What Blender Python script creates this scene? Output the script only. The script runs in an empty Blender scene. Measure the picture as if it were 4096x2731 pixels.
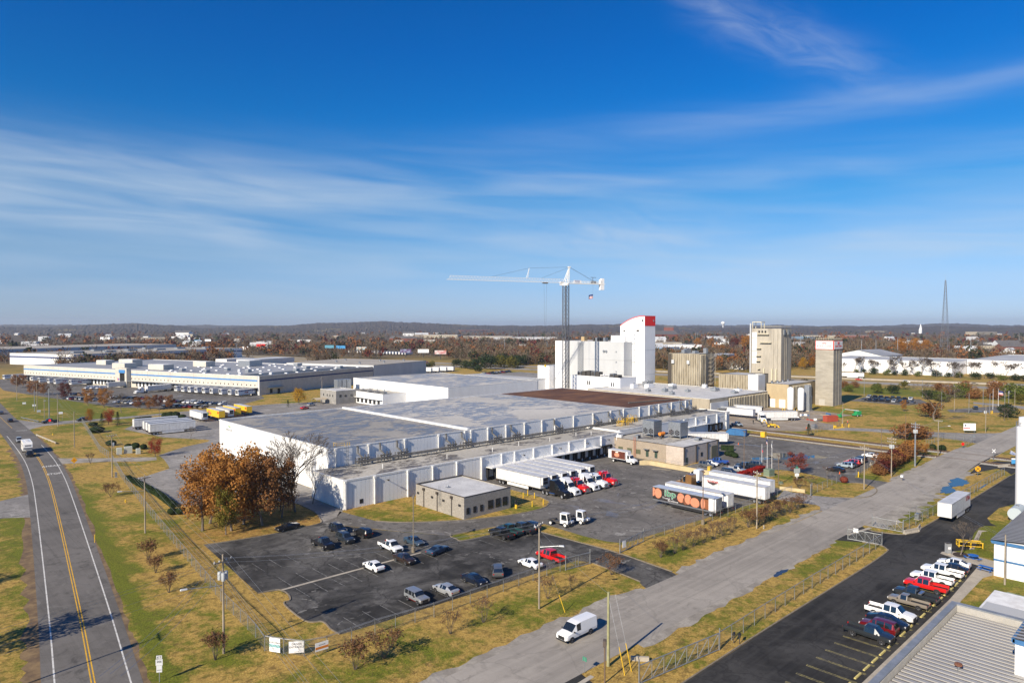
import bpy, math, random
import numpy as np
from mathutils import Vector, Matrix
R = math.radians
random.seed(7)
SC = bpy.context.scene
COL = SC.collection

# ------------------------------------------------------------------ camera
# World frame: x along the cold store's dock front, y into the site, origin at the dock corner, metres.
CAMPOS = (-76.7, -135.7, 41.0)
HEAD = R(43.4)                       # the camera looks 43.4 degrees clockwise from +y
cd = bpy.data.cameras.new('camera'); cam = bpy.data.objects.new('camera', cd); COL.objects.link(cam)
cd.sensor_width = 36; cd.lens = 24; cd.clip_start = 0.5; cd.clip_end = 30000
cam.location = CAMPOS; cam.rotation_euler = (R(90 - 1.317), 0, -HEAD)
SC.camera = cam

# ------------------------------------------------------------------ sky, sun, exposure
SUN_EL = R(31); SUN_TO = (-.987, -.158)          # horizontal direction towards the sun
SC.view_settings.view_transform = 'Standard'; SC.view_settings.look = 'None'
SC.view_settings.exposure = 0.5; SC.view_settings.gamma = 1
SC.cycles.max_bounces = 6; SC.cycles.transparent_max_bounces = 24; SC.cycles.volume_bounces = 0
SC.cycles.use_denoising = True
SC.cycles.sample_clamp_indirect = 4
world = bpy.data.worlds.new('World'); SC.world = world; world.use_nodes = True

class NT:
 """small helper for node trees"""
 def __init__(s, tree): s.t = tree; s.n = tree.nodes; s.l = tree.links
 def new(s, typ, **kw):
  n = s.n.new(typ)
  for k, v in kw.items(): setattr(n, k, v)
  return n
 def put(s, sock, val):
  if val is None: return
  if isinstance(val, bpy.types.NodeSocket): s.l.new(val, sock)
  else: sock.default_value = val
 def m(s, op, a, b=None, c=None, clamp=False):
  n = s.n.new('ShaderNodeMath'); n.operation = op; n.use_clamp = clamp
  s.put(n.inputs[0], a); s.put(n.inputs[1], b); s.put(n.inputs[2], c)
  return n.outputs[0]
 def vm(s, op, a, b=None):
  n = s.n.new('ShaderNodeVectorMath'); n.operation = op
  s.put(n.inputs[0], a); s.put(n.inputs[1], b); return n.outputs[0]
 def noise(s, vec, scale, detail=4, rough=.55, dist=0, out=0):
  n = s.n.new('ShaderNodeTexNoise'); s.put(n.inputs['Vector'], vec)
  n.inputs['Scale'].default_value = scale; n.inputs['Detail'].default_value = detail
  n.inputs['Roughness'].default_value = rough; n.inputs['Distortion'].default_value = dist
  return n.outputs[out]
 def vor(s, vec, scale, feature='F1', out='Distance', rnd=1):
  n = s.n.new('ShaderNodeTexVoronoi'); n.feature = feature; s.put(n.inputs['Vector'], vec)
  n.inputs['Scale'].default_value = scale; n.inputs['Randomness'].default_value = rnd
  return n.outputs[out]
 def ramp(s, f, lo, hi, a=0., b=1.):
  n = s.n.new('ShaderNodeMapRange'); n.interpolation_type = 'SMOOTHSTEP'; s.put(n.inputs[0], f)
  n.inputs[1].default_value = lo; n.inputs[2].default_value = hi
  n.inputs[3].default_value = a; n.inputs[4].default_value = b; return n.outputs[0]
 def mix(s, f, a, b, mode='MIX'):
  n = s.n.new('ShaderNodeMix'); n.data_type = 'RGBA'; n.blend_type = mode
  s.put(n.inputs[0], f);
  for k, v in ((6, a), (7, b)):
   if isinstance(v, (tuple, list)) and len(v) == 3: v = (*v, 1)
   s.put(n.inputs[k], v)
  return n.outputs[2]
 def mapping(s, vec, scale=(1, 1, 1), rot=(0, 0, 0), loc=(0, 0, 0)):
  n = s.n.new('ShaderNodeMapping'); s.put(n.inputs[0], vec)
  n.inputs[1].default_value = loc; n.inputs[2].default_value = rot; n.inputs[3].default_value = scale
  return n.outputs[0]
 def sep(s, vec):
  n = s.n.new('ShaderNodeSeparateXYZ'); s.put(n.inputs[0], vec); return n.outputs
 def comb(s, x, y, z):
  n = s.n.new('ShaderNodeCombineXYZ')
  for k, v in enumerate((x, y, z)): s.put(n.inputs[k], v)
  return n.outputs[0]
 def bump(s, h, strength, dist=.05):
  n = s.n.new('ShaderNodeBump'); s.put(n.inputs['Height'], h)
  n.inputs['Strength'].default_value = strength; n.inputs['Distance'].default_value = dist; return n.outputs[0]

def build_world():
 T = NT(world.node_tree); T.n.clear()
 out = T.new('ShaderNodeOutputWorld'); bg = T.new('ShaderNodeBackground')
 sky = T.new('ShaderNodeTexSky'); sky.sky_type = 'NISHITA'; sky.sun_disc = False
 sky.sun_elevation = SUN_EL; sky.sun_rotation = math.atan2(SUN_TO[0], SUN_TO[1])
 sky.altitude = 200; sky.air_density = 1.0; sky.dust_density = 0.35; sky.ozone_density = 1.6
 # the clear sky's colour, deepened with height as in the photograph
 d = T.new('ShaderNodeTexCoord').outputs['Generated']
 x, y, z = T.sep(d); el = T.m('ARCSINE', z)
 cr = T.new('ShaderNodeValToRGB'); e_ = cr.color_ramp.elements
 for k, (p, c) in enumerate(((0, (.50, .68, 1.24)), (.02, (.47, .65, 1.18)), (.076, (.43, .60, 1.05)), (.19, (.39, .61, .92)), (.36, (.15, .57, .92)), (.56, (.03, .50, 1.0)), (.75, (.012, .45, 1.03)), (1, (.01, .42, 1.0)))):
  q = e_[k] if k < 2 else e_.new(p); q.position = p; q.color = (*c, 1)
 T.l.new(T.m('MULTIPLY', el, 2.), cr.inputs[0])
 skyc = T.mix(1., sky.outputs[0], cr.outputs[0], 'MULTIPLY')
 # cirrus: streaks in azimuth (a, from the view heading) and elevation (e), both in radians
 az = T.m('SUBTRACT', T.m('ARCTAN2', x, y), HEAD)
 fine = T.noise(T.comb(T.m('MULTIPLY', az, 3.2), T.m('ADD', T.m('MULTIPLY', el, 30), T.m('MULTIPLY', az, 1.5)), 0.3), 1.3, 5, .45, .4)
 wisp = T.noise(T.comb(T.m('MULTIPLY', az, 9), T.m('ADD', T.m('MULTIPLY', el, 26), T.m('MULTIPLY', az, 7)), 4.1), 1.4, 6, .55, 1.0)
 big = T.noise(T.comb(T.m('MULTIPLY', az, 1.1), T.m('MULTIPLY', el, 9), 7.7), 1.3, 3, .5)
 tot = None
 # (elevation at a=0, slope, half thickness, azimuth centre, azimuth half width, strength, texture)
 for e0, sl, th, ac, aw, st, tx in ((.205, .01, .04, -.5, .7, .8, fine), (.145, -.01, .05, -.66, .5, 1.1, fine), (.268, .03, .02, .45, .42, .65, fine),
                                       (.20, .0, .028, .45, .6, .55, fine), (.561, -.51, .03, .37, .13, .8, wisp), (.12, .0, .05, .05, 1.2, .55, fine),
                                       (.05, 0, .03, -.45, .4, .45, fine), (.085, 0, .05, .6, .6, .8, fine), (.13, .02, .03, .16, .14, .55, wisp)):
  u = T.m('DIVIDE', T.m('SUBTRACT', T.m('SUBTRACT', el, e0), T.m('MULTIPLY', az, sl)), th)
  v = T.m('DIVIDE', T.m('SUBTRACT', az, ac), aw)
  g = T.m('EXPONENT', T.m('MULTIPLY', T.m('ADD', T.m('MULTIPLY', u, u), T.m('POWER', T.m('ABSOLUTE', v), 3.)), -1.))
  c = T.m('MULTIPLY', T.m('MULTIPLY', g, st), T.ramp(tx, .12, .95))
  tot = c if tot is None else T.m('ADD', tot, c)
 gen = T.m('MULTIPLY', T.ramp(big, .56, .8), T.ramp(fine, .45, .8))      # thin cirrus over the rest of the sky
 gen = T.m('MULTIPLY', gen, T.ramp(T.m('ABSOLUTE', az), .7, 1.0, 0, .5))
 tot = T.m('ADD', tot, gen, clamp=True)
 tot = T.m('MULTIPLY', tot, .52)
 col = T.mix(tot, skyc, (5.2, 5.9, 6.8))
 T.l.new(col, bg.inputs[0]); bg.inputs[1].default_value = 0.085
 T.l.new(bg.outputs[0], out.inputs[0])
build_world()

sl = bpy.data.lights.new('sun', 'SUN'); sl.energy = 5.0; sl.angle = R(.53); sl.color = (1, .885, .71)
sun = bpy.data.objects.new('sun', sl); COL.objects.link(sun)
_d = Vector((-SUN_TO[0] * math.cos(SUN_EL), -SUN_TO[1] * math.cos(SUN_EL), -math.sin(SUN_EL)))
sun.rotation_euler = _d.to_track_quat('-Z', 'Y').to_euler(); sun.location = (-200, -60, 150)

# ------------------------------------------------------------------ mesh helpers
class MB:
 """collects geometry for ONE mesh"""
 def __init__(s): s.v = []; s.f = []; s.m = []
 def add(s, vs, fs, mi=0):
  n = len(s.v); s.v += [tuple(p) for p in vs]; s.f += [tuple(i + n for i in f) for f in fs]; s.m += [mi] * len(fs); return s
 def box(s, x0, y0, z0, x1, y1, z1, mi=0):
  if x0 > x1: x0, x1 = x1, x0
  if y0 > y1: y0, y1 = y1, y0
  if z0 > z1: z0, z1 = z1, z0
  return s.add([(x0, y0, z0), (x1, y0, z0), (x1, y1, z0), (x0, y1, z0), (x0, y0, z1), (x1, y0, z1), (x1, y1, z1), (x0, y1, z1)],
              [(0, 3, 2, 1), (4, 5, 6, 7), (0, 1, 5, 4), (1, 2, 6, 5), (2, 3, 7, 6), (3, 0, 4, 7)], mi)
 def prism(s, poly, z0, z1, mi=0, top=None):
  n = len(poly)
  s.add([(x, y, z0) for x, y in poly] + [(x, y, z1) for x, y in poly],
              [(i, (i + 1) % n, n + (i + 1) % n, n + i) for i in range(n)] + [tuple(range(n))[::-1]], mi)
  k = len(s.v); s.f.append(tuple(range(k - n, k))); s.m.append(mi if top is None else top); return s
 def extr(s, prof, axis, a0, a1, mi=0):
  """extrude a 2-D profile along x or y; profile = (u, z)"""
  n = len(prof)
  P = (lambda a, u, z: (a, u, z)) if axis == 'x' else (lambda a, u, z: (u, a, z))
  return s.add([P(a0, u, z) for u, z in prof] + [P(a1, u, z) for u, z in prof],
              [(i, (i + 1) % n, n + (i + 1) % n, n + i) for i in range(n)] + [tuple(range(n))[::-1], tuple(range(n, 2 * n))], mi)
 def tube(s, p, q, r0, r1=None, n=6, mi=0, caps=True):
  p = Vector(p); q = Vector(q); r1 = r0 if r1 is None else r1
  d = (q - p)
  if d.length < 1e-6: return s
  d.normalize(); a = d.cross(Vector((0, 0, 1)) if abs(d.z) < .95 else Vector((1, 0, 0))).normalized(); b = d.cross(a)
  vs = []
  for c, r in ((p, r0), (q, r1)):
   for i in range(n):
    t = 2 * math.pi * i / n; vs.append(c + a * (r * math.cos(t)) + b * (r * math.sin(t)))
  fs = [(i, (i + 1) % n, n + (i + 1) % n, n + i) for i in range(n)]
  if caps: fs += [tuple(range(n))[::-1], tuple(range(n, 2 * n))]
  return s.add(vs, fs, mi)
 def lathe(s, prof, n=16, mi=0, c=(0, 0)):
  k = len(prof); vs = [(c[0] + r * math.cos(2 * math.pi * i / n), c[1] + r * math.sin(2 * math.pi * i / n), z) for r, z in prof for i in range(n)]
  fs = [(j * n + i, j * n + (i + 1) % n, (j + 1) * n + (i + 1) % n, (j + 1) * n + i) for j in range(k - 1) for i in range(n)]
  fs += [tuple(range((k - 1) * n, k * n))]
  return s.add(vs, fs, mi)
 def quad(s, a, b, c, d, mi=0): return s.add([a, b, c, d], [(0, 1, 2, 3)], mi)
 def mesh(s, name, mats, smooth=0):
  me = bpy.data.meshes.new(name); me.from_pydata(s.v, [], s.f)
  if not isinstance(mats, (list, tuple)): mats = [mats]
  for m in mats: me.materials.append(m)
  if any(s.m): me.polygons.foreach_set('material_index', s.m)
  if smooth:
   me.polygons.foreach_set('use_smooth', [True] * len(s.f)); me.set_sharp_from_angle(angle=R(smooth))
  me.update(); return me
 def obj(s, name, mats, parent=None, loc=(0, 0, 0), rz=0, smooth=0):
  return mobj(name, s.mesh(name, mats, smooth), parent, loc, rz)

def mobj(name, me, parent=None, loc=(0, 0, 0), rz=0):
 o = bpy.data.objects.new(name, me); COL.objects.link(o)
 o.location = loc; o.rotation_euler = (0, 0, rz) if not isinstance(rz, tuple) else rz
 if parent: o.parent = parent
 return o
def tag(o, label=None, cat=None, group=None, kind=None):
 if label: o['label'] = label
 if cat: o['category'] = cat
 if group: o['group'] = group
 if kind: o['kind'] = kind
 return o
def thing(name, label, cat, loc=(0, 0, 0), rz=0, group=None):
 o = bpy.data.objects.new(name, None); COL.objects.link(o); o.empty_display_size = .3
 o.location = loc; o.rotation_euler = (0, 0, rz); return tag(o, label, cat, group)
def spawn(kit, name, label, cat, loc, rz=0, group=None, paint=None, sc=1):
 """one thing from a kit: a list of (part name, mesh, offset, rotation, painted, sub-parts)"""
 e = thing(name, label, cat, loc, rz, group)
 if sc != 1: e.scale = (sc, sc, sc) if not isinstance(sc, tuple) else sc
 def rec(items, par):
  for n, me, off, rot, pf, subs in items:
   o = mobj(n, me, par, off, rot)
   if pf and paint:
    o.material_slots[0].link = 'OBJECT'; o.material_slots[0].material = paint
   rec(subs, o)
 rec(kit, e); return e
def K(n, me, off=(0, 0, 0), rot=0, pf=False, subs=()): return (n, me, off, rot, pf, list(subs))
azim = lambda p: math.atan2(p[0] - CAMPOS[0], p[1] - CAMPOS[1])          # left to right as seen from the camera
ORD = 'first second third fourth fifth sixth seventh eighth ninth tenth eleventh twelfth thirteenth fourteenth fifteenth sixteenth seventeenth eighteenth nineteenth twentieth twenty-first twenty-second twenty-third twenty-fourth twenty-fifth twenty-sixth twenty-seventh'.split()

# ------------------------------------------------------------------ materials
MAT = {}
def pm(name, c, c2=None, sc=1.0, rough=.75, metal=0, bump=0, lo=.35, hi=.65, coat=0, detail=5, stretch=(1, 1, 1), spec=.4, emit=0, space='pos', fine=0):
 """principled material; c2 mixes in through noise"""
 if name in MAT: return MAT[name]
 m = bpy.data.materials.new(name); m.use_nodes = True; MAT[name] = m
 T = NT(m.node_tree); b = T.n['Principled BSDF']
 b.inputs['Roughness'].default_value = rough; b.inputs['Metallic'].default_value = metal
 b.inputs['Specular IOR Level'].default_value = spec
 if coat: b.inputs['Coat Weight'].default_value = coat; b.inputs['Coat Roughness'].default_value = .06
 m.diffuse_color = (*c, 1)
 vec = T.new('ShaderNodeNewGeometry').outputs['Position'] if space == 'pos' else T.new('ShaderNodeTexCoord').outputs['Object']
 if stretch != (1, 1, 1): vec = T.mapping(vec, stretch)
 if c2 is not None:
  f = T.noise(vec, sc, detail, .6)
  col = T.mix(T.ramp(f, lo, hi), c, c2)
  if fine:
   g = T.noise(vec, fine, 3, .7); col = T.mix(T.ramp(g, .3, .7, 0, .35), col, tuple(k * .55 for k in c))
  T.l.new(col, b.inputs['Base Color'])
  if bump: T.l.new(T.bump(f, bump), b.inputs['Normal'])
 else: b.inputs['Base Color'].default_value = (*c, 1)
 if emit:
  b.inputs['Emission Color'].default_value = (*c, 1); b.inputs['Emission Strength'].default_value = emit
 return m

# ------------------------------------------------------------------ ground materials
def ground_mat(name, build):
 m = bpy.data.materials.new(name); m.use_nodes = True; MAT[name] = m
 T = NT(m.node_tree); b = T.n['Principled BSDF']; b.inputs['Specular IOR Level'].default_value = .25
 pos = T.new('ShaderNodeNewGeometry').outputs['Position']
 build(T, b, pos); return m
def blob(T, pos, cx, cy, rx, ry, rot=0):
 x, y, z = T.sep(T.mapping(pos, (1 / rx, 1 / ry, 1), (0, 0, 0), (-cx / rx, -cy / ry, 0)) if not rot else T.mapping(T.mapping(T.vm('SUBTRACT', pos, (cx, cy, 0)), (1, 1, 1), (0, 0, rot)), (1 / rx, 1 / ry, 1)))
 return T.m('EXPONENT', T.m('MULTIPLY', T.m('ADD', T.m('MULTIPLY', x, x), T.m('MULTIPLY', y, y)), -1.))
def _grass(T, b, pos):
 n1 = T.noise(pos, .022, 4, .55, .3); n2 = T.noise(pos, .13, 5, .62, .6); n3 = T.noise(pos, .9, 5, .7); n4 = T.noise(pos, 4.5, 4, .75)
 green = T.m('ADD', T.m('MULTIPLY', n1, .5), T.m('ADD', T.m('MULTIPLY', n2, .8), T.m('MULTIPLY', n3, .4)))
 for cx, cy, rx, ry, rot, s in ((-47.0, -8, .7, 55, R(6), .4), (-47.6, -10, 3.2, 60, R(6), .2), (-41, 60, 5, 45, R(7), .13), (-5, 262, 22, 70, 0, .26), (-25, -66.5, 22, 3.6, 0, .13), (0, -69.5, 14, 2.6, 0, .2),
                              (28, -68, 10, 5, 0, .10), (45, -87, 24, 2.0, 0, .16), (86, -88, 18, 3, 0, .16), (82, -103, 12, 5, 0, .3), (150, -70, 22, 4, 0, .17), (-9, -62, 7, 3, 0, .13),
                              (-63, -60, 3, 60, R(6), .16), (-55, 40, 6, 70, R(6), .13), (270, -10, 25, 14, 0, .12), (390, 20, 30, 60, R(10), .22), (3, -14, 5, 9, 0, .1), (44, -117, 18, 8, 0, .1), (-44, -44, 4, 12, 0, .1)):
  green = T.m('ADD', green, T.m('MULTIPLY', blob(T, pos, cx, cy, rx, ry, rot), s))
 g = T.ramp(green, .80, 1.02)
 straw = T.mix(T.ramp(n4, .34, .68), (.34, .205, .042), (.60, .41, .115))
 straw = T.mix(T.ramp(n3, .46, .66, 0, .75), straw, (.16, .095, .03))
 grn = T.mix(T.ramp(n4, .34, .68), (.085, .10, .006), (.22, .235, .02))
 col = T.mix(g, straw, grn)
 x, y, z = T.sep(pos)                                         # mowing passes: bands a mower's width apart
 mow = T.m('SINE', T.m('ADD', T.m('MULTIPLY', x, 1.9), T.m('ADD', T.m('MULTIPLY', y, .35), T.m('MULTIPLY', n2, 2.5))))
 col = T.mix(T.ramp(mow, .2, 1, 0, .26), col, T.mix(.5, col, (.05, .045, .015)))
 tuft = T.noise(pos, 1.7, 3, .6); col = T.mix(T.ramp(tuft, .46, .66, 0, .5), col, T.mix(.55, col, (.03, .025, .003))); col = T.mix(T.ramp(T.noise(pos, .5, 4, .7, 1), .56, .7, 0, .5), col, (.12, .075, .03))
 lit = T.m('MULTIPLY', blob(T, pos, -16, 1, 18, 9), T.ramp(T.noise(pos, 2.2, 4, .8), .42, .56))  # fallen oak leaves
 col = T.mix(T.m('MULTIPLY', lit, .8), col, (.20, .075, .022))
 far = T.m('SUBTRACT', T.vm('LENGTH', pos), 0) if False else T.new('ShaderNodeVectorMath', operation='LENGTH')
 T.l.new(pos, far.inputs[0])
 wood = T.ramp(far.outputs['Value'], 480, 900)                # woodland floor away from the mown ground
 col = T.mix(wood, col, T.mix(T.ramp(T.noise(pos, .012, 5, .7), .35, .65), (.065, .048, .032), (.13, .095, .05)))
 T.l.new(col, b.inputs['Base Color']); b.inputs['Roughness'].default_value = .95
 T.l.new(T.bump(n4, .9, .14), b.inputs['Normal'])
M_GRASS = ground_mat('mown winter grass', _grass)

def asphalt(name, base, stain=.5, crack=1, dirx=None, wet=0, patch=.05, tone=(1, .98, .96)):
 def f(T, b, pos):
  n1 = T.noise(pos, patch, 5, .65, .8); n2 = T.noise(pos, .35, 5, .7, .5); n3 = T.noise(pos, 9, 3, .8)
  c0 = tuple(base * k for k in tone); c1 = tuple(base * k * 1.6 for k in tone); cd_ = tuple(base * k * (1 - stain) for k in tone)
  col = T.mix(T.ramp(n1, .36, .64), cd_ if stain > .62 else c0, c1); col = T.mix(T.ramp(T.noise(T.mapping(pos, (.5, .12, 1)), .5, 5, .7), .4, .7, 0, .4), col, c0)
  dk = T.m('MULTIPLY', T.ramp(n2, .52, .66), T.ramp(T.noise(pos, .045, 4, .6), .44, .6))
  col = T.mix(T.m('MULTIPLY', dk, .95), col, cd_)
  md = T.noise(pos, .16, 6, .72, .6); col = T.mix(T.ramp(md, .5, .66, 0, .2 if dirx is not None and base > .1 else .6), col, tuple(base * k * 2.0 for k in tone)); col = T.mix(T.ramp(T.noise(pos, .85, 4, .7), .52, .68, 0, .2 if dirx is not None and base > .1 else .55), col, cd_)
  lt = T.m('MULTIPLY', T.ramp(T.noise(pos, .3, 4, .6, 1.5), .60, .64), T.ramp(T.noise(pos, .04, 2), .45, .56))
  col = T.mix(T.m('MULTIPLY', lt, .15 if dirx is not None else .6), col, tuple(min(.42, base * 3.2) * k for k in (1, .96, .88)))
  col = T.mix(T.ramp(n3, .25, .75, 0, .3), col, cd_)
  if dirx is not None:                                     # worn wheel paths along the lane
   st = T.noise(T.mapping(pos, (.012, 1.1, 1) if dirx else (1.1, .012, 1)), 1, 4, .6)
   col = T.mix(T.ramp(st, .35, .7, 0, .5), col, tuple(base * k * 1.5 for k in tone))
   st2 = T.noise(T.mapping(pos, (.02, 2.3, 1) if dirx else (2.3, .02, 1), loc=(3, 3, 0)), 1, 4, .6)
   col = T.mix(T.ramp(st2, .55, .75, 0, .45), col, cd_)
  if crack:
   w = T.vm('ADD', pos, T.vm('SCALE', T.noise(pos, .4, 3, .6, 0, 1)))
   w.node.inputs[1].links[0].from_node.inputs['Scale'].default_value = 2.2
   e = T.vor(w, .11, 'DISTANCE_TO_EDGE'); e2 = T.vor(w, .33, 'DISTANCE_TO_EDGE')
   ck = T.m('MAXIMUM', T.ramp(e, .0, .02, 1, 0), T.m('MULTIPLY', T.ramp(e2, 0, .018, 1, 0), T.ramp(T.noise(pos, .06, 2), .48, .55)))
   col = T.mix(T.m('MULTIPLY', ck, .65 * crack), col, cd_)
  T.l.new(col, b.inputs['Base Color']); b.inputs['Roughness'].default_value = .9
  if wet:
   T.l.new(T.ramp(T.m('MULTIPLY', T.ramp(T.noise(pos, .11, 4, .6, 1), .58, .63), T.ramp(T.noise(pos, .03, 2), .45, .6)), 0, 1, .88, .3), b.inputs['Roughness'])
  T.l.new(T.bump(n3, .35, .03), b.inputs['Normal'])
 return ground_mat(name, f)
M_LOT = asphalt('sealed black parking asphalt', .095, .78, 1, tone=(1, .955, .89), patch=.035)
M_LOT2 = asphalt('fresh black lot asphalt', .037, .66, .7, dirx=True, tone=(1, .965, .92), patch=.07)
M_YARD = asphalt('grey truck yard asphalt', .125, .62, .8, wet=1, tone=(1, .93, .84))
M_LANE = asphalt('pale lane asphalt', .21, .45, .7, tone=(1, .94, .87))
M_ROADR = asphalt('bleached service road asphalt', .25, .3, .5, dirx=True, tone=(1, .91, .79), patch=.02)
M_ROADL = asphalt('grey highway asphalt', .112, .4, .35, dirx=False, tone=(1, .93, .85))
M_HWY = asphalt('pale motorway concrete', .24, .3, 0, tone=(1, .96, .9))
M_GRAVEL = pm('crushed gravel', (.24, .215, .18), (.40, .365, .31), .3, .95, bump=.4, fine=2.5, detail=8)
M_DIRT = pm('graded dirt and gravel', (.25, .20, .145), (.36, .31, .25), .16, .95, bump=.3, fine=1.8, detail=7)
M_CONC = pm('pale concrete', (.46, .41, .33), (.36, .32, .26), .5, .85, bump=.1, fine=4)
M_KERB = pm('weathered kerb concrete', (.26, .215, .15), (.18, .15, .11), 1.2, .9, fine=6)
M_WHITE_LINE = pm('worn white road paint', (.62, .61, .57), (.36, .35, .33), 1.3, .8, lo=.45, hi=.7)
M_PALE_LINE = pm('faded stall paint', (.26, .255, .24), (.09, .09, .088), 1.4, .85, lo=.4, hi=.62)
M_YEL_LINE = pm('yellow centre line paint', (.75, .42, .02), (.55, .31, .03), 1.5, .8)
M_YEL_STALL = pm('faded yellow stall paint', (.42, .36, .13), (.16, .14, .08), 1.8, .85)
M_WATER = pm('standing puddle water', (.035, .04, .045), None, rough=.03, spec=.6)

def sheet(name, poly, z, mat, parent=None):
 mb = MB(); n = len(poly)
 mb.add([(x, y, z) for x, y in poly], [tuple(range(n))])
 o = mb.obj(name, mat, parent)
 if o.data.polygons[0].normal.z < 0: o.data.flip_normals()
 if not parent: tag(o, kind='structure')
 return o
def crom(pts, n=8):
 P = [Vector((*p, 0)) for p in pts]; P = [2 * P[0] - P[1]] + P + [2 * P[-1] - P[-2]]; o = []
 for i in range(1, len(P) - 2):
  a, b, c, d = P[i - 1:i + 3]
  for k in range(n):
   t = k / n; o.append(.5 * (2 * b + (c - a) * t + (2 * a - 5 * b + 4 * c - d) * t * t + (3 * b - 3 * c + d - a) * t ** 3))
 return o + [P[-2]]
def strip(name, line, o0, o1, z, mat, parent=None, z1=None):
 """ribbon between two offsets (to the right of the line)"""
 mb = MB(); L = len(line); vs = []
 for i, p in enumerate(line):
  d = (line[min(i + 1, L - 1)] - line[max(i - 1, 0)]).normalized(); r = Vector((d.y, -d.x, 0))
  for o in (o0, o1): q = p + r * o; vs.append((q.x, q.y, z))
 fs = [(2 * i, 2 * i + 1, 2 * i + 3, 2 * i + 2) for i in range(L - 1)]
 mb.add(vs, fs)
 if z1 is not None:
  k = len(vs); mb.add([(x, y, z1) for x, y, _ in vs], fs)
  for i in range(L - 1):
   for s in (0, 1): mb.f.append((2 * i + s, 2 * i + 2 + s, k + 2 * i + 2 + s, k + 2 * i + s)); mb.m.append(0)
  mb.f += [(0, 1, k + 1, k), (2 * L - 2, 2 * L - 1, k + 2 * L - 1, k + 2 * L - 2)]; mb.m += [0, 0]
 o = mb.obj(name, mat, parent)
 if z1 is None and o.data.polygons[0].normal.z < 0: o.data.flip_normals()
 if not parent: tag(o, kind='structure')
 return o
V2 = lambda pts: [Vector((*p, 0)) for p in pts]
def kerb(pts, w=.2, closed=False, smooth=True, mat=None):
 ln = crom(pts, 5) if smooth else V2(pts)
 return strip('kerb', ln, -w / 2, w / 2, 0, mat or M_KERB, None, .13)

# ground sheet to the horizon
def build_ground():
 mb = MB(); xs = [-14000, -4000, -1200, -400, -150, -60, 0, 60, 150, 300, 600, 1200, 2500, 5000, 9000, 14000]
 for i, a in enumerate(xs):
  for b in xs: mb.v.append((a, b, 0))
 n = len(xs)
 for i in range(n - 1):
  for j in range(n - 1): mb.f.append((i * n + j, (i + 1) * n + j, (i + 1) * n + j + 1, i * n + j + 1)); mb.m.append(0)
 tag(mb.obj('ground', M_GRASS), kind='structure')
build_ground()

# left road with its lines
LR = crom([(-78, -170), (-70, -120), (-63.9, -85), (-58.4, -46.3), (-54.3, -16.4), (-45.8, 49.4), (-41.3, 87.6), (-38.2, 125), (-35.4, 185), (-33.6, 244), (-31, 300), (-26, 420), (-20, 600)])
strip('left_road', LR, -4.9, 4.7, .012, M_ROADL)
near = LR[:64]
for o in (-3.62, 3.55): strip('road_edge_line', near if o < 0 else LR[:60], o - .09, o + .09, .018, M_WHITE_LINE)
for o in (-.17, .17): strip('road_centre_line', LR[:58], o - .07, o + .07, .018, M_YEL_LINE)
strip('road_centre_line', LR[66:92], -.07, .07, .018, M_YEL_LINE)
sheet('stop_line', [(-34.8, 190.2), (-31.6, 188.6), (-31.5, 189.3), (-34.8, 190.9)], .018, M_WHITE_LINE)
M_EARTH = pm('bare verge earth', (.13, .085, .05), (.26, .175, .085), .5, .95, fine=1.5, detail=8)
def rag_strip(line, o, w, z, mat, seed):
 g_ = random.Random(seed); a = []; b = []
 for i, p in enumerate(line[:-1]):
  for t in (0, .5):
   q = p.lerp(line[i + 1], t); d = (line[i + 1] - p).normalized(); r = Vector((d.y, -d.x, 0)); u = q + r * o; v = q + r * (o + w * g_.uniform(.3, 1.15)); a.append((u.x, u.y)); b.append((v.x, v.y))
 sheet('road_shoulder', a + b[::-1], z, mat)
rag_strip(LR[:64], 4.7, .8, .003, M_EARTH, 1); rag_strip(LR[:60], -4.9, -1.9, .003, M_EARTH, 2)
sheet('side_road', [(-33, 186), (-29, 193), (-24.5, 199), (0, 200.6), (34, 202.8), (60, 203), (84, 198), (98, 186), (106, 172), (113, 174), (108, 190), (98, 203), (82, 209), (60, 211), (0, 207), (-24, 212), (-29, 228), (-33, 235)], .008, M_LANE)
sheet('gravel_drive', [(-37, 118), (-37, 103.5), (-29, 100), (-23.5, 97), (-17, 91), (-12.8, 90), (-11.5, 95), (-16, 99), (-22.6, 103.5), (-31, 110.5)], .006, M_GRAVEL)
sheet('side_lane', [(-47.5, 66), (-55, 62), (-75, 52), (-90, 44), (-90, 36), (-72, 41), (-56, 44), (-50.5, 40)], .006, M_LANE)
sheet('lane', [(-3, 166), (6, 182), (20, 197), (34, 203), (60, 203.4), (84, 198.4), (98, 186), (113, 186), (125, 175), (125, 95), (4.4, 95), (4.4, 15.5), (-.2, 15.5), (-.2, -.2), (-4, -4), (-8.7, -5.8), (-7.2, -2.9), (-5.5, 3), (-5, 12), (-8, 20),
      (-13, 26), (-24.8, 27), (-25.3, 41), (-25.2, 56), (-26, 66.5), (-21.6, 68), (-14, 74), (-12.8, 79), (-10.8, 90), (-10, 98), (1, 108), (10.3, 113), (12.3, 116), (11.7, 118.5), (2.1, 134), (-1.7, 157)], .012, M_LANE)
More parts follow.
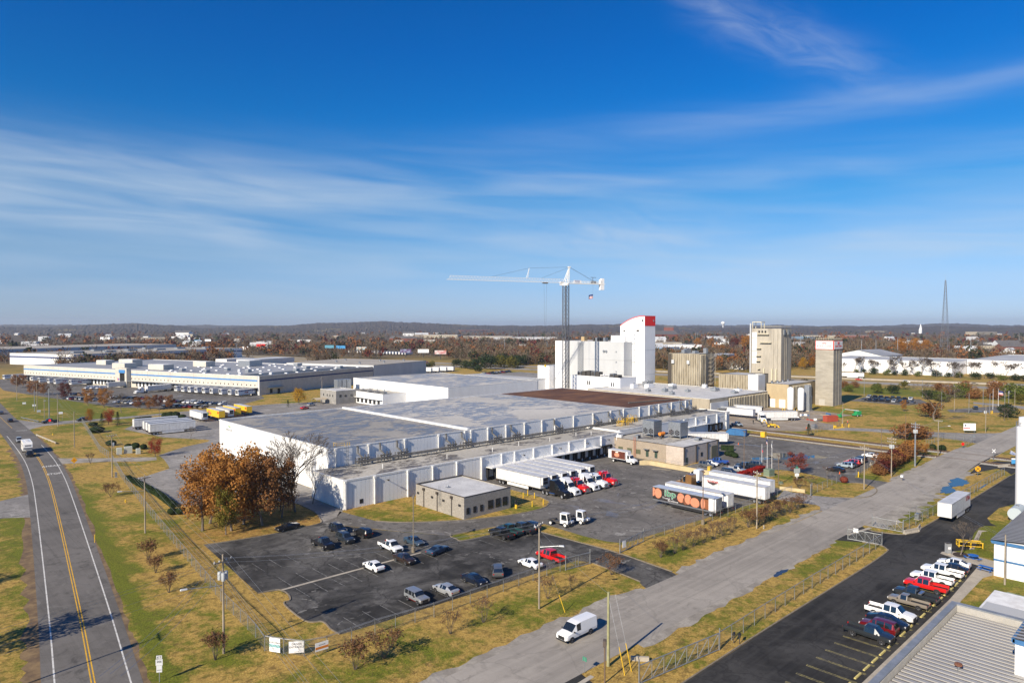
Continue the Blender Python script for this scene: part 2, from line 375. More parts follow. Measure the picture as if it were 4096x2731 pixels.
sheet('yard', [(-8.7, -5.8), (-4, -4), (-1.2, -.4), (-.4, -6), (.5, -12.4), (3, -16), (6.7, -19.4), (10, -21.8), (14.6, -24.6), (20, -27), (25, -28.7), (31, -29.5), (35, -28.9), (38.4, -26.5), (40, -22), (40, -.2), (101, -.2), (96.8, -2), (96.6, -14), (91, -15),
      (91, -39), (90, -58.8), (76, -60.4), (52, -58.9), (29, -57.5), (26.2, -56.6), (25, -54), (24.4, -49), (24.6, -38.3), (20, -36), (15, -32.5), (9, -31.6), (5.7, -31.2), (0, -22)], .012, M_YARD)
sheet('parking_lot', [(-31.4, -4), (-20, -6.1), (-8.7, -5.8), (-3, -17), (1, -24), (5.7, -31.2), (5.2, -33.5), (5.6, -35.4), (12.5, -36.4), (24.6, -36.6), (21, -38.5), (20.2, -41), (21.3, -59.6), (20.2, -72), (19.6, -73.3), (18.7, -73.6), (11.2, -73.4), (11.8, -72), (12.6, -71), (13.9, -60), (13, -57.4),
      (-26, -55.3), (-31.6, -54.7), (-31.7, -52.5), (-31.4, -49.6), (-33, -47.7), (-32.9, -41.2), (-32.5, -40), (-31.3, -39.4), (-30.6, -37), (-30.8, -34.6), (-33.7, -33.6)], .016, M_LOT)
sheet('concrete_strip', [(-30.4, -35), (-4.4, -35.5), (-4.4, -35), (-30.4, -34.4)], .024, M_CONC)
for k in range(10):
 x = -28.6 + k * 3.02
 if k < 9: sheet('stall_line', [(x, -55.1), (x + .1, -55.1), (x + .1, -50.2), (x, -50.2)], .021, M_PALE_LINE)
 for y0, y1 in ((-40.2, -35.1), (-34.3, -29.2)): sheet('stall_line', [(x, y0), (x + .1, y0), (x + .1, y1), (x, y1)], .021, M_PALE_LINE)
for k in range(7):
 x = -29 + k * 3.02; sheet('stall_line', [(x, -25), (x + .09, -25), (x + .09, -19.8), (x, -19.8)], .021, M_PALE_LINE)
for k in range(5):
 x = 8 + k * 2.9; sheet('stall_line', [(x, -41.5), (x + .09, -41.5), (x + .09, -36.8), (x, -36.8)], .021, M_PALE_LINE)
sheet('gate_drive', [(76.5, -73.2), (80, -71.8), (80.9, -70.3), (80.1, -68), (79, -62), (90, -58.9), (88.4, -61.3), (89.4, -64), (89, -66.3), (91, -71), (94.2, -74.7), (97, -76), (100, -77), (78, -77)], .010, M_LANE)
sheet('office_lot', [(91.1, -41), (96.7, -40), (104, -43), (112, -47), (113, -52), (111.6, -58), (108.1, -66.2), (110.2, -68.4), (110.8, -70.4), (109, -73.4), (105.2, -75.4), (102, -77), (121, -77), (118.5, -76), (117.6, -75), (117.2, -65.9), (119, -65.3), (157.8, -61), (161.5, -62.3), (162, -41), (161.6, -18), (161.4, 2), (117, 2.5), (117, -26), (96.6, -26.4), (91.1, -26.4)], .008, M_YARD)
RR = V2([(-200, -78.2), (0, -78.2), (120, -79.2), (240, -80), (420, -81)])
strip('right_road', RR, -5.1, 5.3, .020, M_ROADR)
def ragged(name, x0, x1, y, w, z, mat, amp=.7, step=1.6):
 a = []; b = []; x = x0
 while x < x1:
  a.append((x, y)); b.append((x + random.uniform(-.4, .4), y + w * (1 + random.uniform(-.35, .35)) + random.uniform(-amp, amp) * .3)); x += step
 a.append((x1, y)); b.append((x1, y + w * .4)); return sheet(name, a + b[::-1], z, mat)
for x0, x1, y, w in ((-160, 10.6, -73.3, 1.6), (20.4, 77, -73.5, 1.5), (120, 172, -74.2, 1.3), (-5, 57, -83.3, -1.5), (72, 112, -84, -4.2), (112, 148, -84.2, -2.6), (-160, -24, -83.3, -1.6)):
 ragged('gravel_shoulder', x0, x1, y, w, .010, M_GRAVEL)
sheet('truck_lot', [(-60, -93), (-14, -93), (11.7, -93), (45, -93.4), (57, -93.2), (58.8, -92.6), (60.2, -91.2), (59.6, -87.5), (57.5, -84), (71, -83.6), (69.4, -85.4), (68.8, -87.5), (70.7, -91.8), (75, -92.9), (80, -93), (105, -93.8), (150, -94.4), (175, -95),
      (180, -112), (120, -106), (115.8, -102), (108, -100), (96.4, -100.2), (92.6, -101.6), (91, -103), (89.4, -101.2), (87, -100.8), (82, -101), (69.8, -103), (66.4, -101.3), (63.3, -100.1), (62, -103), (61, -106.4), (41, -107.1), (5.6, -107), (-60, -107)], .012, M_LOT2)
sheet('drive_apron', [(-16, -83.2), (-24, -83.2), (-26, -92.9), (-17.5, -92.9), (-17, -87)], .012, M_LOT2)
sheet('concrete_gutter', [(-24.6, -84.9), (-15.5, -84.4), (-15.5, -85), (-24.6, -85.6)], .022, M_CONC)
sheet('concrete_gutter', [(62.5, -83.9), (71, -85.3), (71, -86), (62.5, -84.6)], .022, M_CONC)
sheet('far_lot', [(145, -86), (163, -84.4), (172, -87), (176, -95), (152, -94.2), (158, -91.5), (158.5, -89.5)], .010, M_LOT2)
sheet('footpath', [(-20, -106.95), (41, -107.05), (61, -106.35), (62, -103), (63.3, -100), (64.6, -99.9), (66.4, -101.2), (66.8, -103.5), (65.5, -107.6), (57.2, -109.1), (54.7, -108.3), (41, -108.4), (33, -110), (-20, -110)], .02, M_CONC)
sheet('footpath', [(69.6, -103), (70.2, -102.9), (85, -101.1), (85.8, -102.6), (91, -105), (91, -106), (86, -104.6), (82, -102.3), (71, -104)], .014, M_CONC)
for k in range(21):
 x = 2.5 - 2.82 * 3 + 2.82 * k
 if x > 56: break
 o = MB()
 for dx in (-.16, .10): o.box(x + dx, -106.6, .014, x + dx + .075, -100.9, .017)
 o.box(x - .16, -100.9, .014, x + .175, -100.82, .017)
 tag(o.obj('stall_line', M_YEL_STALL), kind='structure')
kerb([(-31.5, -3.9), (-26, -5.2), (-20, -6.2), (-14, -6.2), (-8.8, -5.9), (-7.3, -3), (-5.6, 3), (-5.1, 12)])
kerb([(.5, -12.4), (3, -16), (6.7, -19.4), (10, -21.8), (14.6, -24.7), (20, -27.1), (25, -28.8), (31, -29.6), (35, -29), (38.4, -26.6), (40, -22)])
kerb([(24.6, -38.3), (20, -36), (15, -32.5), (9, -31.5), (5.7, -31.1), (5.2, -33.5), (5.5, -35.3), (12.5, -36.3)])
kerb([(24.6, -36.6), (21, -38.5), (20.2, -41), (20.7, -50), (21.3, -59.6), (20.3, -72)])
kerb([(12.8, -71), (13.4, -66), (13.9, -60.2)])
kerb([(-10, -92.9), (11.7, -92.9), (45, -93.3), (57, -93.1), (58.9, -92.5), (60.2, -91.1), (59.8, -88)])
kerb([(69.2, -85.8), (68.8, -87.5), (70.7, -91.7), (75, -92.8), (80, -92.9), (105, -93.7), (150, -94.3)])
kerb([(91, -71), (94.2, -74.7), (97, -76), (100.2, -76.2), (105.2, -75.4), (109, -73.4), (110.8, -70.4), (110.2, -68.4)])
kerb([(-33.7, -33.6), (-30.8, -34.4), (-30.5, -37), (-31.3, -39.4), (-32.6, -40.2), (-33, -47.7), (-31.4, -49.6), (-31.7, -52.5), (-31.6, -54.7)])
for c in ((84, -102.8), ):
 sheet('lawn', [(70.4, -103.6), (84, -101.9), (88, -103.4), (90.6, -104.6), (91, -109), (71, -109)], .018, M_GRASS)
for nm, cx, cy, rx, ry, sd in (('puddle', 130.5, -86.7, 5.2, 2.3, 1), ('puddle', 119, -87.2, 4.6, 1.5, 2), ('puddle', 33, -84.6, 2.0, .6, 3), ('puddle', 133, -40, 7, 4.5, 5), ('puddle', 124, -36, 4, 2.2, 9), ('puddle', 139, -47, 3, 2, 6), ('puddle', 130, -93.5 + 1.2, 3, .3, 8)):
 rr = random.Random(sd); n = 40; ph = [rr.uniform(0, 6.28) for _ in range(5)]
 pts = []
 for i in range(n):
  t = 2 * math.pi * i / n; k = 1 + .22 * math.sin(2 * t + ph[0]) + .14 * math.sin(3 * t + ph[1]) + .1 * math.sin(7 * t + ph[2]) + .07 * math.sin(11 * t + ph[3])
  pts.append((cx + rx * k * math.cos(t), cy + ry * k * math.sin(t)))
 sheet(nm, pts, .026, M_WATER)

# road lettering and other flat text
def text(body, size, mat, loc, rot, parent=None, sx=1, align='CENTER', ext=.01, bold=0, name='lettering'):
 c = bpy.data.curves.new(name, 'FONT'); c.body = body; c.size = size; c.align_x = align; c.align_y = 'CENTER'; c.extrude = ext; c.offset = bold
 c.space_character = 1.05; c.resolution_u = 3
 c.materials.append(mat); tmp = bpy.data.objects.new(name, c); COL.objects.link(tmp)
 me = bpy.data.meshes.new_from_object(tmp); bpy.data.objects.remove(tmp); o = mobj(name, me)
 o.location = loc; o.rotation_euler = rot; o.scale = (sx, 1, 1)
 if parent: o.parent = parent
 return o
for s, y, x in (('STOP', 88.5, -39.5), ('AHEAD', 101.5, -38.0)):
 o = text(s, 3.2, M_WHITE_LINE, (x, y, .02), (0, 0, R(-6)), None, .42, ext=.002, bold=.07, name='road_lettering')
 tag(o, kind='structure')

# motorway behind the mill
HW = V2([(580, -330), (546, -196), (504, -28), (443, 217), (387, 440), (330, 660), (260, 950)])
strip('motorway', HW, -8, 7, .02, M_HWY); strip('motorway', HW, -46, -31, .02, M_HWY)
strip('motorway_shoulder', HW, -60, 16, .008, pm('dry verge grass', (.36, .25, .10), (.24, .19, .07), .1, .95, fine=1))
sheet('site_road', [(203, -76), (243, -76.5), (236, -73.5), (228, -66), (222, -56), (216, -40), (206, -24), (197, -24), (206, -40), (210, -56), (208, -68)], .008, M_LANE)
sheet('site_road', [(238, -76.5), (330, -74), (340, -60), (346, -42), (356, -40), (352, -62), (345, -82), (250, -82)], .006, M_LANE)
sheet('visitor_lot', [(296, -44), (306, -40), (340, -52), (330, -64), (312, -60)], .012, M_YARD)
sheet('staff_lot', [(314, 8), (345, 10), (350, -16), (330, -26), (312, -20)], .012, M_YARD)
sheet('works_yard', [(178, 26), (177.5, -8), (186, -20), (205, -26), (214, -22), (222, -8), (238, -14), (252, -16), (256, 2), (256, 16), (250, 26), (200, 26)], .010, M_DIRT)
sheet('depot_yard', [(-8, 515), (-14, 400), (-2, 330), (14, 250), (30, 226), (62, 216), (86, 240), (92, 258), (30, 440), (12, 505)], .010, M_YARD)
sheet('rear_yard', [(110, 215), (200, 232), (260, 300), (345, 300), (345, 260), (280, 225), (200, 95), (170, 95), (125, 126), (125, 214)], .006, M_LANE)
sheet('rear_lot', [(225, 330), (260, 372), (310, 372), (312, 345), (262, 335), (250, 322)], .01, M_YARD)

# ------------------------------------------------------------------ vehicles
M_GLASS = pm('dark vehicle glass', (.012, .016, .02), None, rough=.04, spec=.8, coat=.6)
M_TYRE = pm('tyre rubber', (.018, .018, .019), None, rough=.9)
M_RIM = pm('alloy rim', (.42, .42, .43), None, rough=.35, metal=.8)
M_RIMW = pm('white steel rim', (.66, .66, .65), None, rough=.5)
M_BLACKP = pm('black trim plastic', (.02, .02, .022), None, rough=.6)
M_CHROME = pm('bright chrome', (.62, .63, .65), None, rough=.18, metal=1)
M_LAMP = pm('clear headlamp lens', (.62, .62, .6), None, rough=.12, coat=.5)
M_TAIL = pm('red lamp lens', (.38, .015, .012), None, rough=.2, coat=.4)
M_AMBER = pm('amber lamp lens', (.7, .25, .02), None, rough=.2)
M_STEELF = pm('dark chassis steel', (.045, .045, .048), (.07, .06, .05), 3, .7)
M_ALU = pm('brushed aluminium', (.55, .56, .58), None, rough=.35, metal=.9)
M_TWHITE = pm('white trailer panel', (.80, .80, .79), (.68, .67, .65), .9, .45, fine=3)
M_TROOF = pm('grey trailer roof sheet', (.58, .585, .60), (.46, .465, .47), .6, .45)
M_PLATEW = pm('white sign sheet', (.80, .80, .80), None, rough=.5)
PAINT = {}
def paint(n):
 cols = dict(black=(.010, .010, .012), navy=(.012, .018, .035), slate=(.035, .045, .058), blue=(.022, .075, .30), steelblue=(.055, .095, .14), white=(.80, .80, .79), silver=(.42, .43, .44), grey=(.13, .135, .14), jeep=(.29, .30, .31), red=(.55, .012, .012),
    darkred=(.17, .008, .012), brown=(.045, .03, .024), charcoal=(.030, .036, .042), gold=(.30, .21, .09), tan=(.30, .26, .21), teal=(.02, .075, .08), green=(.02, .06, .03), orange=(.6, .18, .02), yellow=(.72, .42, .02), pale=(.42, .50, .55), cream=(.62, .56, .40), bronze=(.28, .145, .05))
 if n not in PAINT:
  c = cols[n]; met = 0.0 if n in ('white', 'red', 'yellow', 'black', 'cream') else .35
  PAINT[n] = pm('vehicle paint ' + n, c, None, rough=.32, metal=met, coat=.7)
 return PAINT[n]

def wheel_meshes(r, w, key, rim=M_RIM, cache={}):
 if key in cache: return cache[key]
 t = MB(); n = 18
 prof = [(r * .62, -w / 2), (r * .93, -w / 2), (r, -w * .32), (r, w * .32), (r * .93, w / 2), (r * .62, w / 2)]
 vs = [(p * math.cos(2 * math.pi * i / n), a, p * math.sin(2 * math.pi * i / n)) for p, a in prof for i in range(n)]
 t.add(vs, [(j * n + i, j * n + (i + 1) % n, (j + 1) * n + (i + 1) % n, (j + 1) * n + i) for j in range(5) for i in range(n)])
 d = MB(); n = 12
 for sgn in (-1, 1):
  vs = [(r * .63 * math.cos(2 * math.pi * i / n), sgn * w * .42, r * .63 * math.sin(2 * math.pi * i / n)) for i in range(n)] + [(r * .2 * math.cos(2 * math.pi * i / n), sgn * w * .30, r * .2 * math.sin(2 * math.pi * i / n)) for i in range(n)]
  d.add(vs, [(i, (i + 1) % n, n + (i + 1) % n, n + i) for i in range(n)] + [tuple(range(n, 2 * n))])
  for i in range(5):
   a = 2 * math.pi * i / 5; d.tube((r * .15 * math.cos(a), sgn * w * .34, r * .15 * math.sin(a)), (r * .58 * math.cos(a), sgn * w * .43, r * .58 * math.sin(a)), r * .07, r * .09, 4)
 cache[key] = (t.mesh('tyre', M_TYRE, 50), d.mesh('rim', rim, 40)); return cache[key]
def wheel(x, y, r, w, key, rim=M_RIM):
 t, d = wheel_meshes(r, w, key, rim)
 return K('wheel', t, (x, y, r), 0, False, [K('rim', d)])

def loft(st, tags, floor=True):
 """body from stations (x, half width, z bottom, z belt, roof half width, z roof); tags per segment: b body, w windscreen, r rear window, g side glass"""
 body = MB(); ws = MB(); rw = MB(); sg = [MB(), MB()]
 rings = []
 for x, w, z0, zb, wr, zr in st:
  h = [(w * .80, z0), (w * .97, z0 + .10), (w, z0 + (zb - z0) * .55), (w * .965, zb), (wr, zr), (0, zr + (.035 if zr > zb else 0))]
  rings.append([(x, y, z) for y, z in h] + [(x, -y, z) for y, z in h[:-1][::-1]])
 n = 11
 for i, t in enumerate(tags):
  a, b = rings[i], rings[i + 1]
  for k in range(10):
   q = (a[k], a[k + 1], b[k + 1], b[k]); side = 0 if k < 5 else 1; kk = k if k < 5 else 9 - k
   if kk == 4 and t == 'w': ws.quad(*q)
   elif kk == 4 and t == 'r': rw.quad(*q)
   elif kk == 3 and t == 'g': sg[side].quad(*q)
   else: body.quad(*q)
  body.quad(a[10], a[0], b[0], b[10], 1)
 body.add(rings[0], [tuple(range(11))]); body.add(rings[-1], [tuple(range(11))[::-1]])
 return body, ws, rw, sg
CARS = {}
def car_kit(kind):
 if kind in CARS: return CARS[kind]
 wr = .34; rim = M_RIM; bed = None
 if kind == 'sedan':
  st = [(-2.40, .70, .38, .82, .58, .84), (-2.32, .85, .28, .98, .66, 1.02), (-2.0, .90, .22, 1.03, .70, 1.08), (-1.14, .92, .22, 1.0, .60, 1.36), (-.98, .92, .22, .99, .605, 1.405), (-.14, .92, .22, .97, .615, 1.46), (-.04, .92, .22, .965, .615, 1.46), (.42, .92, .22, .95, .60, 1.41),
              (1.24, .91, .22, .92, .70, 1.0), (2.0, .87, .24, .80, .64, .87), (2.36, .70, .30, .62, .54, .66)]
  tags = 'bbrbgbgwbb'; ax = (-1.42, 1.42)
 elif kind == 'coupe':
  st = [(-2.36, .74, .36, .80, .62, .82), (-2.28, .88, .26, .96, .70, .99), (-1.75, .93, .22, 1.0, .70, 1.05), (-.75, .93, .22, .96, .58, 1.32), (-.5, .93, .22, .955, .59, 1.36), (.25, .93, .22, .95, .60, 1.37), (.4, .93, .22, .945, .60, 1.35), (1.0, .92, .22, .92, .70, .98), (2.1, .88, .24, .82, .66, .86), (2.36, .76, .32, .68, .58, .70)]
  tags = 'bbrbgbwbb'; ax = (-1.38, 1.42)
 elif kind == 'suv':
  st = [(-2.28, .78, .42, .85, .66, .87), (-2.24, .90, .34, 1.05, .74, 1.12), (-2.02, .93, .30, 1.08, .66, 1.66), (-1.86, .93, .30, 1.08, .67, 1.70), (-1.0, .94, .30, 1.06, .68, 1.74), (-.9, .94, .30, 1.06, .68, 1.74), (.06, .94, .30, 1.05, .68, 1.73), (.16, .94, .30, 1.05, .68, 1.73), (.58, .94, .30, 1.04, .66, 1.66),
              (1.18, .93, .30, 1.03, .76, 1.10), (2.0, .90, .30, .95, .72, 1.0), (2.28, .78, .36, .78, .64, .80)]
  tags = 'brbgbgbgwbb'; ax = (-1.35, 1.40); wr = .37
 elif kind == 'boxy_suv':
  st = [(-2.12, .84, .46, .95, .70, .97), (-2.08, .88, .42, 1.08, .76, 1.14), (-1.98, .88, .42, 1.08, .76, 1.62), (-1.86, .88, .42, 1.08, .77, 1.65), (-1.1, .88, .42, 1.07, .77, 1.66), (-1.0, .88, .42, 1.07, .77, 1.66), (-.2, .88, .42, 1.06, .77, 1.66), (-.1, .88, .42, 1.06, .77, 1.66), (.42, .88, .42, 1.05, .75, 1.62),
              (.82, .88, .42, 1.04, .78, 1.10), (2.0, .87, .42, 1.0, .76, 1.05), (2.10, .84, .46, .88, .74, .90)]
  tags = 'brbgbgbgwbb'; ax = (-1.25, 1.33); wr = .37
 elif kind in ('crew', 'ext', 'small'):
  s = 1 if kind != 'small' else .88
  c0 = {'crew': -.75, 'ext': -.35, 'small': -.12}[kind]
  cab = [(c0, 1.0, .45, 1.16, .80, 1.20), (c0 + .06, 1.0, .45, 1.16, .74, 1.80), (c0 + .18, 1.0, .45, 1.16, .74, 1.86), (c0 + .95, 1.0, .45, 1.15, .75, 1.88), (c0 + 1.05, 1.0, .45, 1.15, .75, 1.88)]
  if kind != 'crew': cab = cab[:3]
  st = [(-2.95, .94, .55, 1.14, .86, .80), (-2.88, .99, .50, 1.18, .90, .78), (c0 - .06, 1.0, .48, 1.18, .90, .78)] + cab + [(.95, 1.0, .45, 1.14, .72, 1.84), (1.0, 1.0, .45, 1.14, .72, 1.84), (1.62, .99, .45, 1.13, .80, 1.22), (2.62, .97, .45, 1.06, .78, 1.14), (2.92, .88, .5, .94, .72, .96)]
  tags = 'bb' + 'b' + 'r' + 'b' + ('gbg' if kind == 'crew' else 'g') + 'bwbb'
  if s != 1: st = [(x * .9, w * .88, z0 * .9, zb * .88, r * .88, zr * .87) for x, w, z0, zb, r, zr in st]
  ax = (-1.72 * (1 if s == 1 else .9), 1.88 * (1 if s == 1 else .9)); wr = .41 * (1 if s == 1 else .87)
 elif kind == 'van':
  st = [(-3.05, .96, .5, 1.2, .86, 2.02), (-3.0, 1.0, .42, 1.22, .86, 2.12), (-.35, 1.01, .40, 1.22, .86, 2.16), (.15, 1.01, .40, 1.22, .86, 2.16), (.25, 1.01, .40, 1.22, .86, 2.15), (1.02, 1.01, .40, 1.22, .82, 2.05), (1.10, 1.01, .40, 1.22, .82, 2.02), (1.92, 1.0, .42, 1.22, .84, 1.30), (2.8, .98, .42, 1.10, .80, 1.14), (3.05, .88, .46, .92, .76, .95)]
  tags = 'bbbbgbwbb'; ax = (-1.62, 2.08); wr = .39
 L0, L1 = st[0][0], st[-1][0]; W = max(s[1] for s in st)
 body, ws, rw, sg = loft(st, tags)
 for x in ax:                                             # wheel arches
  for sg_ in (-1, 1):
   n = 12; body.add([(x, sg_ * (W + .004), wr * 1.05)] + [(x + wr * 1.22 * math.cos(math.pi * i / n), sg_ * (W + .004), wr * .9 + wr * 1.22 * math.sin(math.pi * i / n)) for i in range(n + 1)] + [(x - wr * 1.1, sg_ * (W + .004), wr * .55), (x + wr * 1.1, sg_ * (W + .004), wr * .55)],
                             [tuple(range(1, n + 2)) + (n + 2, n + 3)], 1)
 zf = st[-2][3]; zr_ = st[1][3]; wf = st[-1][1]; wb = st[1][1]
 body.box(L1 - .10, -wf * .96, .30, L1 + .03, wf * .96, .50, 1); body.box(L0 - .03, -wb * .9, .34, L0 + .10, wb * .9, .56, 1)   # bumpers
 kit = [K('body', body.mesh('body', [paint('white'), M_BLACKP], 38), pf=True)]
 if ws.f: kit.append(K('windscreen', ws.mesh('windscreen', M_GLASS)))
 if rw.f: kit.append(K('rear_window', rw.mesh('rear_window', M_GLASS)))
 for g_ in sg:
  if g_.f: kit.append(K('side_window', g_.mesh('side_window', M_GLASS)))
 if kind in ('crew', 'ext', 'small'):
  f = 1 if kind != 'small' else .9
  lin = MB().box(L0 + .12, -.80 * f, .79 * f, st[2][0] - .05, .80 * f, .80 * f + .012).mesh('bed_liner', M_BLACKP); kit.append(K('bed_liner', lin))
 gr = MB().box(L1 - .06, -wf * .62, .52, L1 + .012, wf * .62, zf * .86).mesh('grille', M_BLACKP); kit.append(K('grille', gr))
 for s_ in (-1, 1):
  hl = MB().box(L1 - .30, s_ * wf * .68, zf * .72, L1 - .02, s_ * (wf + .02), zf * .92).mesh('headlight', M_LAMP); kit.append(K('headlight', hl))
  tl = MB().box(L0 - .012, s_ * wb * .70, zr_ * .74, L0 + .08, s_ * wb * .93, zr_ * .90).mesh('taillight', M_TAIL); kit.append(K('taillight', tl))
  xm = next((st[i + 1][0] for i, t in enumerate(tags) if t == 'w'), .8) - .25
  mi = MB().box(xm - .06, s_ * (W - .03), st[-3][3] + .02, xm + .06, s_ * (W + .17), st[-3][3] + .17).mesh('mirror', M_BLACKP); kit.append(K('mirror', mi))
  for x in ax: kit.append(wheel(x, s_ * (W - .10), wr, .22, ('car', wr), rim))
 CARS[kind] = kit; return kit
NOUN = dict(sedan='sedan', coupe='coupe', suv='sport utility vehicle', boxy_suv='boxy sport utility vehicle', crew='crew-cab pickup truck', ext='pickup truck', small='compact pickup truck', van='cargo van')
CAT = dict(sedan='car', coupe='car', suv='car', boxy_suv='car', crew='pickup truck', ext='pickup truck', small='pickup truck', van='van')
NAME = dict(sedan='parked_car', coupe='parked_car', suv='parked_suv', boxy_suv='parked_suv', crew='pickup_truck', ext='pickup_truck', small='pickup_truck', van='cargo_van')
HD = {'+x': 0, '-x': math.pi, '+y': math.pi / 2, '-y': -math.pi / 2}
def car(kind, col, x, y, hd, label, group=None, z=.02, sc=1, name=None):
 a = HD[hd] if isinstance(hd, str) else hd
 return spawn(car_kit(kind), name or NAME[kind], label, CAT[kind], (x, y, z), a + random.uniform(-.03, .03), group, paint(col), sc)

FAR = {}
def far_car(kind, col):
 """one mesh for a car too small in view to show its parts"""
 key = (kind, col)
 if key not in FAR:
  mb = MB(); L, W, H = {'sedan': (4.7, 1.82, 1.45), 'suv': (4.6, 1.88, 1.74), 'crew': (5.8, 2.0, 1.86)}[kind]
  h = L / 2
  if kind == 'crew': prof = [(-h, .45), (h, .45), (h, 1.0), (.3 * h, 1.15), (.02 * h, 1.84), (-.3 * h, 1.84), (-.34 * h, 1.18), (-h, 1.18)]; gl = [(.26 * h, 1.2), (.04 * h, 1.78), (-.28 * h, 1.78), (-.3 * h, 1.2)]
  elif kind == 'suv': prof = [(-h, .4), (h, .4), (h, .92), (.5 * h, 1.08), (.2 * h, 1.7), (-.88 * h, 1.7), (-h, 1.08)]; gl = [(.44 * h, 1.1), (.19 * h, 1.62), (-.84 * h, 1.62), (-.94 * h, 1.1)]
  else: prof = [(-h, .35), (h, .35), (h, .75), (.45 * h, .95), (.12 * h, 1.43), (-.42 * h, 1.43), (-.75 * h, 1.0), (-h, .95)]; gl = [(.42 * h, .98), (.12 * h, 1.36), (-.42 * h, 1.36), (-.7 * h, 1.0)]
  mb.extr([(x, z) for x, z in prof], 'y', -W / 2, W / 2)
  mb.v = [(y if False else x, yy, z) for x, yy, z in mb.v]
  for s in (-1, 1): mb.add([(x, s * (W / 2 + .01), z) for x, z in gl], [(0, 1, 2, 3)], 1)
  i = {'crew': 3, 'suv': 3, 'sedan': 3}[kind]; a, b = prof[i], prof[i + 1]
  mb.quad((a[0] + .02, -W * .42, a[1] + .03), (a[0] + .02, W * .42, a[1] + .03), (b[0] + .03, W * .38, b[1] + .01), (b[0] + .03, -W * .38, b[1] + .01), 1)
  j = {'crew': 5, 'suv': 5, 'sedan': 5}[kind]; a, b = prof[j], prof[j + 1]
  mb.quad((a[0] - .03, -W * .38, a[1]), (a[0] - .03, W * .38, a[1]), (b[0] - .03, W * .42, b[1] + .04), (b[0] - .03, -W * .42, b[1] + .04), 1)
  for wx in (-.6 * h, .6 * h):
   for s in (-1, 1): mb.tube((wx, s * (W / 2 - .2), .34), (wx, s * (W / 2 + .02), .34), .34, None, 10, 2)
  FAR[key] = mb.mesh('parked_car', [paint(col), M_GLASS, M_TYRE], 35)
 return FAR[key]

# articulated trucks
def rig_wheels(xs, W, r=.52, dual=True, key='rig', rim=M_ALU):
 return [wheel(x, s * (W - (.28 if dual else .16)), r, .56 if dual else .30, (key, dual), rim) for x in xs for s in (-1, 1)]
TRL = {}
def trailer_kit(L=16.1, reefer=True, side=None, roof=None, skirt=True, key=None, rear=None, z0=1.15, H=4.1):
 k = (L, reefer, side and side.name, roof and roof.name, skirt, rear and rear.name)
 if k in TRL: return TRL[k]
 side = side or M_TWHITE; roof = roof or M_TROOF; h = L / 2; W = 1.29
 b = MB().box(-h, -W, z0, h, W, H - .03)
 kit = [K('cargo_box', b.mesh('cargo_box', side))]
 r = MB().box(-h - .015, -W - .015, H - .06, h + .015, W + .015, H)
 kit.append(K('roof', r.mesh('roof', roof)))
 rb = MB()
 for s in (-1, 1):
  rb.box(-h, s * W, z0 - .02, h, s * (W + .03), z0 + .14); rb.box(-h, s * W, H - .17, h, s * (W + .025), H - .05)
  x = -h + .6
  while x < h - .3: rb.box(x - .02, s * W, z0 + .14, x + .02, s * (W + .016), H - .17); x += 1.22
 kit.append(K('panel_ribs', rb.mesh('panel_ribs', M_ALU if side is M_TWHITE else side)))
 for s in (-1, 1):
  d = MB().box(-h - .04, s * .02, z0 + .05, -h, s * (W - .06), H - .12)
  for y in (.35, .85): d.tube((-h - .06, s * y, z0 + .1), (-h - .06, s * y, H - .2), .025, None, 5)
  kit.append(K('rear_door', d.mesh('rear_door', rear or side)))
 u = MB().box(-h + .3, -.55, .95, h - .5, .55, z0 - .001); u.box(-h - .02, -W, .52, -h + .12, W, .66); u.box(-h + .02, -.8, .6, -h + .1, -.7, z0); u.box(-h + .02, .7, .6, -h + .1, .8, z0)
 kit.append(K('underframe', u.mesh('underframe', M_STEELF)))
 for s in (-1, 1):
  g = MB().box(h - 3.2, s * .75, .06, h - 3.05, s * .90, z0 - .01); g.box(h - 3.32, s * .65, .02, h - 2.93, s * 1.0, .08)
  kit.append(K('landing_leg', g.mesh('landing_leg', M_STEELF)))
  if skirt: kit.append(K('side_skirt', MB().box(-h + 4.2, s * (W - .06), .38, h - 4.2, s * (W - .02), z0 - .001).mesh('side_skirt', M_TWHITE)))
  m = MB().box(-h - .05, s * .95, .7, -h - .02, s * 1.2, .85); kit.append(K('taillight', m.mesh('taillight', M_TAIL)))
 kit += rig_wheels((-h + 1.3, -h + 2.55), W, rim=M_RIMW)
 if reefer:
  f = MB().box(h + .001, -.98, 2.05, h + .50, .98, 3.92); f.box(h + .50, -.8, 2.2, h + .53, .8, 2.9, 1); f.box(h + .50, -.8, 3.0, h + .53, .8, 3.8, 1)
  kit.append(K('reefer_unit', f.mesh('reefer_unit', [M_TWHITE, M_BLACKP])))
 TRL[k] = kit; return kit
TRC = {}
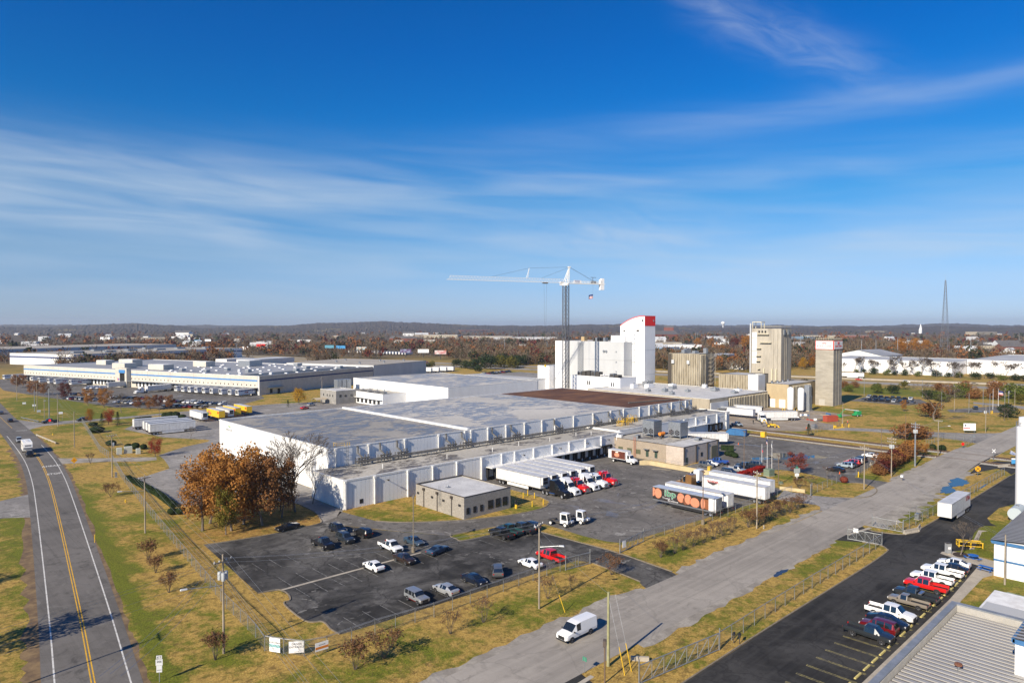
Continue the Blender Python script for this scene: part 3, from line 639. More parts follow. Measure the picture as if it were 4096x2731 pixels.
def tractor_kit(kind='sleeper'):
 """long-nosed road tractor; front at +x, fifth wheel near x = -2.2"""
 if kind in TRC: return TRC[kind]
 if kind == 'sleeper':
  st = [(-1.55, 1.2, .75, 1.9, 1.08, 3.72), (-1.5, 1.22, .62, 1.9, 1.12, 3.80), (-.25, 1.22, .62, 1.9, 1.12, 3.86), (.05, 1.22, .62, 1.88, 1.1, 3.7), (.15, 1.21, .62, 1.86, 1.06, 3.5), (.95, 1.2, .62, 1.84, .98, 2.95), (1.05, 1.2, .62, 1.82, .98, 2.85), (1.62, 1.14, .62, 1.76, .94, 1.92), (3.05, 1.06, .6, 1.52, .80, 1.66), (3.42, .96, .6, 1.16, .72, 1.22)]
  tags = 'bbbbgbwbb'
 elif kind == 'flat':
  st = [(-1.55, 1.2, .75, 1.9, 1.1, 3.2), (-1.5, 1.2, .62, 1.9, 1.12, 3.28), (-.1, 1.2, .62, 1.9, 1.12, 3.28), (0, 1.2, .62, 1.88, 1.08, 3.1), (.15, 1.18, .62, 1.86, 1.02, 2.98), (.85, 1.16, .62, 1.84, .98, 2.92), (.95, 1.16, .62, 1.82, .98, 2.88), (1.3, 1.1, .62, 1.80, .92, 1.96), (3.3, .92, .6, 1.66, .62, 1.80), (3.55, .84, .6, 1.3, .56, 1.4)]
  tags = 'bbbbgbwbb'
 body, ws, rw, sg = loft(st, tags)
 kit = [K('cab', body.mesh('cab', [paint('white'), M_BLACKP], 38), pf=True), K('windscreen', ws.mesh('windscreen', M_GLASS))]
 kit += [K('side_window', g_.mesh('side_window', M_GLASS)) for g_ in sg]
 L1 = st[-1][0]
 kit.append(K('grille', MB().box(L1 - .1, -.5, .7, L1 + .03, .5, 1.35).mesh('grille', M_CHROME if kind == 'flat' else M_BLACKP)))
 bp = MB().box(L1 - .18, -1.18, .38, L1 + .12, 1.18, .72); kit.append(K('bumper', bp.mesh('bumper', M_CHROME if kind == 'flat' else paint('white')), pf=(kind != 'flat')))
 fr = MB().box(-4.6, -.42, .72, 3.0, .42, .98); fr.lathe([(.5, .98), (.5, 1.12), (.45, 1.14)], 12, 0, (-2.9, 0)); kit.append(K('chassis', fr.mesh('chassis', M_STEELF)))
 for s in (-1, 1):
  kit.append(K('fuel_tank', MB().tube((-1.6, s * .98, .68), (.2, s * .98, .68), .32, None, 12).mesh('fuel_tank', M_CHROME, 40)))
  kit.append(K('headlight', MB().box(L1 - .35, s * .72, .95, L1 - .02, s * 1.02, 1.22).mesh('headlight', M_LAMP)))
  kit.append(K('mirror', MB().box(1.25, s * 1.22, 1.85, 1.4, s * 1.48, 2.6).mesh('mirror', M_CHROME if kind == 'flat' else M_BLACKP)))
  if kind == 'flat': kit.append(K('exhaust_stack', MB().tube((-.0, s * 1.2, 1.0), (-.0, s * 1.2, 3.9), .09, None, 8).mesh('exhaust_stack', M_CHROME, 40)))
  fd = MB()
  n = 8
  for i in range(n):
   a, b_ = math.pi * i / n, math.pi * (i + 1) / n
   fd.quad((2.5 + .68 * math.cos(a), s * .82, .52 + .68 * math.sin(a)), (2.5 + .68 * math.cos(a), s * 1.24, .52 + .68 * math.sin(a)), (2.5 + .68 * math.cos(b_), s * 1.24, .52 + .68 * math.sin(b_)), (2.5 + .68 * math.cos(b_), s * .82, .52 + .68 * math.sin(b_)))
  kit.append(K('fender', fd.mesh('fender', paint('white')), pf=True))
 kit += rig_wheels((2.5,), 1.25, dual=False) + rig_wheels((-2.4, -3.7), 1.25)
 TRC[kind] = kit; return kit
def yard_tractor_kit():
 b = MB().extr([(.2, .75), (1.95, .75), (2.05, 1.3), (1.75, 2.75), (.2, 2.75)], 'y', -1.15, .15); b.box(.15, -1.2, 2.72, 1.85, .2, 2.82); b.extr([(1.2, .6), (2.2, .6), (2.2, 1.15), (1.2, 1.15)], 'y', .15, 1.1)
 kit = [K('cab', b.mesh('cab', [paint('white')]), pf=True)]
 kit.append(K('windscreen', MB().quad((2.07, -1.08, 1.42), (2.07, .08, 1.42), (1.80, .08, 2.62), (1.80, -1.08, 2.62)).mesh('windscreen', M_GLASS)))
 for y in (-1.155, .155): kit.append(K('side_window', MB().add([(.5, y, 1.45), (1.85, y, 1.45), (1.62, y, 2.6), (.5, y, 2.6)], [(0, 1, 2, 3)]).mesh('side_window', M_GLASS)))
 kit.append(K('chassis', MB().box(-3.2, -.45, .6, 2.0, .45, .9).box(2.0, -1.15, .45, 2.25, 1.15, .75).mesh('chassis', M_STEELF)))
 kit.append(K('fifth_wheel', MB().lathe([(.55, .9), (.55, 1.15), (.4, 1.2)], 14, 0, (-2.0, 0)).mesh('fifth_wheel', M_STEELF)))
 kit.append(K('exhaust_stack', MB().tube((.0, .5, .9), (.0, .5, 3.1), .09, None, 8).mesh('exhaust_stack', M_STEELF)))
 kit.append(K('air_tank', MB().tube((-.9, -.9, .75), (.1, -.9, .75), .22, None, 10).mesh('air_tank', M_STEELF)))
 return kit + rig_wheels((1.35,), 1.2, dual=False, rim=M_RIMW, key='yt') + rig_wheels((-2.1,), 1.2, rim=M_RIMW, key='yt')

# ------------------------------------------------------------------ vehicles in place
G_LOT = 'cars parked in the black asphalt front lot'
for a in (('coupe', 'black', -15.8, -5.6, '-x', 'black coupe parked alone beside the brown oak trees'),
          ('suv', 'navy', -9.2, -14.0, '-y', 'dark blue utility vehicle parked farthest back in the front lot row'),
          ('suv', 'slate', -11.2, -20.3, '-y', 'slate blue utility vehicle beside the black pickup in the front lot'),
          ('suv', 'black', -6.9, -19.6, '+y', 'black utility vehicle with its tail towards the white pickup'),
          ('ext', 'black', -15.8, -20.2, '-y', 'black pickup truck with open bed near the oak trees'),
          ('ext', 'white', -7.7, -30.4, '-y', 'white pickup truck next to the lamp post in the front lot'),
          ('sedan', 'steelblue', -2.6, -30.6, '-y', 'steel blue sedan parked just behind the lamp post base'),
          ('coupe', 'steelblue', -2.4, -37.6, R(14), 'blue coupe parked across the stalls in front of the lamp post'),
          ('sedan', 'brown', -9.4, -37.4, '-y', 'dark brown sedan in front of the white pickup'),
          ('sedan', 'white', -15.3, -36.8, '+y', 'white sedan parked alone on the concrete strip'),
          ('boxy_suv', 'jeep', -17.8, -52.8, '-y', 'grey boxy sport utility vehicle with a red lower panel'),
          ('sedan', 'silver', -12.7, -53.2, '+y', 'silver sedan parked next to the grey boxy utility vehicle'),
          ('sedan', 'navy', -6.9, -53.2, '-y', 'dark blue sedan in the lot row along the chain-link fence'),
          ('suv', 'grey', -1.7, -52.9, R(50), 'dark grey crossover seen from behind near the fence'),
          ('sedan', 'white', 4.8, -54.0, '+y', 'white sedan beside the red pickup at the lot entrance'),
          ('crew', 'red', 9.7, -54.2, '+y', 'red pickup truck with black bed cover by the lot gate'),
          ('crew', 'black', 12.3, -38.6, '+y', 'black crew-cab pickup at the island end, first of its row'),
          ('ext', 'teal', 15.0, -38.2, '+y', 'dark teal pickup between two black vehicles by the island'),
          ('crew', 'charcoal', 17.6, -39.0, '+y', 'charcoal pickup third along the row by the island'),
          ('suv', 'navy', 20.0 - .2, -38.9, '+y', 'dark blue utility vehicle at the far end of the island row')):
 car(*a, group=G_LOT)
o = [x for x in COL.objects if x.get('label', '').startswith('grey boxy')][0]
for s in (-1, 1): MB().box(-.8, s * .885, .44, .9, s * .892, .56).obj('lower_panel', paint('darkred'), o)
G_R = 'vehicles parked along the yellow stalls'
for a in (('sedan', 'white', 57.2, -103.6, '+y', 'white sedan with sunroof at the far end of the yellow stalls'),
          ('sedan', 'black', 54.2, -104.0, '+y', 'black sedan half hidden behind the white crew-cab pickup'),
          ('crew', 'white', 51.2, -103.4, '+y', 'white crew-cab pickup with black bed cover in the yellow stalls'),
          ('crew', 'white', 46.4, -103.2, '+y', 'white crew-cab pickup with open bed beside the bright red pickup'),
          ('crew', 'red', 42.2, -103.5, '+y', 'bright red crew-cab pickup in the yellow stalls'),
          ('ext', 'charcoal', 37.0, -103.6, '+y', 'black pickup with a steel toolbox in its bed'),
          ('small', 'tan', 33.6, -103.6, '+y', 'tan compact pickup truck in the yellow stalls'),
          ('crew', 'white', 27.2, -103.2, '-y', 'lifted white crew-cab pickup facing the near building'),
          ('sedan', 'navy', 24.2, -103.8, '-y', 'dark blue sedan next to the lifted white pickup'),
          ('suv', 'darkred', 21.4, -103.6, '+y', 'dark red utility vehicle between blue sedan and grey pickup'),
          ('ext', 'charcoal', 18.3, -103.4, '-y', 'charcoal grey pickup, nearest in the yellow stalls')):
 car(*a, group=G_R, sc=1.06 if 'lifted' in a[5] else 1)
o = [x for x in COL.objects if 'toolbox' in x.get('label', '')][0]
MB().box(-.95, -.8, 1.1, -.5, .8, 1.32).obj('toolbox', M_ALU, o)
car('van', 'white', -9.0, -76.6, '-x', 'white cargo van driving on the service road', name='cargo_van')
G_O = 'cars in the office lot'
for a in (('suv', 'grey', 99.9, -31.2, R(-82), 'grey crossover parked against the pink panel building'), ('sedan', 'white', 103.2, -30.6, R(-82), 'white car tucked behind the grey crossover'),
          ('crew', 'blue', 106.6, -31.0, R(98), 'bright blue pickup truck beside the garage door'), ('ext', 'navy', 106.2, -40.0, R(98), 'dark navy pickup near the brown lamp post'),
          ('suv', 'slate', 110.6, -40.2, R(98), 'dark slate utility vehicle nearest the flagpoles'), ('suv', 'navy', 95.6, -40.8, '-y', 'dark blue utility vehicle by the steel handrail'),
          ('ext', 'silver', 99.8, -40.4, '-y', 'silver pickup truck between navy vehicle and red hedge'),
          ('sedan', 'white', 150.2, -58.4, R(96), 'white sedan standing alone at the lot end by the cones'), ('suv', 'navy', 140.2, -58.6, '+y', 'dark blue utility vehicle in the stalls by the low fence'), ('suv', 'silver', 137.0, -58.8, '+y', 'silver utility vehicle beside the dark blue one by the low fence'),
          ('suv', 'red', 133.8, -59.0, '+y', 'red crossover in the office lot stalls'), ('sedan', 'slate', 131.2, -59.2, '+y', 'slate sedan between the red and pale blue crossovers'), ('suv', 'pale', 128.4, -59.2, '+y', 'pale blue crossover in the office lot stalls'), ('sedan', 'black', 121.0, -59.3, '+y', 'black sedan at the end of the stalls beside an orange cone')):
 car(*a, group=G_O)
# on the left road
car('suv', 'silver', -38.2, 158, R(-93), 'silver utility vehicle following the white travel trailer')
car('crew', 'black', -40.0, 124.2, R(-94), 'black pickup truck towing the white travel trailer')
car('sedan', 'black', -32.6, 223, R(88), 'black car with lit tail lamps waiting at the junction')
car('sedan', 'grey', -31.8, 258, R(88), 'grey car on the left road beyond the junction')
car('crew', 'charcoal', -21.0, 206.8, R(185), 'dark pickup truck on the side road near the stop sign')
car('suv', 'black', -9.5, 204.6, R(183), 'black car on the side road behind the small orange tree')

def fifth_wheel():
 e = thing('travel_trailer', 'white fifth-wheel travel trailer on the left road', 'camper', (-39.4, 133.5, .012), R(-94))
 b = MB().extr([(-4.6, .75), (2.6, .75), (2.6, 1.6), (4.6, 1.6), (4.9, 2.1), (4.55, 3.1), (4.1, 3.65), (-4.6, 3.6)], 'y', -1.22, 1.22)
 b.obj('body', pm('camper gelcoat', (.78, .77, .74), None, rough=.3), e)
 for s in (-1, 1):
  MB().box(-4.5, s * 1.222, 1.5, 4.2, s * 1.228, 1.62).obj('stripe', pm('grey camper stripe', (.16, .15, .15)), e)
  for x in (-3, -.6, 2.0): MB().box(x, s * 1.222, 2.1, x + 1, s * 1.235, 2.8).obj('window', M_GLASS, e)
 MB().box(4.72, -.8, 2.0, 4.80, .8, 2.9).obj('nose_cap', pm('grey nose cap', (.28, .28, .29)), e)
 for x in (-1.6, 1.4): MB().box(x, -.35, 3.6, x + .8, .35, 3.9).obj('roof_vent', M_TWHITE, e)
 for x in (-1.2, -.2):
  for s in (-1, 1):
   t, d = wheel_meshes(.38, .24, ('rv',), M_RIMW); w = mobj('wheel', t, e, (x, s * 1.08, .38)); mobj('rim', d, w)
fifth_wheel()

# rigs at the docks
DX = [43.6, 47.1, 50.6, 54.2, 57.8, 61.7]
for i, (x, kd, col, lab) in enumerate(zip(DX, ('sleeper', 'sleeper', 'flat', 'sleeper', 'flat', 'flat'), ('navy', 'white', 'red', 'white', 'white', 'red'),
  ('black sleeper tractor at the near end of the dock row', 'white sleeper tractor next to the black one at the dock', 'red long-nosed tractor between two white ones at the dock', 'white sleeper tractor beside the red long-nosed one', 'white long-nosed tractor with chrome grille at the dock', 'dark red long-nosed tractor at the far end of the row'))):
 spawn(tractor_kit(kd), 'road_tractor', lab, 'truck', (x, -24.4, .015), -math.pi / 2, 'road tractors backed up at the docks', paint(col if col != 'navy' else 'black'))
 spawn(trailer_kit(16.1, True, skirt=(i in (0, 3))), 'reefer_trailer', 'white refrigerated trailer backed to the dock, %s from the near end' % ORD[i], 'trailer', (x, -11.9 + (i % 2) * .3, .015), -math.pi / 2, 'refrigerated trailers at the docks')

def print_mat(name, back, circles, back2=None):
 m = bpy.data.materials.new(name); m.use_nodes = True; T = NT(m.node_tree); b = T.n['Principled BSDF']; b.inputs['Roughness'].default_value = .4
 v = T.new('ShaderNodeTexCoord').outputs['Object']; x, y, z = T.sep(v)
 col = T.mix(T.ramp(T.noise(T.mapping(v, (1, 1, 9)), 2, 5, .7), .42, .62), back, back2 or tuple(c * 2.5 for c in back))
 for cx, cz, rx, rz, c in circles:
  wob = T.m('MULTIPLY', T.noise(v, 2.2, 2), .25)
  d = T.m('SQRT', T.m('ADD', T.m('POWER', T.m('DIVIDE', T.m('SUBTRACT', x, cx), rx), 2.), T.m('POWER', T.m('DIVIDE', T.m('SUBTRACT', z, cz), rz), 2.)))
  d = T.m('ADD', d, wob)
  cc = T.mix(T.ramp(T.noise(v, 7, 4, .7), .4, .65), c, tuple(min(1, k * 1.35) for k in c))
  col = T.mix(T.ramp(d, 1.16, 1.2, 1, 0), col, tuple(k * .32 for k in c)); col = T.mix(T.ramp(d, 1.05, 1.09, 1, 0), col, cc)
 T.l.new(col, b.inputs['Base Color']); return m
SAL = (.55, .21, .12)
M_IBP = print_mat('printed meat mural', (.02, .016, .014), [(8.0, 2.9, .8, 1.0, SAL), (6.6, 2.75, .95, 1.15, SAL), (4.6 - 4.0, 2.75, .95, 1.05, SAL), (-.6, 2.2, .7, .8, (.16, .06, .03)), (-1.2, 2.75, .85, 1.1, SAL), (-2.9, 2.35, 1.2, 1.05, SAL), (-5.9, 2.5, 1.4, 1.1, (.22, .08, .035)), (-4.9, 2.5, .55, 1.2, SAL)])
k = [list(x) for x in trailer_kit(16.1, False, side=M_IBP, roof=pm('blue grey roof sheet', (.42, .47, .55), None, rough=.4), skirt=False, rear=M_TWHITE)]
k = [tuple(x) for x in k if x[0] not in ('panel_ribs', 'rear_door')]
t_ibp = spawn(k, 'box_trailer', 'trailer with sliced meat mural and green lettering, rear open, in the yard', 'trailer', (55.6, -52.4, .015), math.pi / 2)
W = 1.30
MB().box(-8.05, W - .005, 1.16, -6.3, W + .012, 4.0).obj('side_panel', M_TWHITE, t_ibp)
MB().box(-8.0, W, 1.0, 8.0, W + .03, 1.3).box(-8.0, W, 3.92, 8.0, W + .02, 4.07).obj('side_rail', M_ALU, t_ibp)
for s in (-1, 1): MB().box(-6, s * 1.22, .42, 3.6, s * 1.27, 1.1).obj('side_skirt', M_BLACKP, t_ibp)
MB().box(-8.09, -1.2, 1.3, -8.06, 1.2, 3.95).obj('open_doorway', pm('dim trailer interior', (.26, .27, .28), (.2, .2, .2), 1, .7), t_ibp)
fg = pm('green mural lettering', (.02, .22, .09), None, rough=.4)
text('ibp', 2.0, M_PLATEW, (3.4, W + .015, 3.1), (R(90), 0, R(180)), t_ibp, 1.2, bold=.06)
text('ibp', 2.0, fg, (3.4, W + .03, 3.1), (R(90), 0, R(180)), t_ibp, 1.2, bold=.02)
text('Trusted', .55, M_PLATEW, (4.4, W + .02, 2.0), (R(90), 0, R(180)), t_ibp, 1.1)
text('Excellence', .55, M_PLATEW, (2.6, W + .02, 1.6), (R(90), 0, R(180)), t_ibp, 1.1)
spawn(trailer_kit(16.1, False, skirt=False), 'box_trailer', 'plain white box trailer standing behind the meat mural trailer', 'trailer', (60.9, -52.2, .015), math.pi / 2)
t = spawn(trailer_kit(16.1, False, skirt=False, key='logo'), 'box_trailer', 'long white trailer with a red and black wedge logo', 'trailer', (73.2, -54.6, .015), math.pi / 2)
lr = pm('red logo print', (.42, .03, .03)); lk = pm('dark logo print', (.06, .05, .05))
lg = MB().add([(6.6, W + .02, 3.1), (3.9, W + .02, 3.1), (4.0, W + .02, 2.9), (5.1, W + .02, 2.35), (6.4, W + .02, 2.75)], [(0, 1, 2, 3, 4)]); lg.obj('logo', lk, t)
text('OUTRIDER', .62, lr, (5.25, W + .03, 3.2), (R(90), 0, R(180)), t, 1.0, bold=.02)
spawn(tractor_kit('sleeper'), 'road_tractor', 'bronze brown sleeper tractor pulling the trailer with the wedge logo', 'truck', (73.0, -41.6 - .4, .015), math.pi / 2, None, paint('bronze'))
spawn(trailer_kit(16.1, False, skirt=True, key='w2'), 'box_trailer', 'white trailer parked behind the wedge logo trailer', 'trailer', (79.8, -52.6, .015), math.pi / 2)
spawn(tractor_kit('sleeper'), 'road_tractor', 'white sleeper tractor behind the bronze brown one', 'truck', (79.6, -40.2, .015), math.pi / 2, None, paint('white'))
t = spawn(trailer_kit(14.6, False, skirt=True, key='x'), 'box_trailer', 'white trailer with red lettering parked on the black lot', 'trailer', (93.2, -94.9, .015), math.pi)
text('XTRA', 1.3, pm('dark red lettering', (.28, .015, .02)), (-5.0, W + .03, 3.25), (R(90), 0, R(180)), t, .9, bold=.02)
yk = yard_tractor_kit()
spawn(yk, 'yard_tractor', 'white yard tractor, nearer of two, with short open frame', 'truck', (26.6, -41.4, .015), R(-78), 'yard tractors', paint('white'))
spawn(yk, 'yard_tractor', 'white yard tractor standing beyond the other one', 'truck', (30.6, -42.4, .015), R(-84), 'yard tractors', paint('white'))
# box truck at the far dock
t = thing('box_truck', 'brown and white delivery box truck at the far dock door', 'truck', (87.4, -10.4, .015), -math.pi / 2)
M_PIZ = print_mat('printed food advert', (.075, .022, .014), [(-1.2, 2.35, .95, .6, (.62, .25, .15)), (-1.2, 3.15, .6, .16, (.8, .75, .66))])
MB().box(-4.4, -1.25, 1.15, 2.0, 1.25, 3.65).obj('cargo_box', M_TWHITE, t)
for s in (-1, 1): MB().box(-3.2, s * 1.252, 1.3, 1.9, s * 1.27, 3.5).obj('advert_panel', M_PIZ, t)

MB().box(-4.45, -1.28, 3.65, 2.05, 1.28, 3.72).obj('roof', M_TROOF, t); MB().box(2.0, -.9, 2.6, 2.5, .9, 3.6).obj('reefer_unit', [M_TWHITE], t)
b_, ws_, rw_, sg_ = loft([(2.1, 1.05, .7, 1.6, .98, 2.5), (2.15, 1.08, .6, 1.6, 1.0, 2.6), (2.45, 1.08, .6, 1.6, 1.0, 2.62), (3.15, 1.08, .6, 1.58, .96, 2.55), (3.2, 1.08, .6, 1.58, .96, 2.52), (3.6, 1.05, .6, 1.55, .9, 1.75), (4.8, .95, .6, 1.3, .75, 1.42), (4.95, .9, .62, 1.0, .7, 1.05)], 'bbgbwbb')
b_.obj('cab', [paint('white'), M_BLACKP], t, smooth=38); ws_.obj('windscreen', M_GLASS, t)
for q in sg_: q.obj('side_window', M_GLASS, t)
MB().box(-4.4, -.45, .75, 4.6, .45, 1.1).obj('chassis', M_STEELF, t); MB().box(4.9, -.5, .65, 5.0, .5, 1.0).obj('grille', M_BLACKP, t)
for x, du in ((4.0, False), (-2.6, True)):
 for s in (-1, 1):
  tm, dm = wheel_meshes(.48, .5 if du else .28, ('bt', du), M_RIMW); w = mobj('wheel', tm, t, (x, s * (1.0 if not du else .9), .48)); mobj('rim', dm, w)

# trailers west of the cold store
for i, (x, y) in enumerate(((7.9, 143.2), (8.4, 148.4), (8.6, 153.0), (7.3, 161.8))):
 spawn(trailer_kit(16.1, False, skirt=(i == 0)), 'box_trailer', 'white trailer in the west lot, %s of the four side by side' % ('nearest', 'second', 'third', 'farthest')[i], 'trailer', (x, y, .015), R(-2), 'white trailers in the west lot')
spawn(trailer_kit(14.6, True, skirt=False), 'reefer_trailer', 'white refrigerated trailer beside the yellow trailers in the west lot', 'trailer', (27.4, 172.2, .015), -math.pi / 2)
M_YT = print_mat('yellow snack advert print', (.78, .47, .02), [(-3.2, 2.2, 1.6, .55, (.5, .16, .03)), (-5.5, 2.0, 1.0, .7, (.07, .2, .03)), (6.2, 3.2, .7, .5, (.55, .03, .02)), (-4.5, 2.9, 1.3, .5, (.62, .22, .1))], (.85, .55, .04))
spawn(trailer_kit(14.6, False, side=M_YT, skirt=False), 'box_trailer', 'yellow trailer with snack food print, nearest of the yellow ones', 'trailer', (35.0, 173.2, .015), -math.pi / 2, 'yellow trailers in the west lot')
spawn(trailer_kit(14.6, True, skirt=False), 'reefer_trailer', 'white refrigerated trailer wedged between two yellow trailers', 'trailer', (39.6, 175.0, .015), -math.pi / 2)
spawn(trailer_kit(14.6, False, side=M_YT, skirt=False), 'box_trailer', 'yellow trailer, middle one of the three yellow ones', 'trailer', (44.2, 178.6, .015), -math.pi / 2, 'yellow trailers in the west lot')
spawn(trailer_kit(14.6, False, side=M_YT, skirt=False), 'box_trailer', 'yellow trailer, farthest one of the three yellow ones', 'trailer', (50.2, 181.0, .015), -math.pi / 2, 'yellow trailers in the west lot')

# distribution centre trailers, backed to its long dock front
DCA = R(19.5); DU = Vector((math.cos(DCA), math.sin(DCA), 0)); DVv = Vector((-DU.y, DU.x, 0)); DC0 = Vector((91, 258.4, 0))
M_PF = bpy.data.materials.new('white side with navy lettering band'); M_PF.use_nodes = True
def _pf():
 T = NT(M_PF.node_tree); b = T.n['Principled BSDF']; b.inputs['Roughness'].default_value = .45
 v = T.new('ShaderNodeTexCoord').outputs['Object']; x, y, z = T.sep(v)
 band = T.m('MULTIPLY', T.ramp(z, 3.05, 3.08), T.ramp(z, 3.78, 3.8, 1, 0))
 let = T.m('MULTIPLY', T.ramp(T.noise(T.mapping(v, (2.6, 0, .5)), 1, 1), .5, .52), T.m('MULTIPLY', T.ramp(z, 3.2, 3.22), T.ramp(z, 3.6, 3.62, 1, 0)))
 col = T.mix(band, (.76, .76, .75), (.03, .05, .17)); col = T.mix(let, col, (.7, .7, .7))
 logo = T.m('MULTIPLY', T.m('MULTIPLY', T.ramp(x, .2, .25), T.ramp(x, 2.9, 3.0, 1, 0)), T.m('MULTIPLY', T.ramp(z, 1.95, 2.0), T.ramp(z, 2.7, 2.75, 1, 0)))
 logo = T.m('MULTIPLY', logo, T.ramp(T.noise(v, 1.8, 1), .42, .46)); col = T.mix(logo, col, (.30, .02, .03))
 T.l.new(col, b.inputs['Base Color'])
_pf()
DT = [(-2.5, 499.4), (1.8, 491.1), (6.3, 482.7), (9.8, 463.2), (11.3, 446), (14.9, 433.1), (16.8, 421.7), (23.2, 407.5), (36.3, 367.5), (53.3, 326.1), (60.4, 309.9), (62.0, 302.1), (64.0, 296.6), (66.0, 291.2), (68.2, 284.8), (70.1, 277.7), (72.6, 270.0), (75.2, 263.0), (77.3, 257.5)]
for i, p in enumerate(DT):
 c = Vector((*p, .015)) + DU * 7.6; white = i in (8, 15, 17)
 spawn(trailer_kit(14.6, True, side=None if white else M_PF, skirt=False, key='pf%d' % white), 'reefer_trailer', '%s trailer at the distribution centre dock, %s from the left' % ('plain white' if white else 'white and navy lettered', ORD[i]), 'trailer', c, DCA + math.pi, 'trailers at the distribution centre docks')
spawn(tractor_kit('sleeper'), 'road_tractor', 'white sleeper tractor standing out in the distribution centre yard', 'truck', (43.5, 319.8, .015), DCA + math.pi, None, paint('white'))
spawn(trailer_kit(16.1, False, skirt=False), 'box_trailer', 'white trailer coupled to the tractor in the distribution centre yard', 'trailer', Vector((43.5, 319.8, .015)) + DU * 12, DCA + math.pi)
for i, (x, y) in enumerate(((27.6, 373.5), (30.2, 370.5), (33.0, 367.5))):
 car('van', 'white', x, y, DCA + math.pi, 'white van in the distribution centre yard, %s of three' % ('left', 'middle', 'right')[i], 'white vans in the distribution centre yard')

# rows of small parked cars
FC = ['black', 'black', 'silver', 'navy', 'white', 'grey', 'slate', 'black', 'silver', 'white', 'darkred', 'charcoal', 'tan', 'navy']
def row(a, b, n, ang, rowname, seed):
 rr = random.Random(seed)
 for i in range(n):
  p = Vector(a).lerp(Vector(b), i / max(1, n - 1)); kd = rr.choice(('sedan', 'sedan', 'suv', 'suv', 'crew')); c = rr.choice(FC)
  o = mobj('parked_car', far_car(kd, c), None, (p.x, p.y, .02), ang + (math.pi if rr.random() < .5 else 0) + rr.uniform(-.04, .04))
  tag(o, '%s %s, %s from the left in the %s' % (dict(charcoal='dark grey', slate='blue grey', navy='dark blue', darkred='dark red').get(c, c), dict(sedan='sedan', suv='utility vehicle', crew='pickup')[kd], ORD[i], rowname), 'car', 'small cars parked in rows')
row((11.5, 336.5), (21, 322), 6, DCA, 'far short depot row', 1)
row((4.4, 312.5), (14, 291), 8, DCA, 'left depot row', 2)
row((24, 297), (36, 281), 7, DCA, 'row behind the orange oak', 3)
row((20, 272), (28.5, 251), 8, DCA, 'row beside the bare lawn tree', 4)
row((41, 257), (57, 224), 13, DCA, 'long right depot row', 5)
row((33.6, 235), (44.4, 215), 8, DCA, 'front right depot row', 6)
row((336.5, 6), (341.5, -14), 8, R(4), 'rear mill staff row', 7)
row((320, 3), (323.5, -20), 9, R(4), 'front mill staff row', 8)
row((-28, 560), (-20, 520), 8, DCA, 'far left corner row', 11)
row((292, 291), (334, 303), 9, R(110), 'first cold store row', 12)
row((300, 298), (340, 310), 9, R(110), 'second cold store row', 13)
row((244, 350), (272, 352), 7, R(100), 'row by the rear trailer park', 14)
for nm, kd, c, x, y, a, lab in (('moving_car', 'sedan', 'red', 466, 58, -76, 'red car on the near motorway carriageway'), ('moving_car', 'suv', 'white', 468, 26, -76, 'white utility vehicle on the near motorway carriageway'), ('moving_car', 'sedan', 'tan', 484, -12, -76, 'tan car on the near motorway carriageway'),
  ('moving_pickup', 'crew', 'white', 509, -18, 104, 'white pickup towing a flat trailer on the motorway'), ('parked_suv', 'suv', 'black', 318.5, -49, 20, 'black utility vehicle alone in the visitor lot'), ('moving_car', 'sedan', 'darkred', 373, 478, 104, 'dark red car on the motorway by the billboards')):
 tag(mobj(nm, far_car(kd, c), None, (x, y, .03), R(a)), lab, 'car')
HA = R(104)
def hw(x, y, lab, rev=False, col='white', tl=True):
 a = HA + (math.pi if rev else 0); d = Vector((math.cos(a), math.sin(a), 0)); p = Vector((x, y, .03))
 spawn(tractor_kit('sleeper'), 'road_tractor', lab + ' tractor', 'truck', p, a, None, paint(col))
 if tl: spawn(trailer_kit(16.1, False, skirt=True), 'box_trailer', 'white trailer behind the ' + lab + ' tractor', 'trailer', p - d * 12, a)
hw(485, 82, 'white sleeper truck passing along the far carriageway'); hw(517, -58 + 14, 'white truck at the right end of the far carriageway')
hw(470, 128, 'dark red truck on the motorway between the concrete towers', col='darkred', tl=False)
# trucks and plant in the works yard
spawn(trailer_kit(16.1, False, skirt=False, key='m1'), 'box_trailer', 'white trailer at the tan plant, nearer the crane side', 'trailer', (207.5, 17.4, .015), R(-88))
spawn(trailer_kit(16.1, True, skirt=False), 'reefer_trailer', 'white refrigerated trailer parked behind another at the tan plant', 'trailer', (219.2, 20.2, .015), R(-84))
spawn(trailer_kit(16.1, False, skirt=True), 'box_trailer', 'long white trailer broadside in the works yard', 'trailer', (209.8, -.6, .015), R(142))
spawn(tractor_kit('sleeper'), 'road_tractor', 'white tractor turning in the works yard towards the camera', 'truck', (201.0, 2.6, .015), R(225), None, paint('white'))
spawn(trailer_kit(14.6, True, skirt=False), 'reefer_trailer', 'white refrigerated trailer at the brick building beside the hedge', 'trailer', (133.5, -10.6, .015), R(-44))
spawn(tractor_kit('flat'), 'road_tractor', 'dark long-nosed tractor beside the brick building', 'truck', (127, -15.5, .015), R(-40), None, paint('charcoal'))
car('ext', 'pale', 181.8, 3.6, R(-120), 'pale green flatbed pickup in the works yard')

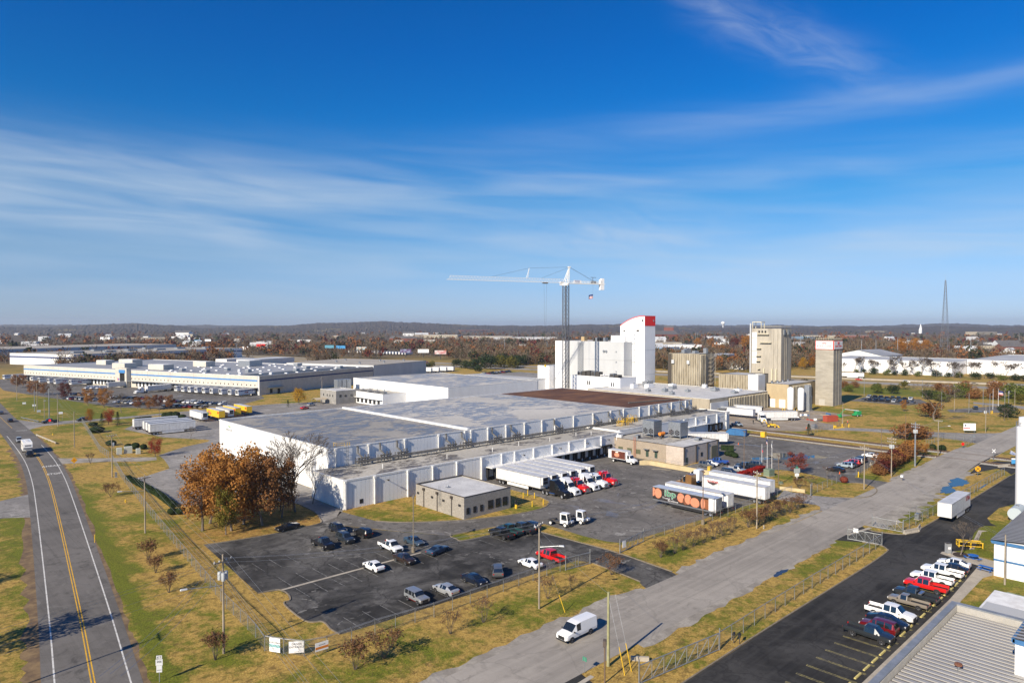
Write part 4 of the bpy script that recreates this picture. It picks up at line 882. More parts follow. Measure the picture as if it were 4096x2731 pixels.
# ------------------------------------------------------------------ buildings
M_PANEL = pm('white insulated wall panel', (.80, .80, .79), (.75, .75, .74), .35, .5, stretch=(1, 1, .35))
M_PANELB = pm('white joint backing', (.55, .55, .55), None, rough=.6)
M_FLASH = pm('white roof flashing', (.80, .80, .78), (.66, .65, .62), .8, .5)
M_GREYP = pm('light grey metal cladding', (.56, .57, .57), (.50, .51, .52), .15, .5, stretch=(1, 1, .3))
M_MILL = pm('light grey mill cladding', (.50, .51, .515), (.46, .47, .475), .15, .5, stretch=(1, 1, .3))
M_TANC = pm('tan precast concrete', (.42, .37, .285), (.33, .285, .215), .35, .85, fine=2.2, stretch=(1, 1, .3))
M_SILO = pm('board marked silo concrete', (.42, .385, .32), (.32, .29, .24), .22, .88, fine=.9, stretch=(.6, .6, 2.2), detail=7)
M_SILO2 = pm('rain stained tower concrete', (.45, .41, .34), (.23, .205, .17), .12, .88, fine=.8, stretch=(1, 1, .22), lo=.45, hi=.72, detail=7)
M_FIN = pm('weathered concrete fin', (.42, .375, .285), (.25, .215, .155), .5, .85, stretch=(1, 1, .25))
M_DARK = pm('dark opening', (.02, .02, .022), None, rough=.7)
M_WGLASS = pm('building window glass', (.015, .018, .022), None, rough=.05, spec=.7)
M_DKTRIM = pm('dark brown trim', (.045, .036, .03), (.07, .055, .045), 2, .6)
M_GALV = pm('galvanised steel', (.40, .42, .44), (.30, .32, .34), 2.5, .45, metal=.7)
M_YSAFE = pm('yellow safety paint', (.78, .48, .02), (.6, .38, .03), 3, .5)
M_BLUEF = pm('blue fascia paint', (.055, .17, .36), (.045, .14, .30), 1, .5)
M_REDP = pm('red cladding', (.82, .012, .010), None, rough=.45)
M_WHT = pm('clean white cladding', (.82, .82, .82), (.78, .78, .78), .2, .5)
M_PIPE = pm('frosted pipe insulation', (.085, .082, .076), (.15, .14, .125), 1.5, .6)
M_DOOR = pm('off white dock door', (.60, .60, .57), (.5, .5, .47), 2, .6)
def roof_mat(name, dry, dry2, wet, wetamt=.5, sc=.16, patch=.05):
 def f(T, b, pos):
  p = T.mapping(pos, (.55, 1.5, 1))
  w = T.noise(pos, patch, 4, .6, .6); e = T.vor(T.vm('ADD', p, T.noise(p, .7, 4, .7, 0, 1)), sc * 2, 'DISTANCE_TO_EDGE')
  n = T.noise(p, sc * 1.6, 6, .65, 1.2); fine = T.noise(pos, 1.4, 5, .7)
  isl = T.m('MULTIPLY', T.ramp(n, .46, .50), T.ramp(w, .60 - wetamt * .28, .68 - wetamt * .28))     # ponded water between dry islands
  edge = T.m('MULTIPLY', T.ramp(e, 0, .05, 1, 0), T.ramp(w, .38, .55))
  col = T.mix(T.ramp(fine, .3, .7), dry, dry2); col = T.mix(T.m('MULTIPLY', edge, .8), col, tuple(k * .3 for k in dry2))
  col = T.mix(T.ramp(T.noise(pos, .02, 3), .35, .65, 0, .35), col, tuple(k * .62 for k in dry))
  seam = T.ramp(T.m('ABSOLUTE', T.m('SUBTRACT', T.m('FRACT', T.m('MULTIPLY', T.sep(pos)[1], .33)), .5)), .0, .02, 1, 0)
  col = T.mix(T.m('MULTIPLY', seam, .25), col, tuple(k * .4 for k in dry))
  col = T.mix(isl, col, wet)
  T.l.new(col, b.inputs['Base Color']); T.l.new(T.ramp(isl, 0, 1, .85, .32), b.inputs['Roughness'])
  T.l.new(T.bump(T.m('MULTIPLY', T.m('SUBTRACT', 1., isl), fine), .15, .02), b.inputs['Normal'])
 return ground_mat(name, f)
M_ROOF1 = roof_mat('grey membrane roof with ponding', (.29, .275, .25), (.40, .38, .345), (.15, .145, .15), .66)
M_ROOF2 = roof_mat('pale membrane roof with ponding', (.46, .44, .40), (.56, .535, .49), (.24, .235, .24), .78)
M_ROOF3 = roof_mat('dirty low roof', (.40, .375, .32), (.52, .49, .43), (.14, .125, .11), .5, .3, .1)
M_ROOFB = pm('rusty brown gravel roof', (.085, .034, .018), (.20, .09, .036), .09, .95, detail=9, stretch=(.7, 1.6, 1), lo=.4, hi=.72)
M_ROOFW = pm('white coated roof', (.66, .65, .62), (.52, .51, .49), .25, .6, fine=2)
M_ROOFG = pm('pale grey roof membrane', (.42, .42, .41), (.52, .51, .49), .06, .6, fine=.5)
M_ROOFD = pm('grey depot roof membrane', (.30, .305, .31), (.38, .38, .38), .05, .55, fine=.3)
M_ROOFT = pm('tan aggregate roof', (.42, .38, .32), (.34, .31, .26), .05, .8, fine=.4)
M_ROOFK = pm('dark roof membrane', (.06, .07, .08), (.10, .11, .12), .08, .6)
def block_mat(name, c, mortar, w=.4, h=.2):
 def f(T, b, pos):
  x, y, z = T.sep(pos); u = T.m('ADD', x, y)
  br = T.new('ShaderNodeTexBrick'); br.offset = .5; br.inputs['Scale'].default_value = 1; br.inputs['Mortar Size'].default_value = .018
  br.inputs['Brick Width'].default_value = w; br.inputs['Row Height'].default_value = h
  br.inputs['Color1'].default_value = (*c, 1); br.inputs['Color2'].default_value = (*[k * .72 for k in c], 1); br.inputs['Mortar'].default_value = (*mortar, 1)
  T.l.new(T.comb(u, z, 0.), br.inputs['Vector'])
  col = T.mix(T.ramp(T.noise(pos, .8, 5, .7), .3, .7, 0, .4), br.outputs['Color'], tuple(k * .6 for k in c))
  T.l.new(col, b.inputs['Base Color']); b.inputs['Roughness'].default_value = .9
  T.l.new(T.bump(br.outputs['Fac'], -.5, .03), b.inputs['Normal'])
 return ground_mat(name, f)
M_CMU = block_mat('split face concrete block', (.40, .365, .315), (.22, .20, .18))
M_BRICK = block_mat('tan brick wall', (.44, .36, .27), (.30, .25, .2), .3, .1)
M_PINK = pm('pinkish stucco panel', (.55, .47, .40), (.48, .41, .35), .4, .85, fine=1.5)

def part(mb, name, mat, e, smooth=0):
 return mb.obj(name, mat, e, (-e.location.x, -e.location.y, -e.location.z), 0, smooth)
def bldg(name, label, x0, y0, x1, y1, z, wall, roof, cat='building', group=None, coping=None, par=.25, z0=0, base=0):
 e = thing(name, label, cat, ((x0 + x1) / 2, (y0 + y1) / 2, base), 0, group)
 w = MB(); p = [(x0, y0), (x1, y0), (x1, y1), (x0, y1)]
 w.add([(x, y, zz) for zz in (z0, z) for x, y in p], [(0, 1, 5, 4), (1, 2, 6, 5), (2, 3, 7, 6), (3, 0, 4, 7)])
 part(w, 'wall', wall, e)
 part(MB().add([(x, y, z - par) for x, y in p], [(0, 1, 2, 3)]), 'roof', roof, e)
 if coping:
  c = MB(); t = .22
  c.box(x0 - .04, y0 - .04, z - .06, x1 + .04, y0 + t, z + .05); c.box(x0 - .04, y1 - t, z - .06, x1 + .04, y1 + .04, z + .05)
  c.box(x0 - .04, y0 + t, z - .06, x0 + t, y1 - t, z + .05); c.box(x1 - t, y0 + t, z - .06, x1 + .04, y1 - t, z + .05)
  part(c, 'coping', coping, e)
 return e
def repeat(e, name, me, pts, rz=0):
 for p in pts: mobj(name, me, e, (p[0] - e.location.x, p[1] - e.location.y, p[2] - e.location.z), rz)
def box_me(name, dx, dy, dz, mat): return MB().box(-dx / 2, -dy / 2, 0, dx / 2, dy / 2, dz).mesh(name, mat)

# --- cold store, tall hall
cs = bldg('cold_store', 'huge white windowless cold store with ponded grey roof', 4.6, 15.3, 167, 86, 11.1, M_PANELB, M_ROOF1, par=.18)
[o for o in cs.children if o.name.startswith('roof')][0].name = 'roof_base'
for n, xa, xb, m, zz in (('roof', 4.8, 48.4, M_ROOF1, 10.98), ('roof', 49.2, 126, M_ROOF2, 10.98), ('roof', 126, 166.8, M_ROOFB, 11.0)):
 part(MB().box(xa, 15.6, zz - .04, xb, 85.8, zz), n, m, cs)
part(MB().box(48.3, 15.2, 10.5, 49.3, 86.1, 11.55), 'roof_divider', M_FLASH, cs)
part(MB().box(4.45, 15.15, 10.9, 4.85, 86.1, 11.2).box(4.85, 85.7, 10.9, 167.1, 86.1, 11.3).box(4.85, 15.15, 10.92, 167.1, 15.45, 11.12), 'coping', M_FLASH, cs)
pm1 = box_me('wall_panel', .05, 1.03, 10.9, M_PANEL); pm2 = box_me('wall_panel', 1.03, .05, 4.5, M_PANEL)
repeat(cs, 'wall_panel', pm1, [(4.575, 15.85 + 1.1 * i, 0) for i in range(64)])
repeat(cs, 'wall_panel', pm2, [(5.15 + 1.1 * i, 15.275, 6.45) for i in range(147)])
dsp = MB().box(-.13, -.34, 0, .13, -.08, 4.2).box(-.3, -.45, 4.0, .3, -.06, 4.55).mesh('downspout', M_FLASH)
repeat(cs, 'downspout', dsp, [(x, 15.25, 6.45) for x in (6.4, 15.7, 26.7, 37.9, 47.3, 49.6, 56.1, 63.4, 71.2, 79, 85, 94.1, 104.2, 113.8, 121.2, 130.8, 137, 143.3, 151.8, 161.8)])
ld = MB()
for x in (9.2, 9.75): ld.tube((x, 14.9, 6.5), (x, 14.9, 12.3), .04, None, 5)
for k in range(16): ld.tube((9.2, 14.9, 6.8 + k * .33), (9.75, 14.9, 6.8 + k * .33), .025, None, 4)
part(ld, 'ladder', M_GALV, cs)
rl_ = MB()
for a, b in (((7.0, 15.6), (9.2, 15.6)), ((9.9, 15.6), (10.6, 15.6)), ((7.0, 15.6), (7.0, 17.2))):
 for z in (11.5, 12.0): rl_.tube((*a, z), (*b, z), .045, None, 5)
 for p in (a, b): rl_.tube((*p, 11), (*p, 12.02), .045, None, 5)
part(rl_, 'guard_rail', M_YSAFE, cs)
sg = part(MB().box(4.44, 74.6, 8.2, 4.52, 80.6, 10.7), 'sign_panel', M_PLATEW, cs)
o = text('americold', 1.25, pm('grey sign lettering', (.12, .13, .13)), (4.42 - cs.location.x, 77.6 - cs.location.y, 8.85), (R(90), 0, R(-90)), cs, .95)
lf = MB()
for a0, ln, w in ((20, 1.6, .22), (70, .9, .16), (140, 1.5, .2)):
 c, s = math.cos(R(a0)), math.sin(R(a0)); lf.add([(4.41, 77.6 - q * c * ln + r * s * w, 9.65 + q * s * ln * .7 + r * c * w) for q, r in ((0, 0), (.5, 1), (1, 0), (.5, -1))], [(0, 1, 2, 3)])
part(lf, 'sign_leaf', pm('green sign leaf', (.12, .30, .05)), cs)
# --- dock hall in front of it
dk = bldg('dock_hall', 'long low white dock hall along the truck yard', 0, 0, 101, 15.0, 6.45, M_PANELB, M_ROOF3, par=.12)
part(MB().box(-.12, -.12, 6.2, 101.1, .35, 6.6).box(-.12, .35, 6.2, .3, 14.95, 6.6).box(100.7, .35, 6.2, 101.1, 14.95, 6.6), 'coping', M_FLASH, dk)
repeat(dk, 'wall_panel', box_me('wall_panel', 1.03, .05, 6.2, M_PANEL), [(.55 + 1.1 * i, -.025, 0) for i in range(92)])
repeat(dk, 'wall_panel', box_me('wall_panel', .05, 1.07, 6.2, M_PANEL), [(-.025, .6 + 1.1 * i, 0) for i in range(13)])
pil = MB().box(-.16, -.38, 0, .16, -.05, 6.3).box(-.28, -.44, 5.9, .28, -.05, 6.42).mesh('downspout', M_FLASH)
repeat(dk, 'downspout', pil, [(x, -.02, 0) for x in (.35, 7.9, 17.1, 24.5, 32.1, 40.4, 47.6, 52.5, 59.9, 67.6, 74.9, 82.3, 89.9, 98.4)])
part(MB().box(42, -2.6, 3.5, 87, -.06, 3.72), 'canopy', M_FLASH, dk)
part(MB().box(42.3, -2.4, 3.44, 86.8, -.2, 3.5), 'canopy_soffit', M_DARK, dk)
rod = MB()
for k in range(15): rod.tube((43 + k * 3.1, -2.5, 3.72), (43 + k * 3.1, -.1, 5.3), .035, None, 4, caps=False)
part(rod, 'canopy_rods', M_GALV, dk)
seal = MB().box(-1.5, -.75, .9, -1.0, -.06, 3.4).box(1.0, -.75, .9, 1.5, -.06, 3.4).box(-1.5, -.75, 3.4 - .45, 1.5, -.06, 3.43).box(-1.3, -.4, 0, 1.3, -.06, .9).mesh('dock_seal', M_DARK)
ddo = MB().box(-1.0, -.16, .9, 1.0, -.06, 3.0).mesh('dock_door', M_DOOR)
for x in [43.6 + 3.55 * i for i in range(15)]:
 if x > 97: break
 repeat(dk, 'dock_door', ddo, [(x, 0, 0)]); repeat(dk, 'dock_seal', seal, [(x, 0, 0)])
fl = MB().box(-.06, -.75, -.06, .06, -.05, .06).box(-.2, -1.0, -.14, .2, -.7, .14).mesh('floodlight', M_STEELF)
repeat(dk, 'floodlight', fl, [(x, 0, 5.1) for x in (11.2, 55.6, 70.6, 82.8, 93.2)])
part(MB().box(4.0, -.09, .7, 4.9, -.05, 1.7), 'vent', M_DARK, dk)
for x, y in ((14, 6), (33, 5), (48, 4), (60, 6), (72, 5), (85, 6), (90, 4)): part(MB().tube((x, y, 6.3), (x, y, 7.5), .09, None, 6), 'vent_pipe', M_FLASH, dk)
# --- far dock hall beyond the machine room
d2 = bldg('far_dock_hall', 'white dock hall beyond the brick machine room', 101, 1.5, 172, 15.0, 6.9, M_PANELB, M_ROOF3, par=.12)
part(MB().box(101.1, 1.4, 6.6, 172.1, 1.8, 7.05).box(171.7, 1.8, 6.6, 172.1, 14.9, 7.05), 'coping', M_FLASH, d2)
repeat(d2, 'wall_panel', box_me('wall_panel', 1.07, .05, 6.6, M_PANEL), [(101.6 + 1.1 * i, 1.475, 0) for i in range(64)])
repeat(d2, 'downspout', pil, [(x, 1.45, .4) for x in (139, 147, 154.5, 162, 169)])
repeat(d2, 'dock_seal', seal, [(x, 1.5, 0) for x in (157.3, 160.9, 164.2)]); repeat(d2, 'dock_door', ddo, [(x, 1.5, 0) for x in (157.3, 160.9, 164.2)])
part(MB().box(141, .3, 3.8, 155, 1.4, 4.0), 'canopy', M_FLASH, d2); repeat(d2, 'floodlight', fl, [(152, 1.5, 5.6), (165.5, 1.5, 5.6)])
part(MB().box(172.0, 4.5, 0, 172.08, 8.0, 4.4), 'door_opening', M_DARK, d2)
# --- pipe rack along the dock roofs
pr = thing('pipe_rack', 'dark refrigeration pipe rack running along the dock roof', 'pipework', (80, 13, 6.4))
for k in range(4): part(MB().tube((11, 12.4 + k * .38, 7.35), (166, 12.4 + k * .38, 7.35), .18, None, 8), 'pipe', M_PIPE, pr, 40)
sup = MB().box(-.06, -.9, 0, .06, -.8, .9).box(-.06, .8, 0, .06, .9, .9).box(-.06, -.95, .78, .06, .95, .88).mesh('support', M_GALV)
repeat(pr, 'support', sup, [(11.5 + 3.1 * i, 13, 6.35) for i in range(50)])
vs_ = MB()
for x in (-1.1, -.4, .3, 1.0): vs_.tube((x, 0, 0), (x, 0, 1.3 + .5 * (x > .2)), .11, None, 6); vs_.box(x - .2, -.2, .9, x + .2, .2, 1.2)
vs_.tube((-1.4, 0, 1.1), (1.4, 0, 1.1), .12, None, 6); vs_.tube((-.4, 0, 1.3), (-.4, 1.6, 1.9), .16, None, 6); vs_.tube((-.4, 1.6, 1.9), (-.4, 1.6, 3.2), .16, None, 6); vs_.tube((-.4, 1.6, 3.2), (-.4, 2.4, 3.2), .16, None, 6); vs_.box(-1.6, -.7, .3, 1.6, -.6, .36); vs_.box(-1.5, .7, -.1, -1.4, .8, 1.2)
vs_.v = [(x * 1.25, y * 1.2, z * 1.25) for x, y, z in vs_.v]; vm_ = vs_.mesh('valve_station', pm('grimy valve steel', (.17, .165, .155), (.10, .095, .09), 2, .6, metal=.3))
repeat(pr, 'valve_station', vm_, [(x, 13.0, 6.7) for x in (13, 19.5, 24.7, 41, 46.6, 58.2, 65.9, 85.1, 105, 113, 119.3, 140.4, 149.5, 159.3, 165)])
part(MB().tube((142, 9.2, 7.3), (168, 9.2, 7.3), .3, None, 8).tube((132, 21, 11.9), (158, 15.5, 11.9), .25, None, 8).tube((158, 15.5, 11.9), (158, 15.2, 8), .25, None, 8), 'header_pipe', M_PIPE, pr, 40)
for x, y, lab in ((112, 8.2, 'yellow stepped access platform on the dock roof, nearer one'), (121, 11, 'yellow stepped access platform on the dock roof, farther one')):
 e = thing('access_platform', lab, 'platform', (x, y, 6.7), 0, 'yellow roof platforms')
 for s in (0, 2.2):
  MB().tube((-2.2, s - 1, 0), (-.8, s - 1, 1.6), .07, None, 5).tube((.8, s - 1, 1.6), (2.2, s - 1, 0), .07, None, 5).tube((-.8, s - 1, 2.6), (.8, s - 1, 2.6), .06, None, 5).tube((-2.2, s - 1, 1), (-.8, s - 1, 2.6), .06, None, 5).tube((.8, s - 1, 2.6), (2.2, s - 1, 1), .06, None, 5).tube((-.8, s - 1, 0), (-.8, s - 1, 2.6), .06, None, 5).tube((.8, s - 1, 0), (.8, s - 1, 2.6), .06, None, 5).obj('stair_frame', M_YSAFE, e)
 MB().box(-.8, -1, 1.55, .8, 1.2, 1.63).obj('deck', M_YSAFE, e)
 for k in range(5):
  for sg_ in (-1, 1): MB().box(sg_ * (2.1 - k * .28) - .14, -1, .1 + k * .32, sg_ * (2.1 - k * .28) + .14, 1.2, .14 + k * .32).obj('tread', M_YSAFE, e)
# --- machine room
mr = bldg('machine_room', 'tan brick machine room with pink stucco end', 96.8, -25.4, 117, .8, 5.35, M_PINK, M_ROOFW, coping=M_DKTRIM, par=.2)
part(MB().box(96.74, -19.4, .02, 96.8, .7, 5.28), 'brick_facing', M_BRICK, mr)
part(MB().box(97.1, -17.6, 5.17, 116.7, .5, 5.22), 'brown_roof', M_ROOF3, mr)
for x in (97.0, 103.4, 109.8, 115.8): part(MB().box(x, -25.6, 0, x + .3, -25.42, 5.2).box(x - .15, -25.7, 4.9, x + .45, -25.42, 5.3), 'downspout', M_DKTRIM, mr)
part(MB().box(112.3, -25.5, 0, 115.4, -25.42, 3.9), 'garage_door', pm('olive roller door', (.13, .125, .085)), mr)
part(MB().box(106.2, -25.48, 1.6, 107.2, -25.42, 2.7), 'vent', M_DARK, mr); part(MB().box(98.1, -25.48, 0, 99.0, -25.42, 2.15), 'door', pm('green steel door', (.035, .06, .045)), mr)
for y in (-16.4, -13.2): part(MB().box(96.66, y, .9, 96.73, y + 1.0, 3.0), 'door', MAT['green steel door'], mr); part(MB().box(95.7, y - .4, 3.2, 96.73, y + 1.4, 3.34), 'door_canopy', M_GALV, mr)
for y in (-10.2, -6.9, -3.4): part(MB().box(96.68, y, 1.3, 96.73, y + 1.8, 2.7), 'window', pm('olive louvre', (.10, .105, .06)), mr)
rlad = MB()
for y in (-8.6, -8.0): rlad.tube((96.2, y, .3), (96.2, y, 6.6), .05, None, 5)
for k in range(18): rlad.tube((96.2, -8.6, .5 + k * .33), (96.2, -8.0, .5 + k * .33), .03, None, 4)
part(rlad, 'ladder', pm('red oxide ladder', (.42, .10, .035)), mr)
for i, (x, y) in enumerate(((108.5, -6.2), (111.6, -14.0))):
 e = thing('cooling_tower', 'grey evaporative condenser with twin fans on the machine room, %s one' % ('farther', 'nearer')[i], 'cooling tower', (x, y, 5.2), 0, 'condensers on the machine room roof')
 MB().box(-2.2, -2.2, .8, 2.2, 2.2, 5.2).obj('casing', M_GALV, e)
 for xx in (-2.1, 2.1):
  for yy in (-2.1, 2.1): MB().box(xx - .1, yy - .1, 0, xx + .1, yy + .1, .8).obj('leg', M_GALV, e)
 for s in (-1, 1):
  f = MB(); n = 16
  f.add([(-2.24, s * 1.05 + .9 * math.cos(2 * math.pi * k / n), 1.9 + .9 * math.sin(2 * math.pi * k / n)) for k in range(n)], [tuple(range(n))[::-1]])
  fo = f.obj('fan_opening', M_DARK, e)
  h = MB()
  for k in range(6):
   a = math.pi * k / 3; h.add([(-2.28, s * 1.05 + r * math.cos(a + d), 1.9 + r * math.sin(a + d)) for r, d in ((.12, -.3), (.85, -.16), (.85, .16), (.12, .3))], [(0, 1, 2, 3)])
  h.obj('fan_blades', M_ALU, fo)
 rr_ = MB()
 for z in (3.2, 4.2): rr_.box(-2.26, -2.26, z, 2.26, 2.26, z + .08)
 for a, b in (((-2.4, -2.4), (2.4, -2.4)), ((2.4, -2.4), (2.4, 2.4)), ((-2.4, -2.4), (-2.4, 2.4)), ((-2.4, 2.4), (2.4, 2.4))):
  rr_.tube((*a, 6.2), (*b, 6.2), .04, None, 4); rr_.tube((*a, 5.7), (*b, 5.7), .04, None, 4); rr_.tube((*a, 5.2), (*a, 6.2), .04, None, 4)
 rr_.obj('guard_rail', M_GALV, e)
e = thing('pressure_vessel', 'orange pressure vessel between the roof condensers', 'tank', (107.6, -10.5, 5.25)); MB().tube((-1.2, 0, 1.3), (1.2, 0, 1.3), .55, None, 14).obj('shell', pm('orange vessel paint', (.7, .22, .03)), e, smooth=40); MB().box(-.9, -.4, 0, -.7, .4, 1.0).box(.7, -.4, 0, .9, .4, 1.0).obj('saddle', M_STEELF, e)
for x, y, w, d, h, lab in ((101, -6, 1.5, 1.2, 1.2, 'small grey box unit on the machine room, nearest the ladder'), (116, -9, 1.2, 1.2, 3.8, 'tall narrow duct on the machine room roof'), (112, -21, 2.2, 1.6, .9, 'flat white roof unit near the pink end')):
 e = thing('roof_unit', lab, 'roof unit', (x, y, 5.2)); MB().box(-w / 2, -d / 2, .1, w / 2, d / 2, h).obj('casing', M_GALV, e); MB().box(-w / 2 + .1, -d / 2 - .02, .25, w / 2 - .1, -d / 2 + .02, h - .15).obj('grille', M_STEELF, e)
tag(MB().prism([(88.2, -16), (90.6, -16), (91.1, -16.5), (91.1, -44.6), (90.6, -44.6), (90.4, -18)], 0, 1.25).obj('retaining_wall', pm('buff painted concrete', (.60, .48, .27), (.50, .40, .24), .3, .8, fine=1)), 'long buff retaining wall between yard and machine room', 'wall')
tag(MB().prism([(88.8, -58.2), (89.2, -58.2), (90.6, -63.9), (90.2, -63.9)], 0, .8).obj('low_wall', MAT['buff painted concrete']), 'short buff low wall beside the gate drive', 'wall')
e = thing('handrail', 'white handrail on top of the buff retaining wall', 'railing', (91, -30, 1.2))
hr = MB()
for z in (.55, 1.05): hr.tube((0, 13, z), (0, -14, z), .035, None, 5)
hr.obj('rails', M_GALV, e)
for k in range(14): MB().tube((0, 13 - k * 2.07, 0), (0, 13 - k * 2.07, 1.05), .035, None, 5).obj('post', M_GALV, e)
# --- block office
of = bldg('block_office', 'small grey block drivers office with white flat roof', 14.6, -24.4, 28.1, -7.0, 4.72, M_CMU, M_ROOFW, coping=M_DKTRIM, par=.3)
for k, (x, w, h) in enumerate(((15.2, .85, 1.35), (17.1, .85, 1.35), (19.0, .85, 1.35), (21.3, 1.5, 1.9), (23.5, 1.5, 1.9), (25.6, 1.5, 1.9))):
 fr = part(MB().box(x, -24.45, 1.0, x + w, -24.41, 1.0 + h), 'window', M_DKTRIM, of); MB().box(x + .06, -24.48, 1.06, x + w - .06, -24.455, .94 + h).obj('pane', M_WGLASS, fr, (0, 0, 0))
for y in (-10.2, -15.2, -20.3):
 part(MB().tube((14.4, y, 0), (14.4, y, 3.9), .07, None, 6).box(14.2, y - .3, 3.8, 14.58, y + .3, 4.3), 'downspout', M_DKTRIM, of)
for y in (-7.9, -13.2, -17.3, -22.9): part(MB().box(14.54, y - .42, 2.5, 14.58, y + .42, 3.0), 'vent', M_DARK, of)
part(MB().tube((14.3, -16.0, 1.5), (14.3, -16.0, 5.8), .04, None, 5).tube((14.3, -16.5, 1.5), (14.3, -16.5, 5.8), .04, None, 5).box(14.28, -16.5, 2, 14.32, -16, 2.05).box(14.28, -16.5, 3, 14.32, -16, 3.05).box(14.28, -16.5, 4, 14.32, -16, 4.05).box(14.28, -16.5, 5, 14.32, -16, 5.05), 'ladder', M_GALV, of)
part(MB().lathe([(.45, 4.5), (.2, 4.7), (.05, 5.0)], 10, 0, (18.6, -13.8)).box(18.1, -14.3, 4.45, 19.1, -13.4, 4.55), 'satellite_dish', M_GALV, of)
for i, (x, y) in enumerate(((30.0, -22.2), (33, -21.0), (36.4, -20.0), (32.4, -27.0), (35.4, -27.6), (38.2, -22), (38.9, -19))):
 o = MB().lathe([(.11, 0), (.11, 1.25), (.06, 1.35)], 10).obj('bollard', M_YSAFE, None, (x, y, 0)); tag(o, 'yellow steel bollard near the block office, %s one' % ORD[i], 'bollard', 'yellow bollards beside the block office')
e = thing('litter_bin', 'yellow waste drum with black lid outside the block office', 'bin', (28.9, -25.4, 0)); MB().lathe([(.3, 0), (.3, .85), (.28, .9)], 12).obj('drum', M_YSAFE, e); MB().lathe([(.32, .9), (.3, 1.0), (.1, 1.05)], 12).obj('lid', M_BLACKP, e)
# --- rear cold store and annex
b2 = bldg('rear_cold_store', 'white cold store behind the main one with pale roof', 127.6, 125.4, 190, 214, 11, M_PANELB, M_ROOF2, coping=M_FLASH, par=.2)
repeat(b2, 'wall_panel', box_me('wall_panel', .05, 2.17, 10.8, M_PANEL), [(127.575, 126.5 + 2.2 * i, 0) for i in range(40)])
repeat(b2, 'wall_panel', box_me('wall_panel', 2.17, .05, 10.8, M_PANEL), [(128.7 + 2.2 * i, 125.375, 0) for i in range(28)])
an = bldg('cold_store_annex', 'low white dock annex of the rear cold store', 113, 160.4, 127.5, 193, 6.2, M_PANEL, M_ROOF3, coping=M_FLASH)
part(MB().box(111.5, 160.6, 3.2, 113, 190, 3.4), 'canopy', M_FLASH, an)
for y in range(163, 190, 4): part(MB().box(112.9, y, .6, 112.97, y + 2.2, 3), 'dock_door', M_DARK, an)
for k in range(4): part(MB().tube((116.5, 164 + k * 7, 6.1), (116.5, 164 + k * 7, 8.4), .2, None, 6).box(115.6, 163.2 + k * 7, 6.1, 117.6, 165.2 + k * 7, 7.1), 'pipe_cluster', M_GALV, an)
part(MB().tube((115.5, 162, 6.9), (115.5, 192, 6.9), .25, None, 6), 'pipe_run', M_PIPE, an)
gb = bldg('grey_plant_room', 'square grey concrete plant room by the orange maple', 101, 186, 113, 203, 7, pm('grey concrete wall', (.30, .285, .265), (.24, .23, .21), .5, .9), M_ROOFW, coping=M_FLASH)
for y in (189, 192, 195, 199): part(MB().box(100.94, y, 3.6, 100.99, y + .8, 4.8), 'window', M_WGLASS, gb)
for x in (103, 106, 109.5): part(MB().box(x, 185.94, 3.6, x + 1.2, 185.99, 4.8), 'window', M_WGLASS, gb)
e = thing('steel_tank_stand', 'grey cooling units behind the grey plant room', 'cooling tower', (117, 208, 0))
for k in range(3): MB().box(-4 + k * 3, -2, 3, -1.4 + k * 3, 2, 11).obj('casing', M_GALV, e)
MB().box(-4, -2, 0, 5, 2, 3).obj('base', M_CONC, e)
# --- white mill block, tower and low wing
mb_ = bldg('mill_block', 'large light grey clad mill block behind the crane', 238.8, 104.5, 262, 146, 31.7, M_MILL, M_ROOFG, coping=M_FLASH)
for z in (10.5, 21.0): part(MB().box(238.74, 104.44, z, 262, 146, z + .1), 'joint_line', pm('shadow gap', (.3, .3, .3)), mb_)
for y, z in ((119.0, 26), (117.2, 26)): part(MB().tube((238.3, y, z), (238.9, y, z), .75, None, 12), 'vent', M_GALV, mb_)
for z in (25.5, 19.5, 14, 6, 3): part(MB().box(238.7, 109.6, z, 238.79, 110.4, z + .8), 'louvre', M_GALV, mb_)
wl = bldg('mill_white_wing', 'tall white clad wing on the left of the mill block', 236.5, 146.5, 262, 156, 31.7, M_WHT, M_ROOFG, coping=M_FLASH)
part(MB().box(236.4, 147.2, 12, 236.5, 147.9, 30), 'drain_pipe', M_FLASH, wl)
ws2 = bldg('mill_side_wing', 'white step-down wing at the left end of the mill', 232, 157, 262, 167, 16, M_WHT, M_ROOFG, coping=M_FLASH)
pt = bldg('roof_penthouse', 'white penthouse with railing on the mill block roof', 244, 108, 256, 118, 35.2, M_WHT, M_ROOFG, coping=M_FLASH, z0=31.5, base=31.5)
pr2 = MB()
for z in (35.8, 36.3):
 for a, b in (((244, 108), (256, 108)), ((244, 108), (244, 118)), ((256, 108), (256, 118)), ((244, 118), (256, 118))): pr2.tube((*a, z), (*b, z), .06, None, 4)
for k in range(6): pr2.tube((244, 108 + k * 2, 35.2), (244, 108 + k * 2, 36.3), .06, None, 4); pr2.tube((244 + k * 2.4, 108, 35.2), (244 + k * 2.4, 108, 36.3), .06, None, 4)
part(pr2, 'guard_rail', M_GALV, pt)
for i, (y, w, h, m) in enumerate(((121, 1.3, 2.4, M_GALV), (123, 1.3, 2.4, M_STEELF), (125, 1.3, 2.4, M_STEELF), (127, 1.3, 2.4, M_GALV), (129, 1.3, 2.2, M_STEELF), (137, 2.5, 2.8, pm('tan timber crate', (.45, .33, .18))))):
 o = MB().box(242, y, 31.5, 245, y + w, 31.5 + h).box(241.95, y + .2, 31.9, 242, y + w - .2, 31.3 + h, 0).obj('roof_unit', m); tag(o, 'unit on the mill block roof edge, %s from the penthouse' % ORD[i], 'roof unit', 'units on the mill block roof')
lad = MB()
